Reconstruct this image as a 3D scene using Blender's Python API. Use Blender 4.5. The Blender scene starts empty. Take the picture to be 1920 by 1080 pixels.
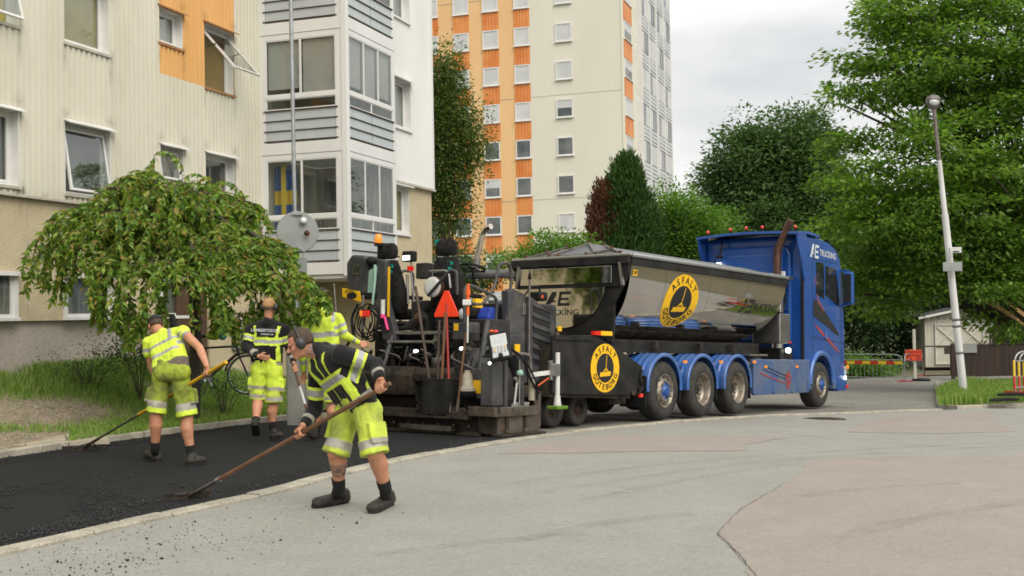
import bpy, bmesh, math, random
import numpy as np
from mathutils import Vector, Matrix, noise as mnoise

R = math.radians
rnd = random.Random(11)
nr = np.random.default_rng(11)
scene = bpy.context.scene
COL = scene.collection

# ------------------------------------------------------------------ camera, sky, sun, exposure
FPX = 2150.0                      # focal length in pixels of a 1920 px wide picture
PITCH, ROLL, EYE = R(1.33), .018, 1.6
_f = Vector((0, math.cos(PITCH), math.sin(PITCH)))
_r0 = Vector((1, 0, 0)); _u0 = Vector((0, -math.sin(PITCH), math.cos(PITCH)))
_r = _r0 * math.cos(ROLL) - _u0 * math.sin(ROLL)
_u = _r0 * math.sin(ROLL) + _u0 * math.cos(ROLL)
CAM = Vector((0, 0, EYE))
cam_data = bpy.data.cameras.new('camera')
cam = bpy.data.objects.new('camera', cam_data); COL.objects.link(cam)
cam_data.sensor_width = 36; cam_data.lens = FPX / 1920 * 36
cam_data.clip_start = .1; cam_data.clip_end = 2000
cam.matrix_world = Matrix(((_r.x, _u.x, -_f.x, CAM.x), (_r.y, _u.y, -_f.y, CAM.y), (_r.z, _u.z, -_f.z, CAM.z), (0, 0, 0, 1)))
scene.camera = cam

SUN_EL, SUN_AZ = R(44), R(148)     # azimuth clockwise from +Y: behind the camera, to the right
world = bpy.data.worlds.new('World'); scene.world = world; world.use_nodes = True
wt = world.node_tree; wt.nodes.clear()
def _wn(t, **k):
    n = wt.nodes.new(t)
    for a, b in k.items(): setattr(n, a, b)
    return n
w_out = _wn('ShaderNodeOutputWorld'); w_bg = _wn('ShaderNodeBackground'); w_bg.inputs[1].default_value = 1.0
w_sky = _wn('ShaderNodeTexSky', sky_type='NISHITA', sun_disc=False)
w_sky.sun_elevation = SUN_EL; w_sky.sun_rotation = SUN_AZ; w_sky.air_density = 1.0; w_sky.dust_density = 3.0
w_scale = _wn('ShaderNodeVectorMath', operation='SCALE'); w_scale.inputs['Scale'].default_value = .06
w_tc = _wn('ShaderNodeTexCoord'); w_map = _wn('ShaderNodeMapping'); w_map.inputs['Scale'].default_value = (1.0, 1.0, 3.2)
w_map.inputs['Location'].default_value = (.35, .1, 2.1)
w_n = _wn('ShaderNodeTexNoise'); w_n.inputs['Scale'].default_value = 2.6; w_n.inputs['Detail'].default_value = 5; w_n.inputs['Roughness'].default_value = .5
w_ramp = _wn('ShaderNodeValToRGB'); e = w_ramp.color_ramp.elements
e[0].position = .36; e[0].color = (.385, .39, .395, 1); e[1].position = .60; e[1].color = (.585, .58, .56, 1)
w_mix = _wn('ShaderNodeMix', data_type='RGBA'); w_mix.inputs['Factor'].default_value = .9
L = wt.links.new
L(w_tc.outputs['Generated'], w_map.inputs['Vector']); L(w_map.outputs['Vector'], w_n.inputs['Vector']); L(w_n.outputs['Fac'], w_ramp.inputs['Fac'])
L(w_sky.outputs['Color'], w_scale.inputs[0]); L(w_scale.outputs['Vector'], w_mix.inputs['A']); L(w_ramp.outputs['Color'], w_mix.inputs['B'])
# an overcast sky is brighter overhead than at the horizon
w_sep = _wn('ShaderNodeSeparateXYZ'); w_mr = _wn('ShaderNodeMapRange'); w_mr.inputs['From Min'].default_value = 0; w_mr.inputs['From Max'].default_value = 1; w_mr.inputs['To Min'].default_value = .97; w_mr.inputs['To Max'].default_value = 1.6
w_mul = _wn('ShaderNodeVectorMath', operation='SCALE')
L(w_tc.outputs['Generated'], w_sep.inputs[0]); L(w_sep.outputs['Z'], w_mr.inputs['Value']); L(w_mix.outputs['Result'], w_mul.inputs[0]); L(w_mr.outputs['Result'], w_mul.inputs['Scale'])
L(w_mul.outputs['Vector'], w_bg.inputs[0]); L(w_bg.outputs[0], w_out.inputs[0])

sun_d = bpy.data.lights.new('sun', 'SUN'); sun_d.energy = 1.3; sun_d.angle = R(45); sun_d.color = (1, .94, .83)
sun = bpy.data.objects.new('sun', sun_d); COL.objects.link(sun)
_sd = Vector((math.sin(SUN_AZ) * math.cos(SUN_EL), math.cos(SUN_AZ) * math.cos(SUN_EL), math.sin(SUN_EL)))
sun.rotation_euler = _sd.to_track_quat('Z', 'Y').to_euler()

vs = scene.view_settings
vs.view_transform = 'Standard'; vs.look = 'None'; vs.gamma = 1; vs.use_curve_mapping = False; vs.exposure = 0.84
scene.render.engine = 'CYCLES'
scene.cycles.max_bounces = 6; scene.cycles.diffuse_bounces = 3; scene.cycles.glossy_bounces = 3
scene.cycles.transmission_bounces = 4; scene.cycles.transparent_max_bounces = 6
scene.cycles.use_denoising = True
scene.cycles.sample_clamp_indirect = 6
scene.cycles.filter_width = 1.7

# ------------------------------------------------------------------ from photograph pixels to places
def ray(u, v): return _f + _r * ((u - 960) / FPX) + _u * ((540 - v) / FPX)
def at(u, v, Y): d = ray(u, v); return CAM + d * (Y / d.y)
def _sp(x, w): return w * float(np.logaddexp(0, x / w))
def zg(x, y):
    """height of the gently falling street"""
    s = .595 * x + .804 * y
    return -.049 * _sp(s - 11.3, .8) + .017 * _sp(s - 26, 1.5) + .032 * _sp(s - 50, 2)
def gp(u, v, dz=0):
    d = ray(u, v); t = 3.0
    while t < 160:
        p = CAM + d * t
        if p.z - zg(p.x, p.y) - dz < 0: break
        t += .04
    return CAM + d * t
class Frame:
    def __init__(s, o, ang, slope=0):
        a = R(ang); s.o = Vector(o)
        s.x = Vector((math.cos(a) * math.cos(slope), math.sin(a) * math.cos(slope), -math.sin(slope)))
        s.y = Vector((-math.sin(a), math.cos(a), 0)); s.z = s.x.cross(s.y)
        s.m = Matrix(((s.x.x, s.y.x, s.z.x, s.o.x), (s.x.y, s.y.y, s.z.y, s.o.y), (s.x.z, s.y.z, s.z.z, s.o.z), (0, 0, 0, 1)))
    def pix(s, u, v, ax, val):
        n = (s.x, s.y, s.z)[ax]; d = ray(u, v); t = (val - (CAM - s.o).dot(n)) / d.dot(n)
        p = CAM + d * t - s.o
        return Vector((p.dot(s.x), p.dot(s.y), p.dot(s.z)))

# ------------------------------------------------------------------ materials
def lin(*c):
    return tuple(((x / 255) / 12.92 if x / 255 <= .04045 else ((x / 255 + .055) / 1.055) ** 2.4) for x in c)
MATS = {}
def mat(name, c, rough=.6, metal=0., c2=None, vs=4., lo=.35, hi=.65, bump=0., bs=60., coat=0., spec=.5, c3=None, vs3=40., amt3=.5, lo3=.5, hi3=.6, emit=None, es=0., stretch=None, rvar=0., sheen=0.):
    m = bpy.data.materials.new(name); m.use_nodes = True; MATS[name] = m
    nt = m.node_tree; b = nt.nodes['Principled BSDF']; l = nt.links.new
    b.inputs['Base Color'].default_value = (*c, 1); b.inputs['Roughness'].default_value = rough
    b.inputs['Metallic'].default_value = metal; b.inputs['Specular IOR Level'].default_value = spec
    b.inputs['Coat Weight'].default_value = coat; b.inputs['Coat Roughness'].default_value = .06
    if sheen: b.inputs['Sheen Weight'].default_value = sheen
    if emit: b.inputs['Emission Color'].default_value = (*emit, 1); b.inputs['Emission Strength'].default_value = es
    tc = None
    def coords():
        nonlocal tc
        if tc is None:
            t = nt.nodes.new('ShaderNodeTexCoord'); tc = t.outputs['Object']
            if stretch:
                mp = nt.nodes.new('ShaderNodeMapping'); mp.inputs['Scale'].default_value = stretch; l(tc, mp.inputs[0]); tc = mp.outputs[0]
        return tc
    def noise(sc, det=4, ro=.55):
        n = nt.nodes.new('ShaderNodeTexNoise'); n.inputs['Scale'].default_value = sc; n.inputs['Detail'].default_value = det; n.inputs['Roughness'].default_value = ro
        l(coords(), n.inputs['Vector']); return n.outputs['Fac']
    def ramp(s, a, b_):
        r = nt.nodes.new('ShaderNodeMapRange'); r.inputs['From Min'].default_value = a; r.inputs['From Max'].default_value = b_; l(s, r.inputs['Value']); return r.outputs['Result']
    col = None
    if c2:
        fac = ramp(noise(vs), lo, hi)
        mx = nt.nodes.new('ShaderNodeMix'); mx.data_type = 'RGBA'; mx.inputs['A'].default_value = (*c, 1); mx.inputs['B'].default_value = (*c2, 1)
        l(fac, mx.inputs['Factor']); col = mx.outputs['Result']
        if rvar:
            rr = nt.nodes.new('ShaderNodeMapRange'); rr.inputs['To Min'].default_value = rough; rr.inputs['To Max'].default_value = min(1, max(0, rough + rvar)); l(fac, rr.inputs['Value']); l(rr.outputs['Result'], b.inputs['Roughness'])
    if c3:
        fac = ramp(noise(vs3, 3), lo3, hi3); k = nt.nodes.new('ShaderNodeMath'); k.operation = 'MULTIPLY'; k.inputs[1].default_value = amt3; l(fac, k.inputs[0])
        mx = nt.nodes.new('ShaderNodeMix'); mx.data_type = 'RGBA'
        if col: l(col, mx.inputs['A'])
        else: mx.inputs['A'].default_value = (*c, 1)
        mx.inputs['B'].default_value = (*c3, 1); l(k.outputs[0], mx.inputs['Factor']); col = mx.outputs['Result']
    if col: l(col, b.inputs['Base Color'])
    if bump:
        bp = nt.nodes.new('ShaderNodeBump'); bp.inputs['Strength'].default_value = bump; bp.inputs['Distance'].default_value = .02
        l(noise(bs, 3), bp.inputs['Height']); l(bp.outputs['Normal'], b.inputs['Normal'])
    return m
def leafmat(name, cols, rough=.45, trans=.35):
    """leaf faces: each leaf its own shade, light coming through"""
    m = bpy.data.materials.new(name); m.use_nodes = True; MATS[name] = m
    nt = m.node_tree; b = nt.nodes['Principled BSDF']; l = nt.links.new; o = nt.nodes['Material Output']
    g = nt.nodes.new('ShaderNodeNewGeometry'); r = nt.nodes.new('ShaderNodeValToRGB')
    el = r.color_ramp.elements
    while len(el) < len(cols): el.new(.5)
    for i, c in enumerate(cols): el[i].position = i / (len(cols) - 1); el[i].color = (*c, 1)
    l(g.outputs['Random Per Island'], r.inputs[0]); l(r.outputs[0], b.inputs['Base Color'])
    b.inputs['Roughness'].default_value = rough; b.inputs['Specular IOR Level'].default_value = .35
    t = nt.nodes.new('ShaderNodeBsdfTranslucent'); h = nt.nodes.new('ShaderNodeHueSaturation'); h.inputs['Value'].default_value = 1.5; h.inputs['Saturation'].default_value = 1.1
    l(r.outputs[0], h.inputs['Color']); l(h.outputs[0], t.inputs[0])
    mx = nt.nodes.new('ShaderNodeMixShader'); mx.inputs[0].default_value = trans; l(b.outputs[0], mx.inputs[1]); l(t.outputs[0], mx.inputs[2]); l(mx.outputs[0], o.inputs[0])
    return m
def glassmat(name, tint=(.8, .85, .85), mirror=.12, rough=.02):
    """window pane: clear sheet with a mirror reflection that grows at grazing angles"""
    m = bpy.data.materials.new(name); m.use_nodes = True; MATS[name] = m
    nt = m.node_tree; nt.nodes.remove(nt.nodes['Principled BSDF']); o = nt.nodes['Material Output']; l = nt.links.new
    t = nt.nodes.new('ShaderNodeBsdfTransparent'); t.inputs[0].default_value = (*tint, 1)
    g = nt.nodes.new('ShaderNodeBsdfGlossy'); g.inputs['Roughness'].default_value = rough
    fr = nt.nodes.new('ShaderNodeLayerWeight'); fr.inputs[0].default_value = .22
    mr = nt.nodes.new('ShaderNodeMapRange'); mr.inputs['To Min'].default_value = mirror; mr.inputs['To Max'].default_value = .32
    l(fr.outputs['Fresnel'], mr.inputs['Value'])
    mx = nt.nodes.new('ShaderNodeMixShader'); l(mr.outputs['Result'], mx.inputs[0]); l(t.outputs[0], mx.inputs[1]); l(g.outputs[0], mx.inputs[2]); l(mx.outputs[0], o.inputs[0])
    return m

def groundmat(name, c, amps=(.16, .22, .30, .55), scales=(.35, 1.7, 30, 120), speck=.35, rough=.92, spec=.3, bump=.5):
    """worn paving: broad stains, blotches and aggregate"""
    m = bpy.data.materials.new(name); m.use_nodes = True; MATS[name] = m; nt = m.node_tree; b = nt.nodes['Principled BSDF']; l = nt.links.new
    tc = nt.nodes.new('ShaderNodeTexCoord').outputs['Object']; tot = None
    def math_(op, x, y):
        n = nt.nodes.new('ShaderNodeMath'); n.operation = op
        for i, q in enumerate((x, y)):
            if isinstance(q, (int, float)): n.inputs[i].default_value = q
            else: l(q, n.inputs[i])
        return n.outputs[0]
    last = None
    for a, s in zip(amps, scales):
        n = nt.nodes.new('ShaderNodeTexNoise'); n.inputs['Scale'].default_value = s; n.inputs['Detail'].default_value = 5; n.inputs['Roughness'].default_value = .62; l(tc, n.inputs['Vector'])
        t = math_('MULTIPLY', math_('SUBTRACT', n.outputs['Fac'], .5), a * 2); tot = t if tot is None else math_('ADD', tot, t); last = n.outputs['Fac']
    v = nt.nodes.new('ShaderNodeTexVoronoi'); v.inputs['Scale'].default_value = 42; l(tc, v.inputs['Vector'])
    sp = nt.nodes.new('ShaderNodeSeparateColor'); l(v.outputs['Color'], sp.inputs[0]); t = math_('MULTIPLY', math_('SUBTRACT', sp.outputs[0], .5), speck); tot = math_('ADD', tot, t)
    k = math_('MAXIMUM', math_('ADD', tot, 1.0), .1); vm = nt.nodes.new('ShaderNodeVectorMath'); vm.operation = 'SCALE'; vm.inputs[0].default_value = c; l(k, vm.inputs['Scale']); l(vm.outputs[0], b.inputs['Base Color'])
    b.inputs['Roughness'].default_value = rough; b.inputs['Specular IOR Level'].default_value = spec
    bp = nt.nodes.new('ShaderNodeBump'); bp.inputs['Strength'].default_value = bump; bp.inputs['Distance'].default_value = .012; l(math_('ADD', last, math_('MULTIPLY', sp.outputs[0], .6)), bp.inputs['Height']); l(bp.outputs[0], b.inputs['Normal'])
    return m
def stainmat(name, c, amount, sc=6.):
    """thin rubbed-in mark, patchy"""
    m = bpy.data.materials.new(name); m.use_nodes = True; MATS[name] = m; nt = m.node_tree; b = nt.nodes['Principled BSDF']; l = nt.links.new; b.inputs['Base Color'].default_value = (*c, 1); b.inputs['Roughness'].default_value = .9; b.inputs['Specular IOR Level'].default_value = .2
    tc = nt.nodes.new('ShaderNodeTexCoord'); n = nt.nodes.new('ShaderNodeTexNoise'); n.inputs['Scale'].default_value = sc; n.inputs['Detail'].default_value = 6; n.inputs['Roughness'].default_value = .7; l(tc.outputs['Object'], n.inputs['Vector'])
    r = nt.nodes.new('ShaderNodeMapRange'); r.inputs['From Min'].default_value = .38; r.inputs['From Max'].default_value = .70; r.inputs['To Max'].default_value = amount; l(n.outputs['Fac'], r.inputs['Value']); l(r.outputs['Result'], b.inputs['Alpha']); return m

# ------------------------------------------------------------------ mesh building
class MB:
    """collects shapes; build() links them as one mesh object"""
    def __init__(s): s.v = []; s.f = []; s.mi = []; s.sm = []; s.cur = 0
    def add(s, vs, fs, smooth=False):
        n = len(s.v); s.v.extend([tuple(p) for p in vs])
        for f in fs: s.f.append(tuple(i + n for i in f)); s.mi.append(s.cur); s.sm.append(smooth)
        return s
    def box(s, a, b, m=None):
        x0, y0, z0 = a; x1, y1, z1 = b
        vs = [(x0, y0, z0), (x1, y0, z0), (x1, y1, z0), (x0, y1, z0), (x0, y0, z1), (x1, y0, z1), (x1, y1, z1), (x0, y1, z1)]
        if m is not None: vs = [m @ Vector(p) for p in vs]
        return s.add(vs, [(0, 3, 2, 1), (4, 5, 6, 7), (0, 1, 5, 4), (1, 2, 6, 5), (2, 3, 7, 6), (3, 0, 4, 7)])
    def cbox(s, c, d, m=None, rot=None):
        c = Vector(c); d = Vector(d) / 2
        mm = Matrix.Translation(c)
        if rot is not None: mm = mm @ rot.to_4x4()
        if m is not None: mm = m @ mm
        return s.box(-d, d, mm)
    def bar(s, p, q, w, h=None, up=(0, 0, 1)):
        """square bar from p to q"""
        h = w if h is None else h; p = Vector(p); q = Vector(q); d = q - p; ln = d.length; d.normalize()
        upv = Vector(up)
        if abs(d.dot(upv)) > .98: upv = Vector((1, 0, 0)) if abs(d.x) < .9 else Vector((0, 1, 0))
        sd = d.cross(upv).normalized(); u2 = sd.cross(d)
        mm = Matrix(((d.x, sd.x, u2.x, p.x), (d.y, sd.y, u2.y, p.y), (d.z, sd.z, u2.z, p.z), (0, 0, 0, 1)))
        return s.box((0, -w / 2, -h / 2), (ln, w / 2, h / 2), mm)
    def tube(s, pts, r, n=10, cap=True):
        pts = [Vector(p) for p in pts]; k = len(pts)
        rs = r if isinstance(r, (list, tuple)) else [r] * k
        vs = []; prev = None
        for i, p in enumerate(pts):
            d = (pts[min(i + 1, k - 1)] - pts[max(i - 1, 0)])
            if d.length < 1e-9: d = Vector((0, 0, 1))
            d.normalize()
            if prev is None:
                a = Vector((0, 0, 1)) if abs(d.z) < .9 else Vector((1, 0, 0))
                x = d.cross(a).normalized()
            else:
                x = prev - d * prev.dot(d)
                if x.length < 1e-6: x = d.orthogonal()
                x.normalize()
            prev = x; y = d.cross(x)
            for j in range(n):
                t = 2 * math.pi * j / n; vs.append(p + (x * math.cos(t) + y * math.sin(t)) * rs[i])
        fs = []
        for i in range(k - 1):
            for j in range(n):
                a = i * n + j; b = i * n + (j + 1) % n; fs.append((a, b, b + n, a + n))
        s.add(vs, fs, True)
        if cap:
            s.add(vs[:n], [tuple(range(n - 1, -1, -1))]); s.add(vs[-n:], [tuple(range(n))])
        return s
    def lathe(s, prof, o, ax, n=24, smooth=True, closed=False):
        """profile of (radius, distance along axis)"""
        o = Vector(o); ax = Vector(ax).normalized(); x = ax.orthogonal().normalized(); y = ax.cross(x)
        vs = []; k = len(prof)
        for r_, h in prof:
            for j in range(n):
                t = 2 * math.pi * j / n; vs.append(o + ax * h + (x * math.cos(t) + y * math.sin(t)) * max(r_, 1e-4))
        fs = []
        for i in range(k - 1 + (1 if closed else 0)):
            i2 = (i + 1) % k
            for j in range(n):
                fs.append((i * n + j, i * n + (j + 1) % n, i2 * n + (j + 1) % n, i2 * n + j))
        return s.add(vs, fs, smooth)
    def disc(s, o, ax, r, n=24):
        o = Vector(o); ax = Vector(ax).normalized(); x = ax.orthogonal().normalized(); y = ax.cross(x)
        return s.add([o + (x * math.cos(2 * math.pi * j / n) + y * math.sin(2 * math.pi * j / n)) * r for j in range(n)], [tuple(range(n))])
    def cyl(s, p, q, r0, r1=None, n=16):
        return s.tube([p, q], [r0, r0 if r1 is None else r1], n)
    def ell(s, c, rx, ry, rz, m3=None, nu=16, nv=10):
        c = Vector(c); vs = []; fs = []
        for i in range(nv + 1):
            a = math.pi * i / nv
            for j in range(nu):
                t = 2 * math.pi * j / nu
                p = Vector((rx * math.sin(a) * math.cos(t), ry * math.sin(a) * math.sin(t), rz * math.cos(a)))
                vs.append(c + (m3 @ p if m3 is not None else p))
        for i in range(nv):
            for j in range(nu):
                fs.append((i * nu + j, (i + 1) * nu + j, (i + 1) * nu + (j + 1) % nu, i * nu + (j + 1) % nu))
        return s.add(vs, fs, True)
    def prism(s, poly, ax, a, b):
        """poly in the two other axes (cyclic order), extruded along axis ax from a to b"""
        def P(p, h):
            q = [0, 0, 0]; q[ax] = h; o = [i for i in range(3) if i != ax]; q[o[0]] = p[0]; q[o[1]] = p[1]; return tuple(q)
        n = len(poly); vs = [P(p, a) for p in poly] + [P(p, b) for p in poly]
        fs = [tuple(range(n - 1, -1, -1)), tuple(range(n, 2 * n))] + [(i, (i + 1) % n, (i + 1) % n + n, i + n) for i in range(n)]
        return s.add(vs, fs)
    def loft(s, rings, smooth=True, closed=True, caps=True):
        n = len(rings[0]); vs = [p for r_ in rings for p in r_]; fs = []
        for i in range(len(rings) - 1):
            for j in range(n if closed else n - 1):
                fs.append((i * n + j, i * n + (j + 1) % n, (i + 1) * n + (j + 1) % n, (i + 1) * n + j))
        s.add(vs, fs, smooth)
        if caps and closed: s.add(rings[0], [tuple(range(n - 1, -1, -1))]); s.add(rings[-1], [tuple(range(n))])
        return s
    def use(s, i): s.cur = i; return s
    def xf(s, m): s.v = [tuple(m @ Vector(p)) for p in s.v]; return s
    def mesh(s, name, mats, fix=True):
        me = bpy.data.meshes.new(name); me.from_pydata(s.v, [], s.f)
        for m in (mats if isinstance(mats, (list, tuple)) else [mats]): me.materials.append(MATS[m] if isinstance(m, str) else m)
        me.polygons.foreach_set('material_index', s.mi); me.polygons.foreach_set('use_smooth', s.sm)
        if fix:
            bm = bmesh.new(); bm.from_mesh(me); bmesh.ops.recalc_face_normals(bm, faces=bm.faces); bm.to_mesh(me); bm.free()
        me.update(); return me
    def build(s, name, mats, parent=None, bev=0, fix=True, seg=2):
        o = bpy.data.objects.new(name, s.mesh(name, mats, fix)); COL.objects.link(o); o.parent = parent
        if bev:
            b = o.modifiers.new('bevel', 'BEVEL'); b.width = bev; b.segments = seg; b.limit_method = 'ANGLE'; b.angle_limit = R(40)
        return o
def link(name, me, parent=None, loc=None, rot=None):
    o = bpy.data.objects.new(name, me); COL.objects.link(o); o.parent = parent
    if loc is not None: o.location = loc
    if rot is not None: o.rotation_euler = rot
    return o
def tag(o, label=None, cat=None, group=None, kind=None):
    for k, v in (('label', label), ('category', cat), ('group', group), ('kind', kind)):
        if v: o[k] = v
    return o
def empty(name, loc=(0, 0, 0), m=None):
    o = bpy.data.objects.new(name, None); COL.objects.link(o); o.empty_display_size = .2
    if m is not None: o.matrix_world = m
    else: o.location = loc
    return o
def fastmesh(name, V, Fq, mats, smooth=False, k=None):
    """numpy vertices (n,3) and faces (m,k)"""
    me = bpy.data.meshes.new(name); k = Fq.shape[1]; m = len(Fq)
    me.vertices.add(len(V)); me.vertices.foreach_set('co', np.asarray(V, np.float32).ravel())
    me.loops.add(m * k); me.loops.foreach_set('vertex_index', np.asarray(Fq, np.int32).ravel())
    me.polygons.add(m); me.polygons.foreach_set('loop_start', np.arange(0, m * k, k, dtype=np.int32))
    if smooth: me.polygons.foreach_set('use_smooth', np.ones(m, bool))
    for x in (mats if isinstance(mats, (list, tuple)) else [mats]): me.materials.append(MATS[x])
    me.update(calc_edges=True); return me
def remesh(mb, voxel, smooth=4, name='t'):
    me = mb.mesh(name, [], False); o = bpy.data.objects.new(name, me); COL.objects.link(o)
    r = o.modifiers.new('r', 'REMESH'); r.mode = 'VOXEL'; r.voxel_size = voxel; r.use_smooth_shade = True
    if smooth:
        s = o.modifiers.new('s', 'SMOOTH'); s.factor = .5; s.iterations = smooth
    dg = bpy.context.evaluated_depsgraph_get(); out = bpy.data.meshes.new_from_object(o.evaluated_get(dg))
    bpy.data.objects.remove(o); bpy.data.meshes.remove(me); return out
_glyph = {}
def glyphs(txt, size=1.0, bold=0.0, sx=1.0):
    """flat mesh of a piece of text, centred: (list of 2D points, faces)"""
    key = (txt, bold)
    if key not in _glyph:
        c = bpy.data.curves.new('t', 'FONT'); c.body = txt; c.align_x = 'CENTER'; c.align_y = 'CENTER'; c.offset = bold; c.resolution_u = 3
        o = bpy.data.objects.new('t', c); COL.objects.link(o); dg = bpy.context.evaluated_depsgraph_get()
        me = bpy.data.meshes.new_from_object(o.evaluated_get(dg))
        _glyph[key] = ([(v.co.x, v.co.y) for v in me.vertices], [tuple(p.vertices) for p in me.polygons])
        bpy.data.objects.remove(o); bpy.data.curves.remove(c); bpy.data.meshes.remove(me)
    v, f = _glyph[key]
    return [(x * size * sx, y * size) for x, y in v], f
def copytree(o, parent=None):
    c = o.copy(); COL.objects.link(c); c.parent = parent
    for ch in list(o.children): copytree(ch, c)
    return c
# ------------------------------------------------------------------ ground materials
mat('earth', (.10, .10, .05), .95, c2=(.16, .13, .08), vs=.6, bump=.5, bs=9)
groundmat('old_asphalt', (.290, .283, .252), (.14, .16, .16, .26), (.3, 1.5, 26, 110), .16)
groundmat('pink_asphalt', (.308, .270, .234), (.12, .14, .15, .24), (.3, 1.5, 26, 110), .14)
groundmat('road_asphalt', (.225, .215, .188), (.2, .3, .35, .5), (.3, 1.2, 18, 90), .7, bump=.9)
groundmat('new_asphalt', (.0115, .0120, .0132), (.2, .25, .35, .6), (.5, 2.2, 40, 150), .4, .8, .22, .35)
stainmat('tyre_mark', (.12, .12, .11), .17, 3.); stainmat('pale_scuff', (.62, .61, .58), .8, 30.)
mat('loose_asphalt', (.012, .012, .013), .55, c2=(.022, .022, .022), vs=30)
mat('granite', (.47, .43, .34), .85, c2=(.31, .285, .225), vs=3.2, c3=(.16, .15, .13), vs3=55, amt3=.5, bump=.6, bs=45)
mat('slab', (.46, .41, .31), .9, c2=(.36, .32, .24), vs=3, c3=(.2, .18, .14), vs3=60, amt3=.4, bump=.4, bs=60)
mat('soil', (.24, .19, .13), .95, c2=(.13, .11, .065), vs=3.5, c3=(.38, .33, .25), vs3=26, amt3=.7, bump=.9, bs=22)
mat('iron', (.06, .055, .05), .7, .6, c2=(.11, .07, .05), vs=8)
mat('tar', (.02, .02, .02), .6)

def resample(pts, n):
    P = [Vector(p) for p in pts]; d = [0]
    for a, b in zip(P, P[1:]): d.append(d[-1] + (b - a).length)
    out = []; j = 0
    for i in range(n):
        t = d[-1] * i / (n - 1)
        while j < len(P) - 2 and d[j + 1] < t: j += 1
        k = (t - d[j]) / max(1e-9, d[j + 1] - d[j]); out.append(P[j].lerp(P[j + 1], min(1, k)))
    return out
def smoothline(pts, it=2):
    P = [Vector(p) for p in pts]
    for _ in range(it):
        Q = [P[0]]
        for a, b in zip(P, P[1:]): Q += [a.lerp(b, .25), a.lerp(b, .75)]
        Q.append(P[-1]); P = Q
    return P
def strip(name, A, B, nu, nv, mname, z=lambda p: zg(p.x, p.y), kind='structure'):
    A = resample(A, nu); B = resample(B, nu); mb = MB(); vs = []
    for i in range(nu):
        for j in range(nv):
            p = A[i].lerp(B[i], j / (nv - 1)); vs.append((p.x, p.y, z(p)))
    mb.add(vs, [(i * nv + j, (i + 1) * nv + j, (i + 1) * nv + j + 1, i * nv + j + 1) for i in range(nu - 1) for j in range(nv - 1)], True)
    o = mb.build(name, mname); tag(o, kind=kind); return o

# near kerb line (between the old square and the road), far kerb line (lawn)
KERB = smoothline([gp(u, v) for u, v in ((-260, 1105), (-100, 1064), (0, 1040), (130, 1012), (260, 980), (380, 953), (520, 924), (640, 890), (760, 862), (880, 841), (1000, 822), (1100, 808), (1200, 797), (1300, 789), (1400, 782), (1500, 777.5), (1600, 774), (1700, 770.5), (1768, 768))], 2)
FAR = smoothline([gp(u, v) for u, v in ((-300, 905), (0, 862), (130, 842), (240, 826), (330, 814), (440, 800), (545, 788))] + [Vector((-2.9, 22.2, 0)), Vector((-1.6, 25.6, 0))], 2)
def flat(P): return [Vector((p.x, p.y, 0)) for p in P]
KERB = flat(KERB); FAR = flat(FAR)

# terrain under everything, to the horizon
xs = np.concatenate([np.linspace(-500, -30, 16), np.arange(-28, 50, 2.0), np.linspace(52, 500, 16)])
ys = np.concatenate([np.linspace(-120, -10, 8), np.arange(-8, 90, 2.0), np.linspace(95, 900, 22)])
V = np.array([(x, y, zg(x, y) - .13) for x in xs for y in ys]); ny = len(ys)
Fq = np.array([(i * ny + j, (i + 1) * ny + j, (i + 1) * ny + j + 1, i * ny + j + 1) for i in range(len(xs) - 1) for j in range(ny - 1)])
tag(link('ground', fastmesh('ground', V, Fq, 'earth', True)), kind='structure')

# the old asphalt square in front
Q = [Vector((-14, -3, 0)), Vector((-9, -9, 0)), Vector((0, -12, 0)), Vector((15, -12, 0)), Vector((40, -6, 0)), Vector((60, 8, 0)), Vector((66, 24, 0))]
KX = KERB + [Vector(gp(u, v)) for u, v in ((1850, 764), (1960, 760), (2200, 752))]
strip('square', KX, Q, 100, 80, 'old_asphalt', lambda p: zg(p.x, p.y) - .012)
# road under the paver and the truck
FR = [Vector((-1.6, 17.2, 0)), Vector((-2.4, 21.5, 0)), Vector((-1, 27, 0)), Vector((4, 36, 0)), Vector((10, 47, 0)), Vector((18, 52, 0)), Vector((27, 50, 0))]
KR = [p for p in KERB if p.y > 13.6] + [Vector(gp(u, v)) for u, v in ((1766, 740), (1764, 722), (1800, 712), (1900, 708))]
strip('road', KR, FR, 60, 24, 'road_asphalt', lambda p: zg(p.x, p.y) - .03)
# fresh mat: from the left edge of the frame to the screed, a thick warm layer
i_end = max(i for i, p in enumerate(KERB) if p.y < 16.4)
KN = KERB[:i_end + 1]
FN = [p for p in FAR if p.y < 19.8] + [Vector((-2.55, 19.5, 0))]
def mat_z(p): return zg(p.x, p.y) + .006 + .006 * mnoise.noise(Vector((p.x * .6, p.y * .6, 3)))
strip('fresh_asphalt', KN, FN, 70, 26, 'new_asphalt', mat_z)

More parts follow.
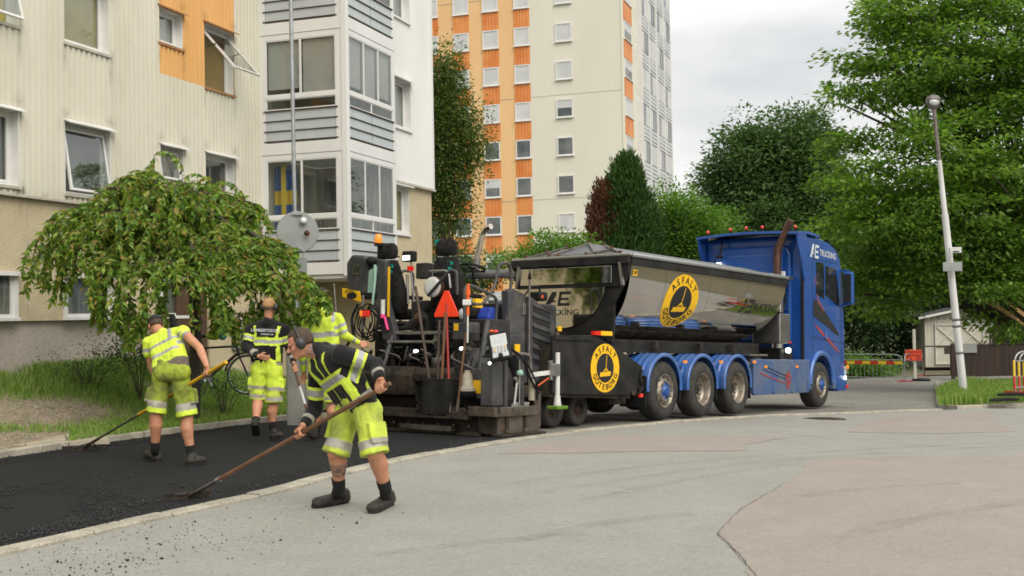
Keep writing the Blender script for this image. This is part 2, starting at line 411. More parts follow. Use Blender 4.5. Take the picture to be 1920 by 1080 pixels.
# pink repair patches, old cracks
def patch(name, px, mname, dz, rag=.03, sub=3):
    P = [gp(u, v) for u, v in px]; ring = []
    for a, b in zip(P, P[1:] + P[:1]):
        n = max(2, int((b - a).length / .18))
        for i in range(n):
            q = a.lerp(b, i / n); k = mnoise.noise(Vector((q.x * 3, q.y * 3, .4))) * rag * 2
            nrm = Vector((-(b - a).y, (b - a).x, 0)).normalized(); ring.append(q + nrm * k)
    bm = bmesh.new(); vs = [bm.verts.new((p.x, p.y, 0)) for p in ring]
    ed = [bm.edges.new((vs[i], vs[(i + 1) % len(vs)])) for i in range(len(vs))]
    bmesh.ops.triangle_fill(bm, edges=ed, use_beauty=True)
    for _ in range(sub):
        long = [e_ for e_ in bm.edges if e_.calc_length() > .8]
        if long: bmesh.ops.subdivide_edges(bm, edges=long, cuts=1)
    bmesh.ops.triangulate(bm, faces=bm.faces)
    for v in bm.verts: v.co.z = zg(v.co.x, v.co.y) + dz
    for f in bm.faces:
        if f.normal.z < 0: f.normal_flip()
    me = bpy.data.meshes.new(name); bm.to_mesh(me); bm.free(); me.materials.append(MATS[mname])
    return tag(link(name, me), kind='structure')
patch('pavement_patch', [(1345, 997), (1390, 952), (1430, 925), (1480, 902), (1515, 880), (1507, 872), (1530, 860), (1640, 857), (1780, 854), (1990, 850), (2200, 1000), (2000, 1130), (1445, 1130), (1392, 1047)], 'pink_asphalt', -.0085)
patch('pavement_patch', [(935, 851), (985, 838), (1060, 822), (1150, 814), (1300, 818), (1478, 819), (1405, 831), (1392, 844), (1180, 846)], 'pink_asphalt', -.0085, .05)
patch('pavement_patch', [(1590, 809), (1612, 796), (1650, 783), (1740, 777), (1860, 771), (1862, 790), (1906, 808), (1760, 812)], 'pink_asphalt', -.0085, .04)
def crack(px, w):
    P = [gp(u, v) for u, v in px]; pts = []
    for a, b in zip(P, P[1:]):
        n = max(2, int((b - a).length / .05))
        for i in range(n):
            q = a.lerp(b, i / n); q.x += .025 * mnoise.noise(Vector((q.x * 9, q.y * 9, 1))); q.y += .02 * mnoise.noise(Vector((q.x * 8, q.y * 8, 7))); pts.append(q)
    mb = MB(); vs = []
    for i, p in enumerate(pts):
        d = (pts[min(i + 1, len(pts) - 1)] - pts[max(i - 1, 0)]).normalized(); s = Vector((-d.y, d.x, 0)); ww = w * (.4 + .9 * abs(mnoise.noise(p * 5)))
        for k in (-1, 1): q = p + s * ww * k; vs.append((q.x, q.y, zg(q.x, q.y) - .0025))
    mb.add(vs, [(2 * i, 2 * i + 1, 2 * i + 3, 2 * i + 2) for i in range(len(pts) - 1)])
    tag(mb.build('pavement_crack', 'tar'), kind='structure')
crack([(1345, 997), (1392, 1047), (1424, 1090)], .0045)
crack([(1345, 997), (1390, 952), (1480, 902)], .003)
def smear(px, w, mname, name='tyre_mark', dz=-.0035):
    P = smoothline([gp(u, v) for u, v in px], 3); vs = []
    for i, p in enumerate(P):
        d = P[min(i + 1, len(P) - 1)] - P[max(i - 1, 0)]; d.z = 0; d.normalize(); s_ = Vector((-d.y, d.x, 0)); ww = w * (.7 + .5 * mnoise.noise(p * 1.3))
        for k in (-1, 0, 1): q = p + s_ * ww * k; vs.append((q.x, q.y, zg(q.x, q.y) + dz + (.0006 if k == 0 else 0)))
    m_ = MB(); m_.add(vs, [(3 * i + k, 3 * i + k + 1, 3 * i + k + 4, 3 * i + k + 3) for i in range(len(P) - 1) for k in (0, 1)], True); tag(m_.build(name, mname), kind='structure')
for px, w in (([(960, 905), (1150, 880), (1330, 862), (1520, 848), (1700, 838), (1930, 826)], .10), ([(1000, 925), (1200, 893), (1380, 870), (1560, 855), (1760, 842), (1930, 833)], .09), ([(1300, 797), (1420, 806), (1560, 822), (1740, 836), (1930, 842)], .09), ([(1380, 790), (1500, 802), (1640, 812), (1800, 816), (1930, 818)], .08), ([(1080, 940), (1250, 905), (1400, 880), (1500, 868)], .08), ([(980, 1010), (1100, 985), (1220, 968), (1300, 962)], .12), ([(1560, 1010), (1700, 975), (1850, 950), (1930, 940)], .13), ([(700, 1040), (900, 1015), (1100, 1000)], .13), ([(1500, 930), (1650, 912), (1800, 905)], .10)): smear(px, w, 'tyre_mark')
for px, w in (([(1152, 920), (1170, 921), (1188, 922)], .02), ([(1064, 974), (1072, 976)], .02), ([(1655, 952), (1664, 953)], .015), ([(1525, 983), (1532, 984)], .015)): smear(px, w, 'pale_scuff', 'scuff', -.003)
# manhole cover in the square
mh = gp(1545, 785); mb = MB(); mb.lathe([(.0, .0), (.30, 0), (.31, -.01)], (0, 0, 0), (0, 0, 1), 28).lathe([(.33, -.004), (.40, -.002), (.41, -.02)], (0, 0, 0), (0, 0, 1), 28)
for k in range(-4, 5): mb.box((-.2, k * .055 - .012, 0), (.2, k * .055 + .012, .006))
o = mb.build('manhole_cover', 'iron'); o.location = (mh.x, mh.y, zg(mh.x, mh.y) - .004)
tag(o, 'round dark iron manhole cover set in the pale square near the kerb', 'manhole cover')

# kerb stones, one by one
def kerb(name, line, w, top, length, mname, off=0, drop=.12):
    root = tag(empty(name), kind='structure'); P = resample(line, 400); d = [0]
    for a, b in zip(P, P[1:]): d.append(d[-1] + (b - a).length)
    def pt(t):
        j = min(max(int(np.searchsorted(d, t)) - 1, 0), len(P) - 2); return P[j].lerp(P[j + 1], (t - d[j]) / (d[j + 1] - d[j]))
    t = 0
    while t < d[-1] - .3:
        ln = length * (.8 + .4 * rnd.random()); e_ = min(t + ln, d[-1])
        rings = []; n = 4; jz = (rnd.random() - .5) * .012; jo = (rnd.random() - .5) * .015
        for i in range(n):
            s = t + .008 + (e_ - t - .016) * i / (n - 1); p = pt(s); q = pt(min(s + .05, d[-1])); q0 = pt(max(s - .05, 0)); dd = (q - q0).normalized(); nn = Vector((-dd.y, dd.x, 0))
            z = zg(p.x, p.y); wob = .012 * mnoise.noise(Vector((p.x * 4, p.y * 4, w)))
            a = p + nn * (off + jo + wob); b = p + nn * (off + w + jo - wob)
            c = .014
            rings.append([(a.x, a.y, z - drop), (a.x, a.y, z + top + jz - c), ((a + nn * c).x, (a + nn * c).y, z + top + jz), ((b - nn * c).x, (b - nn * c).y, z + top + jz + wob * .5), (b.x, b.y, z + top + jz - c), (b.x, b.y, z - drop)])
        mb = MB(); mb.loft(rings, smooth=False); mb.build('kerb_stone', mname, root); t = e_
    return root
kerb('kerb', KERB, .18, .020, .95, 'granite', -.02)
kerb('lawn_kerb', FAR, .12, .10, .9, 'granite', -.01)
kerb('verge_kerb', flat(smoothline([gp(2050, 757), gp(1900, 761.5), gp(1800, 766), gp(1770, 766.5), gp(1766, 752), gp(1764, 735), gp(1762, 718)], 2)), .14, .08, .9, 'granite')
# coarse loose mix along the edges of the mat: grains one could not count
def grains(name, pts, size, mname, label=None):
    base = np.array([(1, 0, 0), (-.6, .8, 0), (-.5, -.9, .1), (0, .1, 1.0), (.1, 0, -.7)]) ; fs = np.array([(0, 1, 3), (1, 2, 3), (2, 0, 3), (1, 0, 4), (2, 1, 4), (0, 2, 4)])
    n = len(pts); a = nr.uniform(0, 6.28, n); s = size * nr.lognormal(0, .45, n)
    c, sn = np.cos(a), np.sin(a); b = base[None] * (.7 + .6 * nr.random((n, 5, 1)))
    V = np.stack([b[..., 0] * c[:, None] - b[..., 1] * sn[:, None], b[..., 0] * sn[:, None] + b[..., 1] * c[:, None], b[..., 2] * .8], -1) * s[:, None, None] + pts[:, None, :]
    Fx = (fs[None] + 5 * np.arange(n)[:, None, None]).reshape(-1, 3)
    return tag(link(name, fastmesh(name, V.reshape(-1, 3), Fx, mname)), kind='stuff', label=label)
def along(line, n, side0, side1, pw=1.0, tmax=1.0):
    P = resample(line, 300); out = []
    for _ in range(n):
        t = nr.random() * (len(P) - 2) * tmax; i = int(t); p = P[i].lerp(P[i + 1], t - i); d = (P[i + 1] - P[i]).normalized(); nn = Vector((-d.y, d.x, 0))
        q = p + nn * (side0 + (side1 - side0) * nr.random() ** pw)
        if mnoise.noise(Vector((q.x * .9, q.y * .9, 2))) + .25 < nr.random() * .6: continue
        out.append((q.x, q.y, zg(q.x, q.y) + .012))
    return np.array(out)
grains('loose_asphalt', along(KN, 16000, .12, .62, 2.0), .0062, 'loose_asphalt', 'coarse loose black asphalt mix lying along the near kerb')
grains('loose_asphalt', along(FN, 9000, -.02, -.5, 2.0, .8), .0062, 'loose_asphalt', 'coarse loose black asphalt mix lying along the lawn kerb')
cl = np.array([(p.x, p.y, zg(p.x, p.y) + .015) for p in (gp(u, v) for u, v in zip(nr.normal(60, 170, 2600), nr.normal(975, 38, 2600))) if min((p - q).length for q in KN[::4]) > .35 and p.y > 7])
cl = np.array([c for c in cl if mnoise.noise(Vector((c[0] * 1.1, c[1] * 1.1, 5))) > -.1])
# only on the road side of the kerb
def road_side(c):
    j = min(range(len(KERB)), key=lambda i: (KERB[i].x - c[0]) ** 2 + (KERB[i].y - c[1]) ** 2); k = min(j + 1, len(KERB) - 1); a, b = KERB[max(k - 1, 0)], KERB[k]
    return (b.x - a.x) * (c[1] - a.y) - (b.y - a.y) * (c[0] - a.x) > 0
cl = np.array([c for c in cl if road_side(c)])
if len(cl): grains('loose_asphalt', np.repeat(cl, 8, 0) + nr.normal(0, .06, (len(cl) * 8, 3)) * (1, 1, .04), .0062, 'loose_asphalt', 'rough patch of loose black mix at the lower left')
crumb = []
for u, v, su, sv, n in ((330, 1000, 130, 22, 260), (180, 1045, 110, 20, 160), (560, 960, 120, 15, 50), (120, 1065, 90, 12, 120)):
    for a, b in zip(nr.normal(u, su, n), nr.normal(v, sv, n)):
        p = gp(a, b)
        if not road_side(p): crumb.append((p.x, p.y, zg(p.x, p.y) - .006))
grains('asphalt_crumbs', np.array(crumb), .0048, 'loose_asphalt', 'black asphalt crumbs scattered over the pale square beside the kerb')

# ------------------------------------------------------------------ lawn between the road and the house
WALL_ANG = 71
C0 = Vector((-5.531, 25.487, 0)); FA = Frame(C0, WALL_ANG)       # facade: x along the wall away from the camera, y into the house
LA = [p for p in FAR if p.y < 20.5]
def wallz(x): return .72 if x < -4 else max(.12, .72 - (x + 4) * .16)
LB = [FA.m @ Vector((x, .1, wallz(x))) for x in (-16, -12, -8, -6, -4, -2, 0)] + [Vector((-3.8, 24.6, .1))]
LAr, LBr = resample(LA, 60), resample(LB, 60)
def lawn_pt(i, t):
    i = min(max(i, 0), 58.999); k = int(i); f_ = i - k
    a = LAr[k].lerp(LAr[k + 1], f_); b = LBr[k].lerp(LBr[k + 1], f_); p = a.lerp(b, t); za = zg(a.x, a.y) + .07
    zz = za + (b.z - za) * (t * t * (3 - 2 * t)) + .03 * mnoise.noise(Vector((p.x * 1.3, p.y * 1.3, 9)))
    return Vector((p.x, p.y, zz))
mb = MB(); nv = 26
mb.add([lawn_pt(i, (j / (nv - 1)) * .999 + .012) for i in range(60) for j in range(nv)], [(i * nv + j, (i + 1) * nv + j, (i + 1) * nv + j + 1, i * nv + j + 1) for i in range(59) for j in range(nv - 1)], True)
tag(mb.build('lawn', 'soil'), kind='structure')
leafmat('grass_blade', [(.10, .19, .03), (.15, .28, .045), (.21, .36, .06), (.29, .40, .09), (.42, .42, .17)], .5, .35)
def pixof(p):
    q = p - CAM; return 960 + FPX * q.dot(_r) / q.dot(_f), 540 - FPX * q.dot(_u) / q.dot(_f)
def blades(name, roots, h, w, mname, label, lean=.35):
    n = len(roots); a = nr.uniform(0, 6.28, n); d = np.stack([np.cos(a), np.sin(a), np.zeros(n)], -1); b = nr.uniform(0, 6.28, n); ln = np.stack([np.cos(b), np.sin(b), np.zeros(n)], -1) * (h * lean * nr.random(n))[:, None]
    up = np.stack([np.zeros(n), np.zeros(n), h], -1); ww = (w * (.6 + .8 * nr.random(n)))[:, None]
    V = np.stack([roots - d * ww, roots + d * ww, roots + up * .6 + ln * .45 + d * ww * .7, roots + up + ln * 1.3, roots + up * .6 + ln * .45 - d * ww * .7], 1)
    Fx = (np.array([(0, 1, 2, 3, 4)])[None] + 5 * np.arange(n)[:, None, None]).reshape(-1, 5)
    return tag(link(name, fastmesh(name, V.reshape(-1, 3), Fx, mname)), kind='stuff', label=label)
rt, hh = [], []
for _ in range(90000):
    i = nr.random() * 59; t = nr.random(); p = lawn_pt(i, t); u, v = pixof(p)
    bare = math.exp(-(((u - 60) / 190) ** 2 + ((v - 775) / 34) ** 2)) * 1.6 + (1.2 if u < 130 and 812 < v < 870 else 0)
    clump = .55 + .9 * mnoise.noise(Vector((p.x * .8, p.y * .8, 4)))
    if nr.random() < bare * .95 - clump * .18 or clump < nr.random() * .45: continue
    rt.append(p); hh.append((.07 + .20 * max(0, t - .15) * (0.7 + .6 * clump) + .05 * nr.random()) * (1 - .5 * min(1, bare)))
blades('grass', np.array([tuple(p) for p in rt]), np.array(hh), .0055, 'grass_blade', 'long green grass on the bank below the pale house wall')
sp_ = []
for _ in range(9000):
    p = lawn_pt(nr.random() * 59, nr.random()); u, v = pixof(p)
    if nr.random() < 1.5 * math.exp(-(((u - 60) / 190) ** 2 + ((v - 775) / 34) ** 2)) - .25: sp_.append((p.x, p.y, p.z + .006))
grains('gravel', np.array(sp_), .011, 'slab', 'pale gravel and crumbs on the bare patch of the bank')
# path of pale slabs at the left edge
root = tag(empty('path'), kind='structure')
o0 = gp(-10, 852); ax = (gp(118, 838) - o0); ax.z = 0; ax.normalize(); ay = Vector((-ax.y, ax.x, 0)) * 1.0
ay = (gp(-10, 812) - o0); ay.z = 0; ay.normalize(); ax = Vector((ay.y, -ay.x, 0))
slab_mb = MB(); slab_mb.box((-.24, -.24, -.06), (.24, .24, 0)); slab_me = slab_mb.mesh('slab', 'slab')
for i in range(-6, 4):
    for j in range(0, 6):
        c = o0 + ax * (i * .5 + .1) + ay * (j * .5 + .3)
        if i > 2: continue
        u, v = pixof(Vector((c.x, c.y, 0)))
        s = link('slab', slab_me, root); s.location = (c.x, c.y, zg(c.x, c.y) + .095 + .02 * j + (rnd.random() - .5) * .012)
        s.rotation_euler = ((rnd.random() - .5) * .02, (rnd.random() - .5) * .02, math.atan2(ax.y, ax.x) + (rnd.random() - .5) * .03)
# ------------------------------------------------------------------ the near apartment house
mat('clad_cream', (.66, .635, .53), .55, c2=(.60, .57, .465), vs=1.1, c3=(.42, .39, .30), vs3=3, amt3=.25, lo3=.55, hi3=.8, stretch=(1, 1, .35))
mat('clad_white', (.74, .74, .72), .5, c2=(.68, .68, .66), vs=1.2, stretch=(1, 1, .3))
mat('clad_apricot', (.74, .43, .16), .55, c2=(.68, .38, .13), vs=1.2, stretch=(1, 1, .3))
mat('stucco', (.62, .53, .35), .95, c2=(.55, .46, .30), vs=2.5, bump=.8, bs=70, c3=(.30, .25, .16), vs3=45, amt3=.35)
mat('plinth', (.54, .475, .41), .95, c2=(.46, .405, .35), vs=1.6, bump=.8, bs=60, c3=(.17, .15, .13), vs3=40, amt3=.4)
mat('white_frame', (.74, .735, .71), .45, c2=(.66, .65, .62), vs=3)
mat('sill_metal', (.50, .47, .40), .5, c2=(.40, .36, .29), vs=4)
mat('sill_orange', (.40, .20, .08), .5, c2=(.30, .15, .07), vs=4)
mat('grey_panel', (.50, .54, .55), .35, c2=(.45, .49, .50), vs=1.5)
mat('dark_gap', (.03, .03, .03), .9)
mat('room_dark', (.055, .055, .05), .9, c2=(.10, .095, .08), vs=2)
mat('blind_white', (.62, .61, .57), .8, c2=(.55, .54, .50), vs=1.2)
mat('blind_yellow', (.60, .50, .15), .8, c2=(.44, .36, .08), vs=2)
mat('blind_brown', (.24, .17, .06), .8, c2=(.19, .13, .05), vs=2)
mat('curtain', (.42, .41, .37), .9, c2=(.20, .20, .18), vs=3, stretch=(5, 5, .4), lo=.42, hi=.58)
mat('flag_blue', (.015, .10, .36), .8); mat('flag_yellow', (.75, .50, .02), .8)
mat('wood_door', (.10, .055, .03), .5, c2=(.06, .035, .02), vs=4)
mat('notice', (.20, .20, .19), .4, .6)
glassmat('pane', (.86, .88, .87), .05)
glassmat('pane_dark', (.45, .48, .46), .16)

def ribs(x0, x1, z0, z1, y=0., pitch=.135, depth=.030):
    """vertical trapezoid ribs, extruded from z0 to z1, facing -y"""
    mb = MB(); prof = []
    k0 = math.floor(x0 / pitch); k1 = math.ceil(x1 / pitch)
    for k in range(k0, k1 + 1):
        b = k * pitch
        for dx, dy in ((0, 0), (.44, 0), (.54, -depth), (.90, -depth), (1, 0)):
            x = b + dx * pitch
            if x0 <= x <= x1: prof.append((x, y + dy))
    if not prof: prof = [(x0, y)]
    if prof[0][0] > x0 + 1e-5: prof.insert(0, (x0, prof[0][1]))
    if prof[-1][0] < x1 - 1e-5: prof.append((x1, prof[-1][1]))
    P = [prof[0]]
    for p in prof[1:]:
        if abs(p[0] - P[-1][0]) > 1e-6 or abs(p[1] - P[-1][1]) > 1e-6: P.append(p)
    n = len(P); vs = [(x, yy, z0) for x, yy in P] + [(x, yy, z1) for x, yy in P] + [(x0, y + .05, z0), (x1, y + .05, z0), (x0, y + .05, z1), (x1, y + .05, z1)]
    fs = [(i, i + 1, n + i + 1, n + i) for i in range(n - 1)]
    fs += [(2 * n, *[i for i in range(n)], 2 * n + 1)[::-1]]
    mb.add(vs, fs); return mb
house = tag(empty('apartment_house', m=FA.m), 'near pale house with ribbed cladding, open windows and a glazed balcony bay', 'building')
Z1, ST = 3.69, 2.68          # bottom of the cladding, storey height
# windows on the long facade: x0, x1, z0, z1, kind
WINS = []
def W(x0, x1, z0, z1, back='room_dark', opened=None, awn=True, sill='sill_metal', orange=False): WINS.append(dict(x0=x0, x1=x1, z0=z0, z1=z1, back=back, open=opened, awn=awn, sill=sill, orange=orange))
for k, zb in enumerate((3.80, 6.40, 9.08)):
    zt = 5.04 + k * ST
    W(-8.6, -7.40, zb, zt, ('curtain', 'blind_yellow', 'room_dark')[k], 'top' if k == 1 else None)
    W(-6.34, -5.14, zb, zt, ('room_dark', 'blind_yellow', 'room_dark')[k], 'tilt' if k == 0 else None)
    W(-3.70, -2.92, (4.30, 6.98, 9.66)[k], zt - .04, ('curtain', 'blind_white', 'room_dark')[k], 'tilt' if k == 0 else None, sill='sill_orange' if k else 'sill_metal', orange=k > 0)
    W(-2.20, -1.10, (3.80, 6.38, 9.06)[k], zt, ('room_dark', 'blind_brown', 'room_dark')[k], 'wide' if k == 1 else None, sill='sill_orange' if k else 'sill_metal', orange=k > 0)
    W(-10.9, -9.7, zb, zt)
xcuts = sorted({-16.0, 0.0, -3.70, -1.05} | {w['x0'] for w in WINS} | {w['x1'] for w in WINS})
def solid_cells(x0, x1, za, zb):
    """rectangles between za and zb not taken by windows in the column x0..x1"""
    cuts = sorted((max(w['z0'], za), min(w['z1'], zb)) for w in WINS if w['x0'] < (x0 + x1) / 2 < w['x1'] and w['z1'] > za and w['z0'] < zb)
    z = za
    for a, b in cuts:
        if a > z: yield z, a
        z = max(z, b)
    if zb > z: yield z, zb
for x0, x1 in zip(xcuts, xcuts[1:]):
    if x1 - x0 < .02: continue
    mid = (x0 + x1) / 2
    spans = ((Z1, 6.38, 'clad_cream'), (6.38, 12.6, 'clad_apricot')) if -3.70 < mid < -1.05 and mid > -3.7 else ((Z1, 12.6, 'clad_cream'),)
    for za, zb, mm in spans:
        for a, b in solid_cells(x0, x1, za, zb):
            ribs(x0, x1, a, b).build('cladding_panel', mm, house)
# joint flashings where a storey of sheets ends, drip at the bottom
MB().box((-16, -.045, Z1 - .05), (0, .04, Z1 - .004)).build('drip_flashing', 'sill_metal', house, .006)
MB().box((-16, .06, 1.64), (0, .3, Z1 - .05)).build('stucco_wall', 'stucco', house)
MB().box((-16, .13, -.6), (0, .4, 1.635)).build('plinth_wall', 'plinth', house)
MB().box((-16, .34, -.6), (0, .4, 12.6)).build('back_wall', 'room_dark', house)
for x in (-7.15, -4.45, -1.8): MB().box((x - .006, .055, 1.66), (x + .006, .062, Z1 - .06)).build('wall_joint', 'plinth', house)
def window(par, w, yb=.0, tail=False):
    x0, x1, z0, z1 = w['x0'], w['x1'], w['z0'], w['z1']; D = .19
    win = empty('window'); win.parent = par
    rv = MB(); t = .02                                    # reveal
    rv.box((x0, yb - .01, z0), (x0 + t, yb + D, z1)).box((x1 - t, yb - .01, z0), (x1, yb + D, z1)).box((x0 + t, yb - .005, z1 - t), (x1 - t, yb + D, z1)).box((x0 + t, yb - .005, z0), (x1 - t, yb + D, z0 + t))
    rv.build('reveal', 'white_frame', win)
    fr = MB(); f = .05; y0, y1 = yb + D - .05, yb + D
    a0, a1, b0, b1 = x0 + t, x1 - t, z0 + t, z1 - t
    fr.box((a0, y0, b0), (a0 + f, y1, b1)).box((a1 - f, y0, b0), (a1, y1, b1)).box((a0 + f, y0, b1 - f), (a1 - f, y1, b1)).box((a0 + f, y0, b0), (a1 - f, y1, b0 + f))
    fr.build('frame', 'white_frame', win, .004)
    bk = w['back']
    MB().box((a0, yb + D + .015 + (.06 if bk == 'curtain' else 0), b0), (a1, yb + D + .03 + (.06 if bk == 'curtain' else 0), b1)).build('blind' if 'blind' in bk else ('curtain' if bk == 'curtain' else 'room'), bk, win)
    sash = MB(); g0 = yb + D - .03
    c0, c1, d0, d1 = a0 + f + .004, a1 - f - .004, b0 + f + .004, b1 - f - .004; s = .04
    def sash_at(M):
        sm = MB(); h = d1 - d0
        sm.box((c0, -.02, -h), (c0 + s, .02, 0), M).box((c1 - s, -.02, -h), (c1, .02, 0), M).box((c0 + s, -.02, -s), (c1 - s, .02, 0), M).box((c0 + s, -.02, -h), (c1 - s, .02, -h + s), M)
        so = sm.build('sash', 'white_frame', win)
        gm = MB(); gm.box((c0 + s, -.004, -h + s), (c1 - s, .004, -s), M); gm.build('pane', 'pane', win)
    if w['open'] is None:
        sash_at(Matrix.Translation((0, g0, d1)))
    else:
        ang = {'tilt': -9, 'top': -14, 'wide': -42}[w['open']]
        sash_at(Matrix.Translation((0, g0 - .06, d1 - .02)) @ Matrix.Rotation(R(ang), 4, 'X'))
        if w['open'] == 'wide':
            MB().bar((c0 - .01, g0, d1 - .45), (c0 - .01, g0 - .42, d1 - .38), .02).bar((c1 + .01, g0, d1 - .45), (c1 + .01, g0 - .42, d1 - .38), .02).build('stay', 'iron', win)
    # hood above and sill below
    hm = 'white_frame' if not w['orange'] else 'sill_orange'
    hd = MB(); hd.add([(x0 - .03, yb - .02, z1 + .05), (x1 + .03, yb - .02, z1 + .05), (x1 + .03, yb - .15, z1 - .01), (x0 - .03, yb - .15, z1 - .01), (x0 - .03, yb - .02, z1 + .02), (x1 + .03, yb - .02, z1 + .02), (x1 + .03, yb - .15, z1 - .035), (x0 - .03, yb - .15, z1 - .035)], [(0, 1, 2, 3), (4, 5, 6, 7), (0, 3, 7, 4), (1, 5, 6, 2), (3, 2, 6, 7), (0, 4, 5, 1)])
    hd.build('hood', hm, win)
    sl = MB(); sl.box((x0 - .02, yb - .055, z0 - .045), (x1 + .02, yb - .012, z0 + .01)); sl.build('sill', w['sill'], win, .006)
    return win
def sootmat(name, c, amount):
    """grime that settles in a spot: thick in the middle, patchy and fading out"""
    m = stainmat(name, c, amount, 7.); nt = m.node_tree; l = nt.links.new; b = nt.nodes['Principled BSDF']; src = b.inputs['Alpha'].links[0].from_socket
    tc = nt.nodes.new('ShaderNodeTexCoord'); g = nt.nodes.new('ShaderNodeTexGradient'); g.gradient_type = 'QUADRATIC_SPHERE'; k = nt.nodes.new('ShaderNodeMath'); k.operation = 'MULTIPLY'
    l(tc.outputs['Object'], g.inputs[0]); l(g.outputs['Fac'], k.inputs[0]); l(src, k.inputs[1]); l(k.outputs[0], b.inputs['Alpha']); return m
sootmat('soot', (.10, .085, .06), .5)
soot_me = MB().add([(-1, 0, -1), (1, 0, -1), (1, 0, 1), (-1, 0, 1)], [(0, 1, 2, 3)]).mesh('soot_mark', 'soot', False)
for w in WINS:
    window(house, w)
    for x, z, sx, sz in ((w['x0'] + .02, w['z1'] + .14, .22, .16), (w['x1'] - .02, w['z1'] + .16, .26, .20), (w['x1'] + .04, w['z0'] + .02, .12, .22), (w['x0'], w['z0'] - .25, .10, .35), (w['x1'], w['z0'] - .30, .10, .42)):
        o = link('soot_mark', soot_me, house, (x, -.034 - rnd.random() * .003, z)); o.scale = (sx * rnd.uniform(.8, 1.2), 1, sz * rnd.uniform(.7, 1.3))
for k in range(16): o = link('soot_mark', soot_me, house, (-8.5 + k * .55, -.035, Z1 + .03)); o.scale = (.5, 1, rnd.uniform(.1, .35))
# basement windows in the stucco
for x0, x1 in ((-8.7, -7.42), (-6.34, -5.06), (-3.70, -2.5)):
    win = empty('window'); win.parent = house; z0, z1 = 1.70, 2.36
    MB().box((x0, .0, z0), (x0 + .05, .059, z1)).box((x1 - .10, .0, z0), (x1, .059, z1)).box((x0 - .02, -.09, z1), (x1 + .02, .059, z1 + .07)).box((x0 - .02, -.03, z0 - .06), (x1 + .02, .059, z0)).build('frame', 'white_frame', win, .005)
    MB().box((x0 + .05, .02, z0), (x0 + .09, .055, z1)).box((x1 - .16, .02, z0), (x1 - .10, .055, z1)).box((x0 + .09, .02, z0), (x1 - .16, .055, z0 + .05)).build('sash', 'white_frame', win)
    MB().box((x0 + .09, .030, z0 + .05), (x1 - .16, .034, z1)).build('pane', 'pane', win)
    MB().box((x0 + .05, .052, z0), (x1 - .10, .058, z1)).build('curtain', 'curtain', win)
# entrance wall left of the bay, door and notice case
MB().box((-3.2, -.02, .0), (-2.2, .12, 2.35)).build('door', 'wood_door', house, .01)
MB().box((-2.1, .0, .15), (-.1, .128, 1.9)).build('entrance_wall', 'stucco', house)
nb = MB().box((-1.30, -.07, .95), (-.55, -.004, 1.75)).build('notice_case', 'notice', house, .01)
MB().box((-1.25, -.078, 1.0), (-.60, -.072, 1.70)).build('sheet', 'plinth', nb)
for k in range(9): MB().box((-1.20, -.082, 1.05 + k * .065), (-.65 - .06 * (k % 3), -.079, 1.075 + k * .065)).build('notice_line', 'notice', nb)

# glazed balcony bay: x from 0 to 2.5 along the wall, standing 2.11 m out
BX, BY = 2.50, 2.11
def panel_grid(par, frame, w, z0, zr, zt, cols, lowcols, back, top_extra=.0):
    """one storey of the bay on one face; frame: maps (s, h, out) to house coordinates"""
    T = frame
    def bx(mb, s0, s1, h0, h1, o0, o1):
        c = [T(s, h, o) for o in (o0, o1) for h in (h0, h1) for s in (s0, s1)]
        mb.add(c, [(0, 1, 3, 2), (4, 6, 7, 5), (0, 4, 5, 1), (2, 3, 7, 6), (0, 2, 6, 4), (1, 5, 7, 3)])
    m = .14; pw = .05
    # slab edge band
    b = MB(); bx(b, 0, w, z0, z0 + .26, -.05, .03); b.build('band', 'clad_white', par)
    # grey glass panels under the hand rail, dark joints between them
    nb_ = 3; ph = (zr - z0 - .30) / nb_
    seam = [w / 2] if lowcols == 2 else []
    for k in range(nb_):
        edges = [m] + seam + [w - m]
        for a, c in zip(edges, edges[1:]):
            p = MB(); bx(p, a + .012, c - .012, z0 + .30 + k * ph + .012, z0 + .30 + (k + 1) * ph - .012, -.01, .012); p.build('panel', 'grey_panel', par)
        r = MB(); bx(r, m - .05, w - m + .05, z0 + .30 + k * ph - .012, z0 + .30 + k * ph + .010, .005, .035); r.build('rail', 'iron', par)
    r = MB(); bx(r, m - .05, w - m + .05, zr - .012, zr + .014, .005, .045); r.build('rail', 'iron', par)
    # low light strip then the big panes
    zm = zr + .26
    f = MB()
    bx(f, 0, m, z0 + .26, zt, -.05, .02); bx(f, w - m, w, z0 + .26, zt, -.05, .02)
    bx(f, m, w - m, zm, zm + .09, -.04, .03); bx(f, m, w - m, zt - .12, zt, -.05, .02)
    f.build('post', 'clad_white', par)
    def glaz(h0, h1, n, nm):
        st = (w - 2 * m) / n
        for k in range(n):
            a, c = m + k * st, m + (k + 1) * st
            fr = MB(); q = .025
            bx(fr, a, a + q, h0, h1, -.02, .012); bx(fr, c - q, c, h0, h1, -.02, .012); bx(fr, a + q, c - q, h0, h0 + q, -.02, .012); bx(fr, a + q, c - q, h1 - q, h1, -.02, .012)
            fr.build('frame', 'white_frame', par)
            g = MB(); bx(g, a + q, c - q, h0 + q, h1 - q, -.006, 0); g.build('pane', 'pane', par)
            if back and nm == 'big':
                bl = MB(); bx(bl, a + q, c - q, h0 + q + (.12 if k % 2 == 0 else 0), h1 - q, -.075, -.065); bl.build('blind', back, par)
    glaz(zr + .02, zm, lowcols, 'low'); glaz(zm + .09, zt - .12, cols, 'big')
front = lambda s, h, o: (-o, -s, h)                       # from the house wall outwards, facing the camera (-x)
side = lambda s, h, o: (s, -BY - o, h)                    # along the outer face
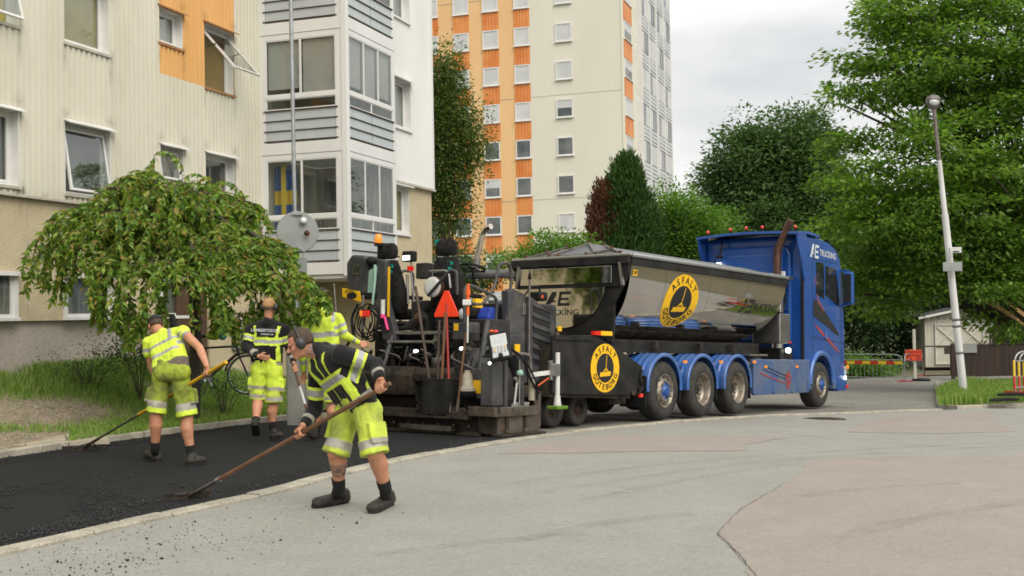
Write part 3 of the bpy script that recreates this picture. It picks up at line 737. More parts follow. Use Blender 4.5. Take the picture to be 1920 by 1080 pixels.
for k in range(4):
    zb = 2.48 + k * ST if k else 2.48
    z0 = 2.55 + (k) * ST; zr = 3.52 + k * ST - .0; zt = 5.22 + k * ST
    back = None if k == 0 else 'blind_white'
    panel_grid(house, front, BY - .09, z0, zr, zt, 2, 1 if k else 2, back)
    panel_grid(house, side, BX, z0, zr, zt, 3, 2, back)
    MB().box((.06, -BY + .06, z0 + .02), (BX, -.0, z0 + .22)).build('balcony_floor', 'clad_white', house)
    MB().box((0.02, -.03, z0 + .22), (BX, .0, zt)).build('balcony_wall', 'clad_cream', house)
    MB().box((BX - .06, -BY + .07, z0 + .22), (BX - .01, -.03, zt)).build('balcony_wall', 'curtain' if k == 0 else 'clad_cream', house)
MB().box((-.04, -BY - .045, 2.5), (.10, -BY + .09, 12.6)).build('corner_post', 'clad_white', house, .01)
MB().box((.03, -BY + .03, 2.46), (BX, 0, 2.546)).build('soffit', 'clad_white', house)
# blue and yellow flag hung inside the lower balcony, boxes and a lamp on its wall
fl = MB(); fw, fh = .55, 1.55; n = 12
for k in range(n):
    a, b = k / n, (k + 1) / n
    def fp(s, h): return (.28 + .03 * math.sin(s * 14), -.16 - s * fw, 5.02 - h * fh)
    for h0, h1, cidx in ((0, .36, 0), (.36, .56, 1), (.56, 1, 0)):
        fl.use(1 if (.30 < (a + b) / 2 < .5) else cidx); fl.add([fp(a, h0), fp(b, h0), fp(b, h1), fp(a, h1)], [(0, 1, 2, 3)])
fo = fl.build('flag', ['flag_blue', 'flag_yellow'], None, fix=False); fo.matrix_world = FA.m
tag(fo, 'blue flag with a yellow cross hanging inside the lower glazed balcony', 'flag')
# house beyond the bay, flush with its outer face
XB, XE = 2.56, 5.02
for z0, z1, mm in ((4.87, 12.6, 'clad_white'),):
    ww = [(6.16, 7.36), (8.84, 10.04)]
    z = z0
    for a, b in ww + [(z1, z1)]:
        ribs(XB, XB + .14, z, a, -BY + .08, .07, .012).build('cladding_panel', mm, house) if False else None
        ribs(XB, XE, z, a, -BY + .08, .07, .012).build('cladding_panel', mm, house)
        if b > a: ribs(3.62, XE, a, b, -BY + .08, .07, .012).build('cladding_panel', mm, house)
        z = b
    for i, (a, b) in enumerate(ww):
        window(house, dict(x0=XB, x1=3.62, z0=a, z1=b, back='blind_white', open=None, sill='white_frame', orange=False), -BY + .08)
    MB().box((XE - .02, -BY + .06, 4.87), (XE + .03, 6, 12.6)).build('corner_flashing', 'clad_white', house)
MB().box((XB - .01, -BY + .03, 4.81), (XE + .04, -BY + .15, 4.866)).build('drip_flashing', 'sill_metal', house)
MB().box((3.62, -BY + .15, -.6), (XE, -BY + .5, 4.81)).box((XB, -BY + .15, -.6), (3.62, -BY + .5, 3.56)).box((XE - .3, -BY + .5, -.6), (XE, 6, 4.87)).build('stucco_wall', 'stucco', house)
window(house, dict(x0=XB + .02, x1=3.60, z0=3.60, z1=4.79, back='blind_yellow', open=None, sill='white_frame', orange=False), -BY + .15)
MB().box((.05, .0, -.6), (XB, .3, 2.46)).build('entrance_wall', 'stucco', house)
MB().box((XB, -BY + .5, -.6), (XB + .2, .2, 3.5)).build('side_wall', 'stucco', house)
MB().box((-16, .3, 12.6), (XE, 9, 12.8)).build('roof', 'iron', house)

# ------------------------------------------------------------------ the tower block
TC = Vector((8.196, 82, 0)); TF = Frame(TC, WALL_ANG - 90); ST2 = 2.79
tower = tag(empty('tower_block', m=TF.m), 'tall cream and orange tower block rising behind the truck', 'building')
def wavemat(name, c, c2, sc):
    m = mat(name, c, .6, c2=c2, vs=.25, stretch=(1, 1, .4)); nt = m.node_tree; b = nt.nodes['Principled BSDF']
    t = nt.nodes.new('ShaderNodeTexCoord'); w_ = nt.nodes.new('ShaderNodeTexWave'); w_.bands_direction = 'X'; w_.inputs['Scale'].default_value = sc; bp = nt.nodes.new('ShaderNodeBump'); bp.inputs['Strength'].default_value = .25; bp.inputs['Distance'].default_value = .03
    nt.links.new(t.outputs['Object'], w_.inputs['Vector']); nt.links.new(w_.outputs['Color'], bp.inputs['Height']); nt.links.new(bp.outputs['Normal'], b.inputs['Normal']); return m
wavemat('tower_cream', (.72, .70, .585), (.67, .65, .54), 1.7); wavemat('tower_apricot', (.78, .51, .24), (.74, .47, .22), 1.7)
mat('tower_orange', (.75, .31, .09), .55, c2=(.64, .19, .035), vs=.6)
mat('far_pane', (.05, .06, .06), .08, c2=(.16, .17, .16), vs=.7, spec=.8)
mat('far_blind', (.62, .63, .62), .4, c2=(.52, .53, .52), vs=.8)
mat('tower_rail', (.58, .60, .60), .5, c2=(.50, .52, .53), vs=.8)
ZT = 31.0
MB().box((-22, .06, -3), (-6.95, 12, ZT)).build('wall', 'tower_apricot', tower)
MB().box((-6.95, .05, -3), (-.04, 12, ZT)).build('wall', 'tower_cream', tower)
MB().box((-22.5, -.2, ZT), (.2, 16, ZT + .4)).build('roof', 'iron', tower)
fcols = [(-15.55, -14.25), (-13.05, -11.74), (-10.68, -9.38), (-8.19, -6.95)]
rowtops = [8.92 + ST2 * k for k in range(-3, 8)]
winmeshes = {}
def tower_window(x0, x1, z0, z1, style, face=None):
    w = empty('window'); w.parent = tower
    M = face or (lambda x, y, z: (x, y, z))
    def bxm(a, b):
        mb = MB(); c = [M(x, y, z) for z in (a[2], b[2]) for y in (a[1], b[1]) for x in (a[0], b[0])]
        mb.add(c, [(0, 1, 3, 2), (4, 6, 7, 5), (0, 4, 5, 1), (2, 3, 7, 6), (0, 2, 6, 4), (1, 5, 7, 3)]); return mb
    f = .09; fr = MB()
    for a, b in (((x0, -.03, z0), (x0 + f, .05, z1)), ((x1 - f, -.03, z0), (x1, .05, z1)), ((x0 + f, -.03, z1 - f), (x1 - f, .05, z1)), ((x0 + f, -.03, z0), (x1 - f, .05, z0 + f))):
        t = bxm(a, b); fr.add(t.v, t.f)
    fr.build('frame', 'white_frame', w)
    zs = z0 + f + (z1 - z0) * {'dark': 1, 'half': .55, 'white': 0}[style] if style != 'dark' else None
    bxm((x0 + f, .01, z0 + f), (x1 - f, .02, z1 - f)).build('pane', 'far_pane' if style != 'white' else 'far_blind', w)
    if style == 'half': bxm((x0 + f, -.002, z0 + f + (z1 - z0) * .45), (x1 - f, .008, z1 - f)).build('blind', 'far_blind', w)
    bxm((x0 - .05, -.12, z0 - .06), (x1 + .05, -.0, z0)).build('sill', 'white_frame', w)
for ci, (x0, x1) in enumerate(fcols):
    for ri, zt in enumerate(rowtops):
        st = 'dark' if ri < 6 else 'white'
        if rnd.random() < .22: st = 'half'
        elif rnd.random() < .12: st = 'white'
        tower_window(x0 + .02, x1 - .02, zt - 1.38, zt, st)
        if ri > 0:
            zb = rowtops[ri - 1]; p = MB(); n = 5; wd = (x1 - x0) / n
            for k in range(n): p.box((x0 + k * wd + .03, .0, zb + .02), (x0 + (k + 1) * wd - .03, .10, zt - 1.44))
            p.box((x0, .03, zb + .01), (x1, .055, zt - 1.43)); p.build('spandrel', 'tower_orange', tower)
for ri, zt in enumerate(rowtops):
    tower_window(-4.98, -3.72, zt - 1.36, zt, 'dark' if ri in (4, 5) else ('white' if ri != 6 else 'half'))
for z in (10.0, 17.6, 25.2): MB().box((-22, .035, z), (-.05, .048, z + .03)).build('sheet_joint', 'sill_metal', tower)
# its side, seen edge-on: orange panels, then the glazed balconies
tside = lambda x, y, z: (-y * 1.0, x, z)
MB().box((-.04, .0, -3), (.0, 15.8, ZT)).build('wall', 'tower_cream', tower)
sidef = lambda x, y, z: (0.02 - y, x, z)
for ri, zt in enumerate(rowtops):
    tower_window(.7, 3.1, zt - 1.38, zt - .02, 'half' if ri % 3 else 'white', sidef)
    if ri: MB().box((.01, .65, rowtops[ri - 1] + .02), (.06, 3.1, zt - 1.46)).build('spandrel', 'tower_orange', tower)
for y0, y1, out in ((4.3, 9.6, .5), (10.0, 15.6, .5)):
    for ri, zt in enumerate(rowtops):
        zb = zt - ST2 + .15
        MB().box((0, y0, zb), (out, y1, zb + .2)).build('balcony_floor', 'tower_rail', tower)
        for k in range(3): MB().box((out - .02, y0 + .02, zb + .25 + k * .3), (out + .02, y1 - .02, zb + .5 + k * .3)).build('rail', 'tower_rail', tower)
        n = 4; d = (y1 - y0) / n
        for k in range(n):
            MB().box((out - .05, y0 + k * d + .06, zb + 1.2), (out - .03, y0 + (k + 1) * d - .06, zt + .1)).build('pane', 'far_blind' if (k + ri) % 3 else 'far_pane', tower)
    for y in (y0, (y0 + y1) / 2, y1): MB().box((0, y - .12, -3), (out + .04, y + .12, ZT)).build('post', 'white_frame', tower)
    MB().box((.0, y0, -3), (out - .1, y1, ZT)).build('balcony_wall', 'tower_rail', tower)
# ------------------------------------------------------------------ trees and shrubs
leafmat('leaf_cherry', [(0.069, 0.139, 0.023), (0.116, 0.22, 0.032), (0.185, 0.313, 0.044), (0.29, 0.394, 0.064), (0.313, 0.209, 0.058)], .4, .42)
leafmat('leaf_elm', [(0.058, 0.124, 0.019), (0.1, 0.194, 0.027), (0.153, 0.27, 0.039), (0.235, 0.364, 0.065)], .5, .45)
leafmat('leaf_dark', [(0.047, 0.091, 0.028), (0.074, 0.136, 0.039), (0.114, 0.194, 0.052)], .5, .35)
leafmat('leaf_wood', [(0.018, 0.041, 0.012), (0.029, 0.063, 0.017), (0.044, 0.085, 0.02)], .55, .3)
leafmat('leaf_bright', [(0.067, 0.146, 0.022), (0.11, 0.232, 0.032), (0.183, 0.317, 0.049)], .5, .4)
leafmat('leaf_birch', [(0.034, 0.073, 0.015), (0.055, 0.11, 0.017), (0.098, 0.152, 0.024), (0.159, 0.171, 0.037)], .5, .35)
leafmat('needle', [(.026, .066, .012), (.04, .095, .017), (.062, .13, .024)], .6, .2)
leafmat('needle_brown', [(0.085, 0.034, 0.017), (0.146, 0.055, 0.024), (0.073, 0.049, 0.022)], .7, .15)
mat('bark', (.085, .065, .048), .9, c2=(.045, .036, .028), vs=8, bump=.7, bs=30, stretch=(1, 1, .25))
mat('bark_pale', (.20, .17, .14), .85, c2=(.09, .075, .06), vs=7, bump=.5, bs=30, stretch=(1, 1, .25))
def leaves(name, P, axis, L, mname, width=.42, parent=None, jit=.35, fold=.25):
    """one small folded leaf at each point P, its midrib along axis (n,3) of length L (n,)"""
    n = len(P); ax = axis + nr.normal(0, jit, (n, 3)); ax /= np.linalg.norm(ax, axis=1)[:, None] + 1e-9
    up = nr.normal(0, .55, (n, 3)) + (0, 0, 1.0); sd = np.cross(ax, up); sd /= np.linalg.norm(sd, axis=1)[:, None] + 1e-9; nn = np.cross(sd, ax)
    L = L[:, None]; w = L * width * .5
    V = np.stack([P, P + ax * L * .45 + sd * w + nn * w * fold, P + ax * L, P + ax * L * .45 - sd * w + nn * w * fold], 1)
    base = 4 * np.arange(n)[:, None]
    Fx = np.concatenate([base + (0, 1, 2), base + (0, 2, 3)], 1).reshape(-1, 3)
    return link(name, fastmesh(name, V.reshape(-1, 3), Fx, mname), parent)
def shell(lobes, n, inner=.55):
    """points in the outer part of a set of ellipsoids, uneven"""
    lob = np.array(lobes, float); vol = lob[:, 3] * lob[:, 4] * lob[:, 5]; idx = nr.choice(len(lob), n, p=vol ** .75 / (vol ** .75).sum())
    d = nr.normal(0, 1, (n, 3)); d /= np.linalg.norm(d, axis=1)[:, None]; r_ = (inner + (1.06 - inner) * nr.random(n) ** .6)
    # the outline swells and shrinks
    k = np.array([mnoise.noise(Vector(q * 2.6 + lob[i, :3] * .3)) for q, i in zip(d, idx)])
    r_ = r_ * (1 + .42 * k)
    return lob[idx, :3] + d * lob[idx, 3:] * r_[:, None], d
def tree(name, label, base, lobes, nclu, per, L, mleaf, cat='tree', group=None, trunk=.25, bark='bark', spread=.45, flat=.5, droop=.3, width=.5, limbs=26, inner=.5, top=None):
    """lobes: crown ellipsoids in world units"""
    base = Vector(base); root = tag(empty(name, base), label, cat, group)
    C, D = shell(lobes, nclu, inner); o = np.array(base)
    n = nclu * per; ci = np.repeat(np.arange(nclu), per)
    off = np.clip(nr.normal(0, 1, (n, 3)), -1.7, 1.7) * (spread, spread, spread * flat)
    P = C[ci] + off - o
    out = np.stack([off[:, 0], off[:, 1], off[:, 2] * .5 - droop * spread], 1) + D[ci] * spread * .6
    leaves('crown', P, out / (np.linalg.norm(out, axis=1)[:, None] + 1e-9), L * nr.uniform(.65, 1.25, n), mleaf, width, root)
    lob = np.array(lobes); cz = (lob[:, 2] * lob[:, 3]).sum() / lob[:, 3].sum(); cx = (lob[:, 0] * lob[:, 3]).sum() / lob[:, 3].sum(); cy = (lob[:, 1] * lob[:, 3]).sum() / lob[:, 3].sum()
    tp = Vector((cx, cy, top or cz + lob[:, 5].max() * .35)) - base
    tr = MB(); mid = [Vector((0, 0, -.2)), Vector((tp.x * .1 + .1, tp.y * .1, tp.z * .3)), Vector((tp.x * .45 - .1, tp.y * .4 + .1, tp.z * .65)), tp]
    tr.tube(smoothline(mid, 2), [trunk * (1 - .85 * i / (len(smoothline(mid, 2)) - 1)) for i in range(len(smoothline(mid, 2)))], 10); tr.build('trunk', bark, root)
    sel = nr.choice(nclu, min(limbs, nclu), replace=False)
    for i in sel:
        e_ = Vector(C[i] - o) * .98; t = min(.85, max(.12, e_.z / max(tp.z, .1) * .55)); k = smoothline(mid, 2); s = k[int(t * (len(k) - 1))]
        m_ = s.lerp(e_, .5) + Vector((0, 0, .12 * (e_ - s).length)); r0 = trunk * (.30 - .12 * t)
        MB().tube(smoothline([s, m_, e_], 2), [r0 * (1 - .8 * q / 11) for q in range(len(smoothline([s, m_, e_], 2)))], 6).build('limb', bark, root)
    return root
def lobe(u, v, Y, ru, rv, ry=None):
    """crown ellipsoid seen at a pixel, radii in pixels at that distance"""
    p = at(u, v, Y); k = Y / FPX; return (p.x, p.y, p.z, ru * k, (ry or ru) * k, rv * k)
def ground_at(u, Y): p = at(u, 600, Y); return (p.x, p.y, zg(p.x, p.y) - .1)
# the big tree on the right: layered sprays, the sky showing through
Y = 37
tree('broadleaf_tree', 'tall spreading tree with layered light green sprays behind the leaning lamp post', ground_at(2010, Y + 2),
     [lobe(1700, 120, Y, 130, 110), lobe(1820, 60, Y, 160, 150), lobe(1900, 230, Y, 150, 180), lobe(1720, 330, Y - 1, 150, 130), lobe(1620, 170, Y, 80, 60), lobe(1660, 420, Y - 1, 120, 100), lobe(1820, 430, Y, 150, 130), lobe(1930, 480, Y - 1, 120, 140), lobe(1690, 20, Y, 70, 50), lobe(1590, 310, Y + 1, 70, 60), lobe(1700, 510, Y, 100, 50), lobe(1660, 575, Y + 2, 50, 40), lobe(1600, 500, Y + 1, 60, 50), lobe(1990, 120, Y, 140, 220), lobe(1850, 530, Y - 1, 80, 40)],
     740, 125, .20, 'leaf_elm', spread=.45, flat=.24, droop=.40, trunk=.42, limbs=70, inner=.25)
tree('broadleaf_tree', 'dense round dark green tree behind the blue cab', ground_at(1450, 56), [lobe(1440, 330, 56, 110, 105), lobe(1365, 370, 56, 65, 75), lobe(1520, 330, 55, 85, 110), lobe(1450, 430, 55, 130, 70), lobe(1500, 260, 56, 60, 55), lobe(1400, 290, 56, 55, 50), lobe(1560, 420, 54, 80, 90)], 1100, 60, .24, 'leaf_dark', spread=.42, flat=.6, trunk=.3, limbs=30, inner=.3)
# undergrowth and wood behind the barriers: reads as one dark mass
def mass(name, label, lobes, nclu, per, L, m, inner=.3, spread=.6):
    C, D = shell(lobes, nclu, inner); n = nclu * per; ci = np.repeat(np.arange(nclu), per); off = nr.normal(0, spread, (n, 3)) * (1, 1, .6)
    out = off + (0, 0, -.1); return tag(leaves(name, C[ci] + off, out / (np.linalg.norm(out, axis=1)[:, None] + 1e-9), L * nr.uniform(.6, 1.3, n), m, .55), label, kind='stuff')
mass('undergrowth', 'dark leafy wood filling the space behind the steel barriers', [lobe(1640, 560, 62, 90, 110, 50), lobe(1560, 600, 60, 90, 110, 50), lobe(1720, 500, 66, 130, 120, 60), lobe(1850, 540, 72, 140, 130, 60), lobe(1620, 520, 66, 110, 70, 60), lobe(1940, 500, 74, 140, 150, 60), lobe(1480, 520, 66, 120, 90, 60), lobe(1340, 510, 66, 100, 70, 60), lobe(1800, 520, 74, 150, 70, 60), lobe(1690, 640, 64, 60, 60, 40)], 1700, 60, .27, 'leaf_wood', .15, .65)
tree('broadleaf_tree', 'bright green bushy tree right of the dark cypress', ground_at(1280, 47), [lobe(1270, 440, 47, 70, 75), lobe(1310, 470, 47, 60, 60), lobe(1225, 470, 47, 50, 60), lobe(1260, 400, 47, 40, 35), lobe(1330, 440, 48, 40, 40)], 330, 70, .17, 'leaf_bright', spread=.42, flat=.6, trunk=.15, limbs=14)
tree('shrub', 'leafy green shrub showing above the grey truck cover', ground_at(1030, 40), [lobe(1030, 475, 40, 55, 38), lobe(985, 490, 40, 45, 32), lobe(1075, 480, 40, 40, 35), lobe(1040, 540, 40, 60, 40)], 200, 60, .15, 'leaf_bright', 'shrub', spread=.32, trunk=.08, limbs=8)
tree('shrub', 'low leafy shrub behind the paver seats at the house corner', ground_at(850, 42), [lobe(840, 500, 42, 50, 40), lobe(900, 505, 42, 40, 25), lobe(850, 550, 42, 60, 45)], 140, 60, .15, 'leaf_dark', 'shrub', spread=.32, trunk=.08, limbs=6)
# birch beside the house corner: long hanging sprays
Y = 40
tree('birch_tree', 'slender tree with hanging sprays beside the near house corner', ground_at(835, Y), [lobe(830, 190, Y, 45, 70), lobe(850, 240, Y, 52, 60), lobe(825, 330, Y, 50, 80), lobe(868, 250, Y, 34, 40), lobe(840, 400, Y, 38, 70), lobe(830, 130, Y, 30, 40), lobe(870, 300, Y, 36, 45), lobe(790, 250, Y, 40, 120)], 420, 85, .12, 'leaf_birch', spread=.30, flat=1.1, droop=.9, trunk=.12, bark='bark_pale', limbs=30, inner=.3)
# cypress with a browned side
Y = 45; b0 = Vector(ground_at(1180, Y)); root = tag(empty('cypress', b0), 'dark green cone of a cypress with a browned left side', 'tree'); o = np.array(b0)
for part_, m_, cu, ru_, vt, npt in (('crown', 'needle', 1180, 60, 305, 33000), ('browned_crown', 'needle_brown', 1138, 42, 352, 11000)):
    h0, h1 = at(cu, 600, Y).z, at(cu, vt, Y).z; k = Y / FPX; t = nr.random(npt) ** .8; a = nr.uniform(0, 6.28, npt)
    nc = npt // 30; t = nr.random(nc) ** .8; a = nr.uniform(0, 6.28, nc)
    prof = np.minimum(1, (1 - t) ** .55 * 1.35 + .05) * ru_ * k * (1 - .5 * np.clip(.25 - t, 0, .25))
    rr = prof * (.60 + .42 * nr.random(nc) ** .5) * (1 + .45 * np.array([mnoise.noise(Vector((math.cos(q) * 1.6, math.sin(q) * 1.6, z * 7))) for q, z in zip(a, t)]))
    c = at(cu, 600, Y if part_ == 'crown' else Y - .15); P = np.stack([c.x + rr * np.cos(a), c.y + rr * np.sin(a), h0 + (h1 - h0) * t], -1) - o
    P = np.repeat(P, 30, 0) + np.clip(nr.normal(0, 1, (nc * 30, 3)), -1.6, 1.6) * (.13, .13, .24); a2 = np.repeat(a, 30)
    ax = np.stack([np.cos(a2) * .45, np.sin(a2) * .45, np.ones(nc * 30)], -1); leaves(part_, P, ax, .20 * nr.uniform(.5, 1.3, nc * 30), m_, .32, root, .35)
MB().tube([(0, 0, -.2), (0, 0, 5)], [.18, .04], 8).build('trunk', 'bark', root)

# weeping cherry on the lawn: limbs arch over, long shoots hang down
tb = lawn_pt(30, .62); best = None
for i in np.linspace(0, 58, 80):
    for t_ in np.linspace(.1, .95, 30):
        p = lawn_pt(i, t_); q = (pixof(p)[0] - 372) ** 2 + (p.y - 17.2) ** 2 * 2500
        if best is None or q < best[0]: best = (q, p)
tb = best[1]; cherry = tag(empty('weeping_cherry', tb), 'low weeping tree with arching branches and glossy leaves before the near house', 'tree'); o = np.array(tb)
top = Vector(at(345, 395, 17.2)) - tb
MB().tube(smoothline([(0, 0, -.1), (.05, 0, top.z * .5), top + Vector((.1, 0, -.15)), top], 2), [.11, .10, .10, .09, .085, .08, .08, .075, .075, .07, .07, .07, .06][:13] if False else .085, 10).build('trunk', 'bark', cherry)
PT, AX_, tw = [], [], MB()
def shoot(p, d, ln, sag, seg=10, leafy=True, lam=1.0, wid=None):
    """a shoot that bends down under its weight; returns its points"""
    pts = [Vector(p)]; d = Vector(d).normalized(); st_ = ln / seg
    for i in range(seg):
        d = (d + Vector((rnd.gauss(0, .10), rnd.gauss(0, .10), -sag * (.35 + i / seg)))).normalized(); pts.append(pts[-1] + d * st_)
    return pts
boughs = []
for u, v, Yq, k in ((205, 352, 15.6, 1), (268, 330, 16.2, 1), (410, 362, 16.4, 1), (470, 395, 16.2, 1), (158, 392, 15.6, 1), (520, 465, 15.4, 1), (330, 350, 15.2, 1), (430, 420, 15.0, 1), (240, 400, 15.0, 1), (545, 510, 15.0, 1), (300, 440, 14.8, 1), (490, 480, 15.2, 1), (388, 358, 17.2, 1), (245, 352, 17.2, 1), (470, 380, 17.4, 1), (160, 430, 15.0, 1), (360, 470, 14.7, 1), (440, 500, 14.8, 1), (140, 412, 16.0, 1), (210, 480, 14.9, 1), (280, 500, 14.6, 1), (330, 500, 14.5, 1), (400, 505, 14.6, 1), (470, 515, 14.8, 1), (520, 520, 14.9, 1), (240, 450, 16.2, 1), (400, 460, 16.4, 1), (320, 420, 15.0, 1), (500, 450, 16.2, 1)):
    Yq = Yq + .95; e_ = at(u, v, Yq) - tb; m_ = top.lerp(e_, .5) + Vector((0, 0, .12)); path = smoothline([top - Vector((0, 0, .15)), m_, e_], 3); boughs.append(path)
    MB().tube(path, [.045 * (1 - .7 * i / (len(path) - 1)) + .006 for i in range(len(path))], 7).build('bough', 'bark', cherry)
for path in boughs:
    for j in range(rnd.choice((10, 22, 36, 52, 64))):
        p = path[rnd.randint(int(len(path) * .25), len(path) - 1)]; a = rnd.uniform(0, 6.28); outd = Vector((p.x - top.x, p.y - top.y, 0)).normalized() if (p - top).length > .1 else Vector((1, 0, 0))
        d = outd * .7 + Vector((math.cos(a) * .8, math.sin(a) * .8, rnd.uniform(-.2, .35)))
        ln = rnd.choice((.3, .45, .6, .8, 1.1)); eu = pixof(path[-1] + tb)[0]; ln = min(ln, .42) if eu > 465 else ln; pts = shoot(p, d, ln, rnd.uniform(.18, .42))
        tw.tube(pts, [.006 * (1 - .6 * i / 10) for i in range(11)], 4, False)
        for q, r_ in zip(pts[1:], pts[2:] + [pts[-1] + (pts[-1] - pts[-2])]):
            for _ in range(4 if ln < .9 else 5):
                PT.append(q.lerp(r_, rnd.random())); dd = (r_ - q).normalized(); AX_.append(dd * .35 + Vector((rnd.gauss(0, .6), rnd.gauss(0, .6), -.55)))
# the long strands that hang at the left and right edge
for u, v, Yq, ln, du in ((118, 400, 15.4, 1.30, -.32), (105, 430, 15.4, 1.05, -.28), (125, 450, 15.4, .9, -.15), (150, 440, 15.2, 1.0, -.2), (190, 520, 15.0, .75, 0), (230, 540, 15.0, .7, .1), (210, 560, 14.9, .6, 0), (270, 560, 14.8, .6, 0), (400, 560, 14.8, .5, .1), (520, 540, 15.0, .75, .3), (555, 520, 14.7, .6, .2), (580, 540, 14.5, .45, .25), (570, 560, 14.4, .40, .25), (545, 580, 14.8, .6, .2), (590, 550, 14.4, .30, .25), (585, 530, 14.3, .4, .25), (445, 565, 14.9, .5, 0), (300, 560, 14.6, .4, 0), (480, 560, 15, .45, .1), (230, 570, 14.8, .55, 0), (260, 580, 14.7, .5, 0), (410, 565, 14.7, .45, 0), (505, 560, 14.9, .6, .1), (180, 560, 15, .45, 0)):
    Yq = Yq + (.95 if u < 555 else .6)
    for _ in range(3):
        p = at(u + rnd.gauss(0, 7), v + rnd.gauss(0, 10), Yq + rnd.gauss(0, .1)) - tb; pts = shoot(p, (du, rnd.gauss(0, .15), -.25), ln * rnd.uniform(.7, 1.05), .25, 12); tw.tube(pts, [.005] * len(pts), 4, False)
        for q, r_ in zip(pts, pts[1:]):
            for _k in range(6): PT.append(q.lerp(r_, rnd.random())); AX_.append((r_ - q).normalized() * .35 + Vector((rnd.gauss(0, .6), rnd.gauss(0, .6), -.6)))
tag(tw.build('twigs', 'bark', cherry, fix=False), kind='stuff')
A_ = np.array([tuple(a) for a in AX_]); A_ /= np.linalg.norm(A_, axis=1)[:, None]
leaves('crown', np.array([tuple(p) for p in PT]), A_, nr.uniform(.07, .14, len(PT)), 'leaf_cherry', .45, cherry, .3, .3)
# shrubs at the foot of the wall
for u, Yq, w_, h, lb in ((262, 17.9, 48, 55, 'straggly dark shrub at the foot of the plinth wall left of the yellow vest'), (165, 18.2, 40, 34, 'low thin shrub in the long grass against the grey plinth'), (420, 18.2, 34, 26, 'small weedy shrub growing through the parked bicycle')):
    p = FA.m @ Vector((0, 0, 0)); vv = {262: 690, 165: 705, 420: 735}[u]; c = at(u, vv, Yq); r_ = tag(empty('shrub', (c.x, c.y, c.z - .5)), lb, 'shrub')
    for _ in range(12): q = at(u + rnd.gauss(0, w_ * .5), vv - h * rnd.uniform(.3, 1), Yq + rnd.gauss(0, .15)) - r_.location; MB().tube(smoothline([(0, 0, 0), q * .5 + Vector((0, 0, .1)), q], 2), .006, 5).build('stem', 'bark', r_)
    n = {262: 2600, 165: 900, 420: 700}[u]; C = np.array([tuple(at(u + nr.normal(0, w_), vv - h * .45 + nr.normal(0, h * .32), Yq + nr.normal(0, .2)) - r_.location) for _ in range(n // 12)])
    P = np.repeat(C, 12, 0) + nr.normal(0, .09, (len(C) * 12, 3)); leaves('foliage', P, nr.normal(0, 1, P.shape), nr.uniform(.03, .06, len(P)), 'leaf_dark', .5, r_)
# grass and weeds around the lamp post, on a low verge
vp = [gp(u, v) for u, v in ((1772, 766), (1850, 763), (1980, 759))]; vq = [Vector(at(u, v, Yq)) for u, v, Yq in ((1764, 722, 33), (1850, 712, 35), (1990, 708, 36))]
def verge_z(p): 
    t = min(1, max(0, (p.y - 25.5) / 9)); return zg(p.x, p.y) * (1 - t) + t * (-.78) + .07
vo = strip('verge', [Vector((p.x, p.y, 0)) for p in vp], [Vector((p.x, p.y, 0)) for p in vq], 24, 14, 'soil', verge_z)
A0, B0 = resample([Vector((p.x, p.y, 0)) for p in vp], 30), resample([Vector((p.x, p.y, 0)) for p in vq], 30); rt, hh = [], []
for _ in range(15000):
    i = rnd.randint(0, 29); t = rnd.random(); p = A0[i].lerp(B0[i], t); p.x += rnd.uniform(-.15, .15); p.z = verge_z(p); u, v = pixof(p); d = abs(u - 1805)
    rt.append(tuple(p)); hh.append((.05 + .22 * math.exp(-(d / 40) ** 2) * rnd.uniform(.5, 1) + .08 * rnd.random()))
blades('grass', np.array(rt), np.array(hh), .010, 'grass_blade', 'tall grass growing on the verge around the leaning lamp post')
mass('weeds', 'rough weeds growing behind the steel barriers', [lobe(1630, 698, 51.5, 70, 18, 15), lobe(1600, 685, 52, 40, 16, 15)], 60, 60, .18, 'leaf_bright', .1, .3)
# ------------------------------------------------------------------ the tipper truck
mat('truck_blue', (.008, .062, .27), .25, .0, spec=.4, coat=.45, c2=(.010, .072, .30), vs=2, c3=(.04, .06, .16), vs3=6, amt3=.2, lo3=.5, hi3=.8)
mat('fender_blue', (.03, .125, .44), .25, .05, coat=.7, c2=(.05, .14, .40), vs=3, c3=(.14, .16, .19), vs3=7, amt3=.3, lo3=.5, hi3=.75)
mat('skirt_blue', (.035, .10, .29), .35, .1, coat=.4, c2=(.11, .15, .23), vs=1.6, c3=(.22, .22, .21), vs3=4, amt3=.35, lo3=.5, hi3=.75)
mat('mirror_steel', (.66, .63, .59), .05, 1., c2=(.56, .54, .51), vs=.8, bump=.05, bs=3)
mat('dull_steel', (.45, .44, .43), .35, 1., c2=(.35, .33, .31), vs=6)
mat('silver', (.62, .62, .61), .28, 1.)
mat('black_plate', (.010, .010, .010), .55, spec=.2, c2=(.028, .026, .023), vs=3, c3=(.06, .052, .043), vs3=9, amt3=.3, lo3=.55, hi3=.8)
mat('chassis', (.012, .012, .011), .7, spec=.2, c2=(.045, .038, .03), vs=5)
mat('tyre', (.020, .019, .018), .85, c2=(.05, .045, .038), vs=4, bump=.2, bs=50)
mat('wheel_rim', (.40, .36, .30), .5, .7, c2=(.25, .21, .16), vs=5, c3=(.12, .10, .08), vs3=9, amt3=.5)
mat('tarp', (.145, .15, .155), .55, c2=(.11, .112, .115), vs=2, bump=.15, bs=6)
mat('rust', (.15, .06, .025), .8, .3, c2=(.07, .032, .02), vs=9)
mat('bar_grey', (.22, .21, .20), .6, .4, c2=(.13, .10, .08), vs=10)
mat('yellow', (.90, .52, .006), .5, c2=(.82, .46, .006), vs=3); mat('ink', (.012, .012, .012), .6)
mat('red_lamp', (.55, .012, .008), .15, coat=.6, emit=(.6, .02, .01), es=.25)
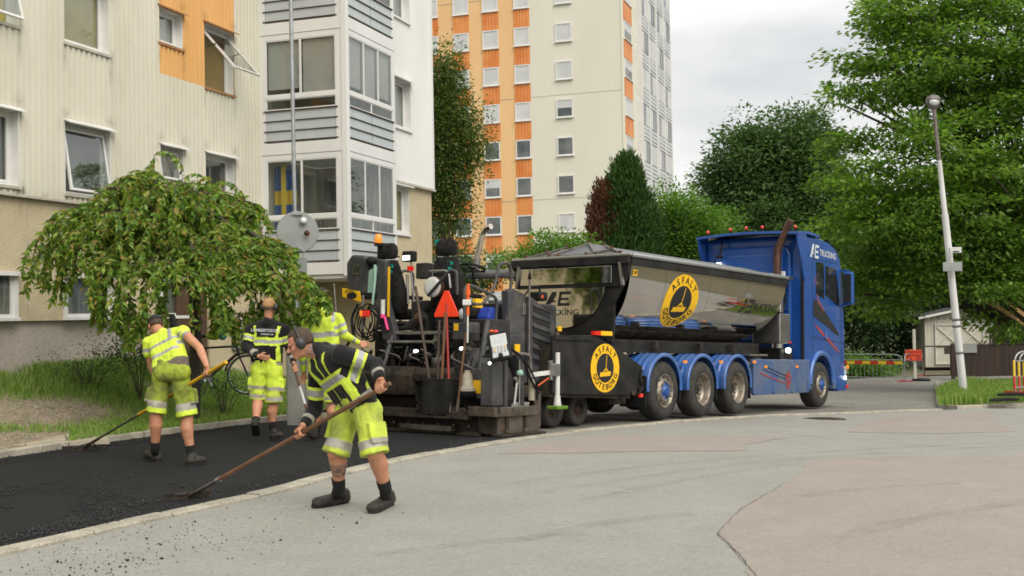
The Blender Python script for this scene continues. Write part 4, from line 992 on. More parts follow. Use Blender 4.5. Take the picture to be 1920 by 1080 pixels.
mat('amber_lamp', (.75, .22, .01), .2, coat=.5, emit=(.8, .25, .02), es=.3)
mat('lit_lamp', (.9, .95, .9), .2, emit=(.93, 1, .92), es=1.5)
mat('lamp_glass', (.5, .52, .5), .1, .2)
mat('cab_glass', (.012, .014, .014), .04, spec=.9)
mat('rubber', (.011, .011, .011), .65, spec=.25); mat('decal_red', (.30, .05, .045), .5); mat('decal_white', (.62, .64, .66), .4)
mat('stack', (.16, .085, .06), .5, .8, c2=(.09, .05, .04), vs=6)
TRK = Frame((2.694, 20.55, -.337), 53.5, .045)
truck = tag(empty('tipper_truck', m=TRK.m), 'blue four-axle tipper truck with polished asphalt body and yellow round emblem', 'truck')
T = lambda mb, name, m, par=None, bev=0: mb.build(name, m, par or truck, bev)
AX = (0., 1.48, 3.0, 7.45); WR = .525

def emblem(par, mapf, rad, name='emblem'):
    """round yellow badge: ASFALT above, GÖTEBORG below, a spreading beam in the middle. mapf(x, y, lift) -> point"""
    def rings(r0, r1, nr_, lift, m, nm, pr):
        mb = MB(); vs = []; n = 56
        for i in range(nr_ + 1):
            r_ = r0 + (r1 - r0) * i / nr_
            for j in range(n): t = 2 * math.pi * j / n; vs.append(mapf(rad * r_ * math.cos(t), rad * r_ * math.sin(t), lift))
        mb.add(vs, [(i * n + j, (i + 1) * n + j, (i + 1) * n + (j + 1) % n, i * n + (j + 1) % n) for i in range(nr_) for j in range(n)], True)
        return mb.build(nm, m, pr, fix=True)
    e_ = rings(.60, 1., 4, .004, 'yellow', name, par)
    rings(.0, .60, 4, .005, 'ink', 'emblem_field', par)
    def poly(pts, nm, m='yellow', lift=.010):
        # a strip between its first two and last two corners, cut so that it follows a curved surface
        a, b, c, d = pts; mb = MB(); vs = []
        for i in range(7):
            t = i / 6
            for p, q in ((a, d), (b, c)): vs.append(mapf(rad * (p[0] + (q[0] - p[0]) * t), rad * (p[1] + (q[1] - p[1]) * t), lift))
        mb.add(vs, [(2 * i, 2 * i + 1, 2 * i + 3, 2 * i + 2) for i in range(6)]); return mb.build(nm, m, e_)
    for k in range(4):
        a, b = k / 4, (k + 1) / 4
        poly([(-.40 + .74 * a, -.36 + .04 * a), (-.40 + .74 * b, -.36 + .04 * b), (-.36 + .74 * b, -.18 + .04 * b), (-.36 + .74 * a, -.18 + .04 * a)], 'emblem_beam')
    poly([(.02, .0), (.06, .0), (.11, .53), (.075, .53)], 'emblem_line')
    poly([(.04, .03), (-.16, -.14), (-.13, -.17), (.05, -.03)], 'emblem_line'); poly([(.03, .03), (.22, -.14), (.18, -.17), (.02, -.03)], 'emblem_line')
    poly([(.03, .0), (-.0, -.16), (.03, -.17), (.06, 0)], 'emblem_line')
    lt = MB()
    def arc(txt, a0, a1, up):
        for k, ch in enumerate(txt):
            a = R(a0 + (a1 - a0) * k / (len(txt) - 1)); vs2, fs = glyphs(ch, .34, .014, .95)
            rr = .79
            rot = a - math.pi / 2 if up else a + math.pi / 2
            c, s = math.cos(rot), math.sin(rot)
            lt.add([mapf(rad * (rr * math.cos(a) + x * c - y * s), rad * (rr * math.sin(a) + x * s + y * c), .010) for x, y in vs2], fs)
    arc('ASFALT', 140, 40, True); arc('GÖTEBORG', 205, 335, False)
    lt.build('lettering', 'ink', e_)
    return e_
def words(par, txt, size, mapf, m, name='lettering', bold=.01, sx=1.):
    v, f = glyphs(txt, size, bold, sx); mb = MB(); mb.add([mapf(x, y) for x, y in v], f); return mb.build(name, m, par)

# wheels
def make_wheel(par, x, y0, side, kind, w=.36, r=WR, name='wheel'):
    """outer face at y0, side -1: outer face looks to -y"""
    wl = empty(name); wl.parent = par; s = side
    ty = MB(); ty.lathe([(.30, .02), (.33, 0), (.42, -.005), (.485, .01), (.515, .045), (r, .075), (r, w - .075), (.515, w - .045), (.485, w - .01), (.33, w), (.30, w - .02)], (x, y0, r), (0, -s, 0), 40)
    for k in range(40):
        a = 2 * math.pi * k / 40
        for q in (.09, .2, .31): 
            p = Vector((x + (r + .001) * math.cos(a), y0 - s * (q - (w * .0)), r + (r + .001) * math.sin(a)))
    t = ty.build('tyre', 'tyre', wl)
    if kind == 'dish':
        prof = [(.305, .0), (.300, -.0), (.285, .012), (.275, .03), (.265, .10), (.255, .15), (.14, .165), (.10, .16), (.0, .16)]
    else:
        prof = [(.305, .0), (.295, -.004), (.285, .01), (.27, .05), (.255, .06), (.215, .02), (.20, .0), (.15, -.01)]
    rm = MB(); rm.lathe(prof, (x, y0, r), (0, -s, 0), 36); ri = rm.build('rim', 'wheel_rim', wl)
    hb = MB()
    if kind == 'dish':
        hb.lathe([(.10, .165), (.095, .13), (.07, .12), (.0, .12)], (x, y0, r), (0, -s, 0), 20); hb.build('hub', 'chassis', wl)
        for k in range(10):
            a = 2 * math.pi * k / 10; p = Vector((x + .17 * math.cos(a), y0 - s * .155, r + .17 * math.sin(a)))
            MB().cyl(p, p + Vector((0, s * .03, 0)), .016, n=6).build('bolt', 'dull_steel', ri)
            a += .31; p = Vector((x + .215 * math.cos(a), y0 - s * .150, r + .215 * math.sin(a)))
            if k % 2 == 0: MB().disc(p, (0, s, 0), .03, 12).build('hand_hole', 'ink', ri)
    else:
        hb.lathe([(.15, .0), (.11, -.005), (.095, -.045), (.06, -.055), (.0, -.055)], (x, y0, r), (0, -s, 0), 20); hb.build('hub', 'truck_blue', wl)
        for k in range(10):
            a = 2 * math.pi * k / 10; p = Vector((x + .175 * math.cos(a), y0 - s * .0, r + .175 * math.sin(a)))
            MB().cyl(p, p + Vector((0, s * .055, 0)), .017, n=6).build('bolt', 'silver', ri)
            a += .31; p = Vector((x + .232 * math.cos(a), y0 - s * .034, r + .232 * math.sin(a)))
            MB().disc(p + Vector((0, s * .012, 0)), (0, s, 0), .026, 12).build('hand_hole', 'ink', ri)
    return wl
for i, x in enumerate(AX):
    k = 'hub' if i in (0, 3) else 'dish'
    make_wheel(truck, x, .0 if i != 3 else .03, -1, k); make_wheel(truck, x, 2.5, 1, k)
    T(MB().cyl((x, .3, WR), (x, 2.2, WR), .08), 'axle', 'chassis')
# ribbed fenders over the three rear axles, lamps, flaps
def fender(x, y0, y1, name='fender', rr=.625, a0=-6, a1=186, m='fender_blue', ribs_=True, par=None):
    mb = MB(); rings = []; n = 30; ny = 26
    for i in range(n + 1):
        a = R(a0 + (a1 - a0) * i / n); row = []
        for j in range(ny + 1):
            y = y0 + (y1 - y0) * j / ny; bump = .018 * max(0, math.sin((y - y0) / (y1 - y0) * math.pi * 10)) if ribs_ and j > 3 else 0
            edge = -.02 if j == 0 else 0
            r_ = rr + bump + edge; row.append((x + r_ * math.cos(a), y, WR + .06 + r_ * math.sin(a) * .96))
        rings.append(row)
    mb.loft(rings, True, False)
    lip = []
    for i in range(n + 1):
        a = R(a0 + (a1 - a0) * i / n)
        lip.append([(x + q * math.cos(a), y0 + dy, WR + .06 + q * math.sin(a) * .96) for q, dy in ((rr + .02, .0), (rr + .02, -.025), (rr - .05, -.03), (rr - .06, .0))])
    mb.loft(lip, True, True)
    o = mb.build(name, m, par or truck, fix=True)
    return o
for i, x in enumerate(AX[:3]):
    fender(x, .02, .66); fender(x, 1.84, 2.48)
    T(MB().box((x + .60, .03, .30), (x + .64, .55, .95)), 'mud_flap', 'rubber'); T(MB().box((x + .60, 1.95, .30), (x + .64, 2.47, .95)), 'mud_flap', 'rubber')
    T(MB().box((x + .71, -.025, 1.02), (x + .79, .02, 1.07)), 'marker_lamp', 'amber_lamp')
T(MB().box((-.66, .03, .25), (-.62, .55, .8)), 'mud_flap', 'rubber')
# frame
T(MB().box((-.9, .86, .80), (8.7, .95, 1.10)).box((-.9, 1.55, .80), (8.7, 1.64, 1.10)), 'chassis_frame', 'chassis', bev=.01)
T(MB().box((-1.1, .55, 1.22), (5.2, 1.95, 1.44)), 'sub_frame', 'chassis', bev=.02)
T(MB().box((-1.15, .42, 1.20), (4.45, .62, 1.40)), 'side_beam', 'black_plate', bev=.01)
T(MB().box((-1.0, .62, .60), (-.80, 1.9, .95)).box((-1.1, .05, .70), (-1.0, 2.45, .80)), 'rear_bumper', 'chassis', bev=.01)
for y in (.12, 2.12): T(MB().box((-1.13, y, .62), (-1.09, y + .26, .74)), 'tail_lamp', 'red_lamp', bev=.01)
T(MB().cyl((3.95, .45, .95), (4.9, .45, .95), .2), 'air_tank', 'dull_steel'); T(MB().cyl((3.5, .62, 1.28), (4.6, .62, 1.28), .09), 'air_tank', 'decal_white')
T(MB().box((3.72, .08, 1.17), (4.6, .42, 1.21)), 'step', 'silver')
# polished half-round body
_half = [(.012, 2.73), (.035, 2.52), (.09, 2.25), (.195, 1.97), (.385, 1.71), (.64, 1.51), (.94, 1.39), (1.25, 1.36)]
_half = [(p.x, p.y) for p in smoothline([Vector((y, z, 0)) for y, z in _half], 4)]
SEC = _half + [(2.5 - y, z) for y, z in reversed(_half[:-1])]
arcl = [0]
for p, q in zip(SEC, SEC[1:]): arcl.append(arcl[-1] + math.hypot(q[0] - p[0], q[1] - p[1]))
def body_pt(x, s, lift=0):
    s = min(max(s, 0), arcl[-1] - 1e-4); i = max(0, int(np.searchsorted(arcl, s)) - 1); k = (s - arcl[i]) / (arcl[i + 1] - arcl[i])
    a, b = SEC[i], SEC[i + 1]; d = Vector((b[0] - a[0], b[1] - a[1])).normalized(); n = Vector((d.y, -d.x))
    return (x, a[0] + (b[0] - a[0]) * k + n.x * lift, a[1] + (b[1] - a[1]) * k + n.y * lift)
def front_x(z): return 5.42 - 1.15 * (max(0, 2.72 - z) / 1.36) ** 2.1
seams = (-1.17, .10, 1.85, 3.55, 5.40)
for a, b in zip(seams, seams[1:]):
    rings = []
    for i in range(13):
        row = []
        for j in range(49):
            s = arcl[-1] * j / 48; p = body_pt(0, s); x = a + .005 + (b - a - .010) * i / 12
            if b > 5: x = a + .005 + (front_x(p[2]) - a - .01) * i / 12
            row.append(body_pt(x, s))
        rings.append(row)
    T(MB().loft(rings, True, False), 'body_panel', 'mirror_steel')
    if b < 5:
        T(MB().loft([[body_pt(b - .012, arcl[-1] * j / 48, -.006) for j in range(49)], [body_pt(b + .012, arcl[-1] * j / 48, -.006) for j in range(49)]], True, False), 'body_seam', 'ink')
fw = MB(); prof = [body_pt(0, arcl[-1] * j / 32) for j in range(33)]
fw.add([(front_x(p[2]) - .01, p[1], p[2]) for p in prof], [tuple(range(33))]); T(fw, 'body_front', 'dull_steel')
T(MB().box((-1.19, -.02, 2.70), (5.46, .07, 2.83)), 'rim_rail', 'black_plate', bev=.012); T(MB().box((-1.19, 2.43, 2.70), (5.46, 2.52, 2.83)), 'rim_rail', 'black_plate', bev=.012)
T(MB().tube([(-1.22, -.02, 2.875), (5.42, -.02, 2.875)], .036, 14), 'cover_roll', 'silver')
T(MB().tube([(-1.22, -.005, 2.845), (5.42, -.005, 2.845)], .02, 8), 'cover_strap', 'rubber')
T(MB().box((5.05, .1, 2.62), (5.3, .5, 2.92)).box((5.0, .15, 2.9), (5.55, .25, 2.96)), 'cover_motor', 'silver', bev=.02)
for x in (.2, 1.95, 3.4):
    T(MB().box((x, .30, 1.26), (x + .12, .8, 1.40)), 'body_bracket', 'chassis', bev=.01)
# hipped cover
def cov(x, y):
    r_ = 1 - abs(y - 1.25) / 1.27; h = .31 * r_ ** .85 if r_ > 0 else 0
    h = min(h, max(0, (x + 1.20)) * .50, max(0, (5.45 - x)) * .40) if True else h
    return 2.875 + h
cv = []; X = [-1.20, -1.0, -.8, -.6, -.5, -.2, .5, 1.2, 1.9, 2.6, 3.3, 4.0, 4.5, 4.8, 5.1, 5.45]
for x in X: cv.append([(x, -.02 + 2.54 * j / 20, cov(x, -.02 + 2.54 * j / 20) + (.012 * math.sin(x * 9) * math.sin(j * .9) if 0 < j < 20 else 0)) for j in range(21)])
T(MB().loft(cv, True, False), 'cover', 'tarp')
for j, (ya, xa, yb, xb) in enumerate(((.25, -1.15, .85, -.72), (.75, -1.15, 1.25, -.60), (1.75, -1.15, 1.25, -.60), (2.25, -1.15, 1.65, -.72), (.25, -1.16, 2.25, -1.16), (.55, -.95, .95, -1.15), (1.95, -.95, 1.55, -1.15))):
    p, q = Vector((xa, ya, cov(xa, ya) + .03)), Vector((xb, yb, cov(xb, yb) + .03))
    br = T(MB().bar(p, q, .05, .02), 'cover_bar', 'bar_grey')
    for z in (p, q): MB().ell(z + Vector((0, 0, .02)), .035, .035, .025, nu=8, nv=5).build('joint', 'rust', br)
T(MB().box((-1.25, -.02, 2.868), (-1.205, 2.52, 2.912)), 'cover_edge', 'silver', bev=.008)
# tailgate
tg = MB(); out = [body_pt(-1.20, s) for s in np.linspace(0, arcl[-1], 41)]
rect = MB()
rect.prism([(.0, 2.86), (.02, 2.55), (.30, 2.05), (.33, 1.42), (2.17, 1.42), (2.20, 2.05), (2.48, 2.55), (2.5, 2.86)], 0, -1.26, -1.185); T(rect, 'tailgate', 'black_plate', bev=.01)
T(MB().box((-1.30, -.01, 2.72), (-1.262, 2.51, 2.87)), 'tailgate_beam', 'black_plate', bev=.015)
T(MB().box((-1.285, .34, 2.40), (-1.264, 2.30, 2.70)), 'tailgate_panel', 'mirror_steel', bev=.006)
up = MB(); pts = [(1.42 + .93 * math.cos(R(a)), 2.34 + .72 * math.sin(R(a))) for a in range(0, -181, -9)]
up.prism(pts, 0, -1.285, -1.264); T(up, 'tailgate_panel', 'mirror_steel', bev=.004)
T(MB().box((-1.31, .2, 2.345), (-1.262, 2.4, 2.385)), 'tailgate_hinge', 'black_plate')
for y in (.16, 2.3): T(MB().bar((-1.31, y, 2.75), (-1.31, y + (.06 if y > 1 else -.06), 2.35), .05), 'tailgate_arm', 'dull_steel')
tgm = lambda x, z: (-1.289, 1.45 - x, 2.0 + z)
ae = MB()
for q in ([(.0, 0), (.12, 0), (.30, .22), (.30, .30), (.2, .30)], [(.05, .08), (.28, .08), (.28, .12), (.09, .12)], [(.33, 0), (.39, 0), (.45, .30), (.39, .30)], [(.39, .24), (.66, .24), (.67, .30), (.40, .30)], [(.38, .12), (.60, .12), (.61, .17), (.39, .17)], [(.35, .0), (.62, 0), (.63, .06), (.36, .06)]):
    T(MB().add([tgm(x * .85 - .30, z * .85 + .02) for x, z in q], [tuple(range(len(q)))]), 'letter_stroke', 'ink')
words(truck, 'TRUCKING', .14, lambda x, z: tgm(x, z - .10), 'ink', sx=1.25)
emblem(truck, lambda x, y, l: body_pt(.82 + x * 1.12, .60 - y * .92, l), .58)
# faint name near the front of the body
bm_ = lambda x, y: body_pt(4.32 + x, .55 - y, .004)
words(truck, 'TRUCKING', .26, lambda x, y: bm_(x + .18, y - .02), 'ink', sx=1.05)
ae2 = MB()
for q in ([(.0, 0), (.12, 0), (.30, .22), (.30, .30), (.2, .30)], [(.05, .08), (.28, .08), (.28, .12), (.09, .12)], [(.33, 0), (.39, 0), (.45, .30), (.39, .30)], [(.39, .24), (.66, .24), (.67, .30), (.40, .30)], [(.38, .12), (.60, .12), (.61, .17), (.39, .17)], [(.35, .0), (.62, 0), (.63, .06), (.36, .06)]):
    T(MB().add([bm_(x - 1.0, z - .15) for x, z in q], [tuple(range(len(q)))]), 'letter_stroke', 'ink')
st = MB(); st.add([body_pt(-1.10, .10, .004), body_pt(-.93, .10, .004), body_pt(-.93, .20, .004), body_pt(-1.10, .20, .004)], [(0, 1, 2, 3)]); sk = T(st, 'sticker', 'yellow')
words(sk, 'CMT', .09, lambda x, y: body_pt(-1.015 + x, .15 - y, .008), 'ink')
# side skirt, tool box behind the cab
def plate(x0, x1, z0, z1, y, t=.05): return MB().box((x0, y, z0), (x1, y + t, z1))
for a, b in ((3.78, 4.72), (4.735, 5.72), (5.735, 6.74)): T(MB().prism([(a, .40), (a, 1.05), (a + .03, 1.10), (b - .03, 1.10), (b, 1.05), (b, .40), (b - .05, .36), (a + .05, .36)], 1, .02, .10), 'side_skirt', 'skirt_blue', bev=.015)
for x in (4.3, 5.95): T(MB().box((x, -.005, .92), (x + .09, .02, .97)), 'marker_lamp', 'amber_lamp')
def decal(poly, m, y=.012, name='decal'): T(MB().add([(x, y, z) for x, z in poly], [tuple(range(len(poly)))]), name, m)
decal([(4.05, .83), (5.35, .60), (5.35, .575), (4.05, .80)], 'decal_red'); decal([(4.2, .90), (5.4, .68), (5.4, .665), (4.2, .885)], 'ink'); decal([(4.4, .95), (5.45, .74), (5.45, .725), (4.4, .93)], 'ink')
for q in ([(5.47, .79), (5.52, .85), (5.58, .85), (5.62, .79), (5.60, .735), (5.48, .735)], [(5.38, .78), (5.455, .80), (5.47, .72), (5.445, .605), (5.40, .62)], [(5.625, .765), (5.70, .72), (5.67, .60), (5.61, .565), (5.605, .66)], [(5.42, .595), (5.60, .555), (5.56, .44), (5.46, .46)], [(5.475, .73), (5.60, .73), (5.60, .565), (5.45, .60)]): decal(q, 'decal_red', .013)
decal([(5.50, .66), (5.54, .72), (5.58, .66), (5.54, .62)], 'skirt_blue', .010); decal([(5.60, .68), (5.64, .73), (5.66, .66), (5.62, .62)], 'skirt_blue', .010)
T(MB().box((5.30, .10, 1.45), (5.85, .75, 2.10)), 'valve_box', 'dull_steel', bev=.02); T(MB().box((5.28, .08, 2.12), (5.42, .3, 2.60)), 'valve_box', 'silver', bev=.015)
T(MB().box((5.80, .08, 1.46), (5.86, .12, 1.50)), 'marker_lamp', 'red_lamp')
T(MB().tube([(5.45, .2, 2.68), (5.7, .18, 2.66), (5.82, .2, 2.4), (5.78, .25, 2.15), (5.5, .25, 2.13)], .025), 'hose', 'rubber')
T(MB().box((5.65, .25, 1.05), (6.35, 2.2, 1.35)).box((5.7, .3, .6), (6.3, 1.0, 1.05)), 'gearbox_guard', 'chassis', bev=.03)
wl = MB(); wl.lathe([(0, .0), (.055, 0), (.065, .03), (.05, .09)], (5.83, .10, 1.30), (0, 1, 0), 16); T(wl, 'work_lamp', 'lit_lamp')
# cab
arch = [(7.45 + .64 * math.cos(R(a)), .55 + .66 * math.sin(R(a))) for a in range(8, 173, 15)]
side = [(6.46, .95), (6.46, 3.86), (6.55, 3.93), (7.3, 3.94), (8.1, 3.87), (8.55, 3.74), (8.76, 3.55), (8.90, 3.15), (8.99, 2.5), (9.04, 1.7), (9.02, .70), (8.95, .45), (8.30, .45)] + arch + [(6.80, .62), (6.72, .95)]
cb = MB(); cb.prism(side, 1, .05, 2.45); T(cb, 'cab', 'truck_blue', bev=.07)
# wheel arch lip of the cab
lipr = []
for a in range(0, 181, 9):
    ca, sa = math.cos(R(a)), math.sin(R(a)); lipr.append([(7.45 + q * ca, .0 + dy, .55 + q * sa * 1.03) for q, dy in ((.76, .06), (.75, -.015), (.70, -.03), (.63, -.02), (.63, .06))])
T(MB().loft(lipr, True, True), 'wheel_arch', 'fender_blue'); T(MB().box((6.62, -.005, .42), (6.80, .30, .70)), 'arch_end', 'skirt_blue', bev=.02); T(MB().box((8.12, -.01, .42), (8.3, .3, .62)), 'arch_end', 'skirt_blue', bev=.02)
# glazing on the side: door window and rear quarter light
def side_quad(poly, m, name, y=.046, t=.012): return T(MB().prism(poly, 1, y - t, y), name, m)
side_quad([(7.78, 2.62), (7.80, 3.30), (8.45, 3.28), (8.68, 2.55), (8.66, 2.36)], 'cab_glass', 'door_window', .052, .010)
side_quad([(7.22, 2.62), (7.24, 3.36), (7.68, 3.36), (7.68, 2.52)], 'cab_glass', 'quarter_window', .052, .010)
for q, m in (([(7.70, 2.56), (7.70, 3.34), (7.78, 3.34), (7.76, 2.52)], 'truck_blue'), ([(7.04, 2.30), (7.10, 2.52), (7.80, 2.20), (8.62, 1.74), (8.60, 1.66), (7.95, 1.86), (7.05, 2.10)], 'ink'), ([(7.08, 1.94), (7.5, 1.80), (8.1, 1.55), (8.64, 1.30), (8.62, 1.26), (8.0, 1.50), (7.4, 1.74)], 'decal_red'), ([(7.16, 3.02), (7.19, 3.02), (7.34, 2.5), (7.72, 2.24), (7.70, 2.20), (7.30, 2.44)], 'decal_red')): decal(q, m, .044 if m != 'truck_blue' else .040)
for x in (7.0, 8.78): decal([(x, .95 if x < 8 else 1.0), (x, 3.42 if x < 8 else 2.4), (x + .012, 3.42 if x < 8 else 2.4), (x + .012, .95 if x < 8 else 1.0)], 'ink', .043)
decal([(7.0, 3.42), (8.55, 3.42), (8.55, 3.41), (7.0, 3.41)], 'ink', .043); decal([(6.9, 1.62), (9.0, 1.50), (9.0, 1.49), (6.9, 1.61)], 'ink', .043)
T(MB().box((7.72, .015, 1.58), (7.82, .05, 1.78)), 'door_handle', 'fender_blue', bev=.012)
for k, x in enumerate((6.52, 6.56)): pass
T(MB().box((6.44, .045, 1.0), (6.52, .10, 3.6)), 'rear_edge', 'rubber', bev=.01)
# windscreen at the front, roof, mirrors
ws = MB(); ws.add([(8.80, .12, 3.46), (8.80, 2.38, 3.46), (9.03, 2.40, 2.25), (9.03, .10, 2.25)], [(0, 1, 2, 3)]); T(ws, 'windscreen', 'cab_glass')
T(MB().box((9.0, .15, .55), (9.07, 2.35, 2.1)), 'grille', 'black_plate', bev=.03); T(MB().box((8.5, .02, .35), (9.10, 2.48, .70)), 'front_bumper', 'truck_blue', bev=.05)
T(MB().box((8.98, .02, .74), (9.11, .30, .95)).box((8.98, 2.2, .74), (9.11, 2.48, .95)), 'headlamp', 'lamp_glass', bev=.03)
T(MB().box((8.86, -.012, .62), (8.98, .02, .72)), 'side_lamp', 'lit_lamp', bev=.02); T(MB().box((9.0, -.03, .88), (9.10, .02, .98)), 'indicator', 'amber_lamp', bev=.02); T(MB().box((9.0, -.02, .42), (9.08, .03, .50)), 'indicator', 'red_lamp', bev=.02)
T(MB().tube([(9.1, .3, .95), (9.35, .2, .95), (9.38, 1.25, .95), (9.35, 2.3, .95), (9.1, 2.2, .95)], .025), 'bull_bar', 'silver'); T(MB().tube([(9.1, .3, .55), (9.38, .2, .55), (9.4, 1.25, .55), (9.38, 2.3, .55), (9.1, 2.2, .55)], .025), 'bull_bar', 'silver')
for s, y in ((-1, -.02), (1, 2.52)):
    mr = T(MB().box((8.72, min(y, y + s * .24), 2.42), (8.90, max(y, y + s * .24), 3.22)), 'mirror', 'truck_blue', bev=.05)
    MB().box((8.705, min(y + s * .03, y + s * .21), 2.48), (8.717, max(y + s * .03, y + s * .21), 3.16)).build('mirror_glass', 'cab_glass', mr)
    MB().bar((8.80, y - s * .08, 3.25), (8.80, y + s * .14, 3.24), .06, .05).bar((8.80, y - s * .08, 2.40), (8.80, y + s * .12, 2.44), .06, .05).build('mirror_arm', 'truck_blue', mr)
# back wall of the cab: raised panel, deflector over the roof with side fins, vents
T(MB().prism([(.30, 1.5), (.30, 3.50), (.42, 3.70), (2.08, 3.70), (2.20, 3.50), (2.20, 1.5)], 0, 6.36, 6.458), 'rear_panel', 'truck_blue', bev=.05)
T(MB().prism([(.48, 2.95), (.48, 3.50), (2.02, 3.50), (2.02, 2.95)], 0, 6.325, 6.362), 'rear_panel', 'truck_blue', bev=.02)
for z in (2.55, 2.66, 2.77): T(MB().box((6.335, .34, z), (6.362, 2.16, z + .035)), 'panel_rib', 'truck_blue', bev=.01)
for z in (1.6, 1.8, 2.0, 2.2): T(MB().box((6.34, .34, z), (6.362, 2.16, z + .06)), 'panel_rib', 'truck_blue', bev=.01)
df = MB(); rings = []
for i in range(9):
    y = -.02 + 2.54 * i / 8; h = .06 * math.sin(math.pi * i / 8); rings.append([(6.05, y, 3.90 + h), (6.06, y, 3.955 + h), (6.6, y, 4.01 + h), (7.3, y, 3.975 + h), (7.3, y, 3.93 + h), (6.55, y, 3.945 + h)])
df.loft(rings, False, True); T(df, 'roof_deflector', 'truck_blue')
for y in (.0, 2.45): T(MB().prism([(6.06, 3.93), (6.56, 3.97), (6.56, 2.9), (6.44, 2.9), (6.30, 3.3), (6.12, 3.6)], 1, y, y + .05), 'side_fin', 'truck_blue', bev=.012)
for y in (.18, .98, 1.38, 1.78, 2.36):
    q = T(MB().ell((6.35, y, 4.085 + .05 * math.sin(math.pi * y / 2.5)), .035, .035, .045, nu=12, nv=8), 'roof_lamp', 'red_lamp'); MB().cyl((6.35, y, 4.0), (6.35, y, 4.06 + .05 * math.sin(math.pi * y / 2.5)), .03, n=10).build('lamp_base', 'rubber', q)
for y, z in ((2.02, 3.28), (.44, 3.02)):
    q = T(MB().box((6.20, y - .06, z - .05), (6.26, y + .06, z + .07)), 'work_lamp', 'lit_lamp' if y > 1 else 'decal_white', bev=.01); MB().box((6.255, y - .03, z - .14), (6.34, y + .03, z - .05)).build('bracket', 'rubber', q)
T(MB().tube([(6.30, 1.95, 3.85), (6.2, 1.95, 3.62), (6.18, 1.98, 3.5)], .02).ell((6.18, 1.98, 3.48), .08, .08, .05), 'antenna_bracket', 'rubber')
# exhaust stack
T(MB().tube([(6.12, .52, 1.9), (6.12, .52, 3.45), (6.12, .50, 3.60), (6.10, .36, 3.86), (6.08, .22, 4.12), (6.07, .16, 4.22)], [.085, .085, .085, .08, .078, .076], 18), 'exhaust_stack', 'stack')
T(MB().tube([(6.12, .52, 1.2), (6.12, .52, 2.0)], .13, 18), 'silencer', 'dull_steel')
T(MB().box((5.9, .2, 2.88), (6.3, 1.9, 2.96)), 'cable_tray', 'silver', bev=.01)
for k, (x, z) in enumerate(((8.2, 4.0), (8.35, 3.98))): T(MB().cyl((x - .1, .4, z - .08), (x + .12, .4, z - .06), .03, .07), 'air_horn', 'silver')
# name on the cab
cm = lambda x, z: (7.62 + x, .041, 3.60 + z - x * .03)
words(truck, 'TRUCKING', .205, lambda x, z: cm(x + .34, z - .015), 'decal_white', bold=.012, sx=1.0)
ae3 = MB()
for q in ([(.0, 0), (.12, 0), (.30, .22), (.30, .30), (.2, .30)], [(.05, .08), (.28, .08), (.28, .12), (.09, .12)], [(.33, 0), (.39, 0), (.45, .30), (.39, .30)], [(.39, .24), (.66, .24), (.67, .30), (.40, .30)], [(.38, .12), (.60, .12), (.61, .17), (.39, .17)], [(.35, .0), (.62, 0), (.63, .06), (.36, .06)]):
    T(MB().add([cm(x * .82 - .76, z * 1.05 - .17) for x, z in q], [tuple(range(len(q)))]), 'letter_stroke', 'decal_white')
# ------------------------------------------------------------------ the asphalt paver, in line behind the truck (same axes as the truck)
mat('paver_grey', (.040, .042, .046), .5, spec=.3, c2=(.075, .075, .075), vs=2.5, c3=(.17, .12, .08), vs3=5, amt3=.45, lo3=.52, hi3=.75, coat=.05)
mat('paver_dark', (.020, .021, .022), .6, spec=.25, c2=(.04, .038, .036), vs=3, c3=(.10, .085, .07), vs3=7, amt3=.3, lo3=.55, hi3=.8)
mat('tarred', (.016, .014, .012), .75, spec=.25, c2=(.050, .038, .026), vs=5, c3=(.10, .075, .05), vs3=13, amt3=.4, lo3=.5, hi3=.72, bump=.7, bs=35)
mat('worn_steel', (.17, .15, .12), .5, .6, c2=(.08, .065, .05), vs=5, c3=(.26, .16, .09), vs3=8, amt3=.35, lo3=.52, hi3=.7)
mat('seat_cloth', (.014, .013, .013), .95, spec=.15, c2=(.03, .028, .027), vs=10, bump=.2, bs=60)
mat('green_print', (.0, .27, .22), .7); mat('chrome', (.72, .66, .58), .12, 1.); mat('steel_rod', (.6, .6, .58), .15, 1.)
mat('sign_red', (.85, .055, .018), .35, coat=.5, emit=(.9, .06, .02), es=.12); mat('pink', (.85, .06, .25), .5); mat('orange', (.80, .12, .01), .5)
mat('plastic_white', (.70, .70, .67), .4, c2=(.60, .59, .55), vs=5); mat('moss', (.10, .20, .015), .9, bump=.5, bs=60); mat('jerry_blue', (.02, .06, .42), .4)
mat('panel_light', (.52, .53, .52), .45); mat('mint', (.33, .52, .42), .4, c2=(.26, .42, .34), vs=4); mat('wood_brown', (.16, .075, .035), .6, c2=(.10, .045, .02), vs=9, stretch=(1, 1, .2))
mat('wood_dirty', (.09, .06, .04), .7, c2=(.05, .035, .025), vs=9); mat('shaft_red', (.35, .03, .025), .5); mat('ochre', (.55, .30, .02), .5)
mat('galv_step', (.38, .37, .35), .45, .6, c2=(.22, .20, .18), vs=6)
PV0 = Vector((-4.0, 1.3, 0))
paver = tag(empty('asphalt_paver', m=TRK.m @ Matrix.Translation(PV0)), 'dark grey asphalt paver with two seats and a red triangle, behind the truck', 'paver')
SH = Matrix.Translation(-PV0)
def B(mb, name, m, par=None, bev=0): return mb.xf(SH).build(name, m, par or paver, bev)
def tubeB(pts, r, name, m, par=None, n=10): return B(MB().tube(pts, r, n), name, m, par)
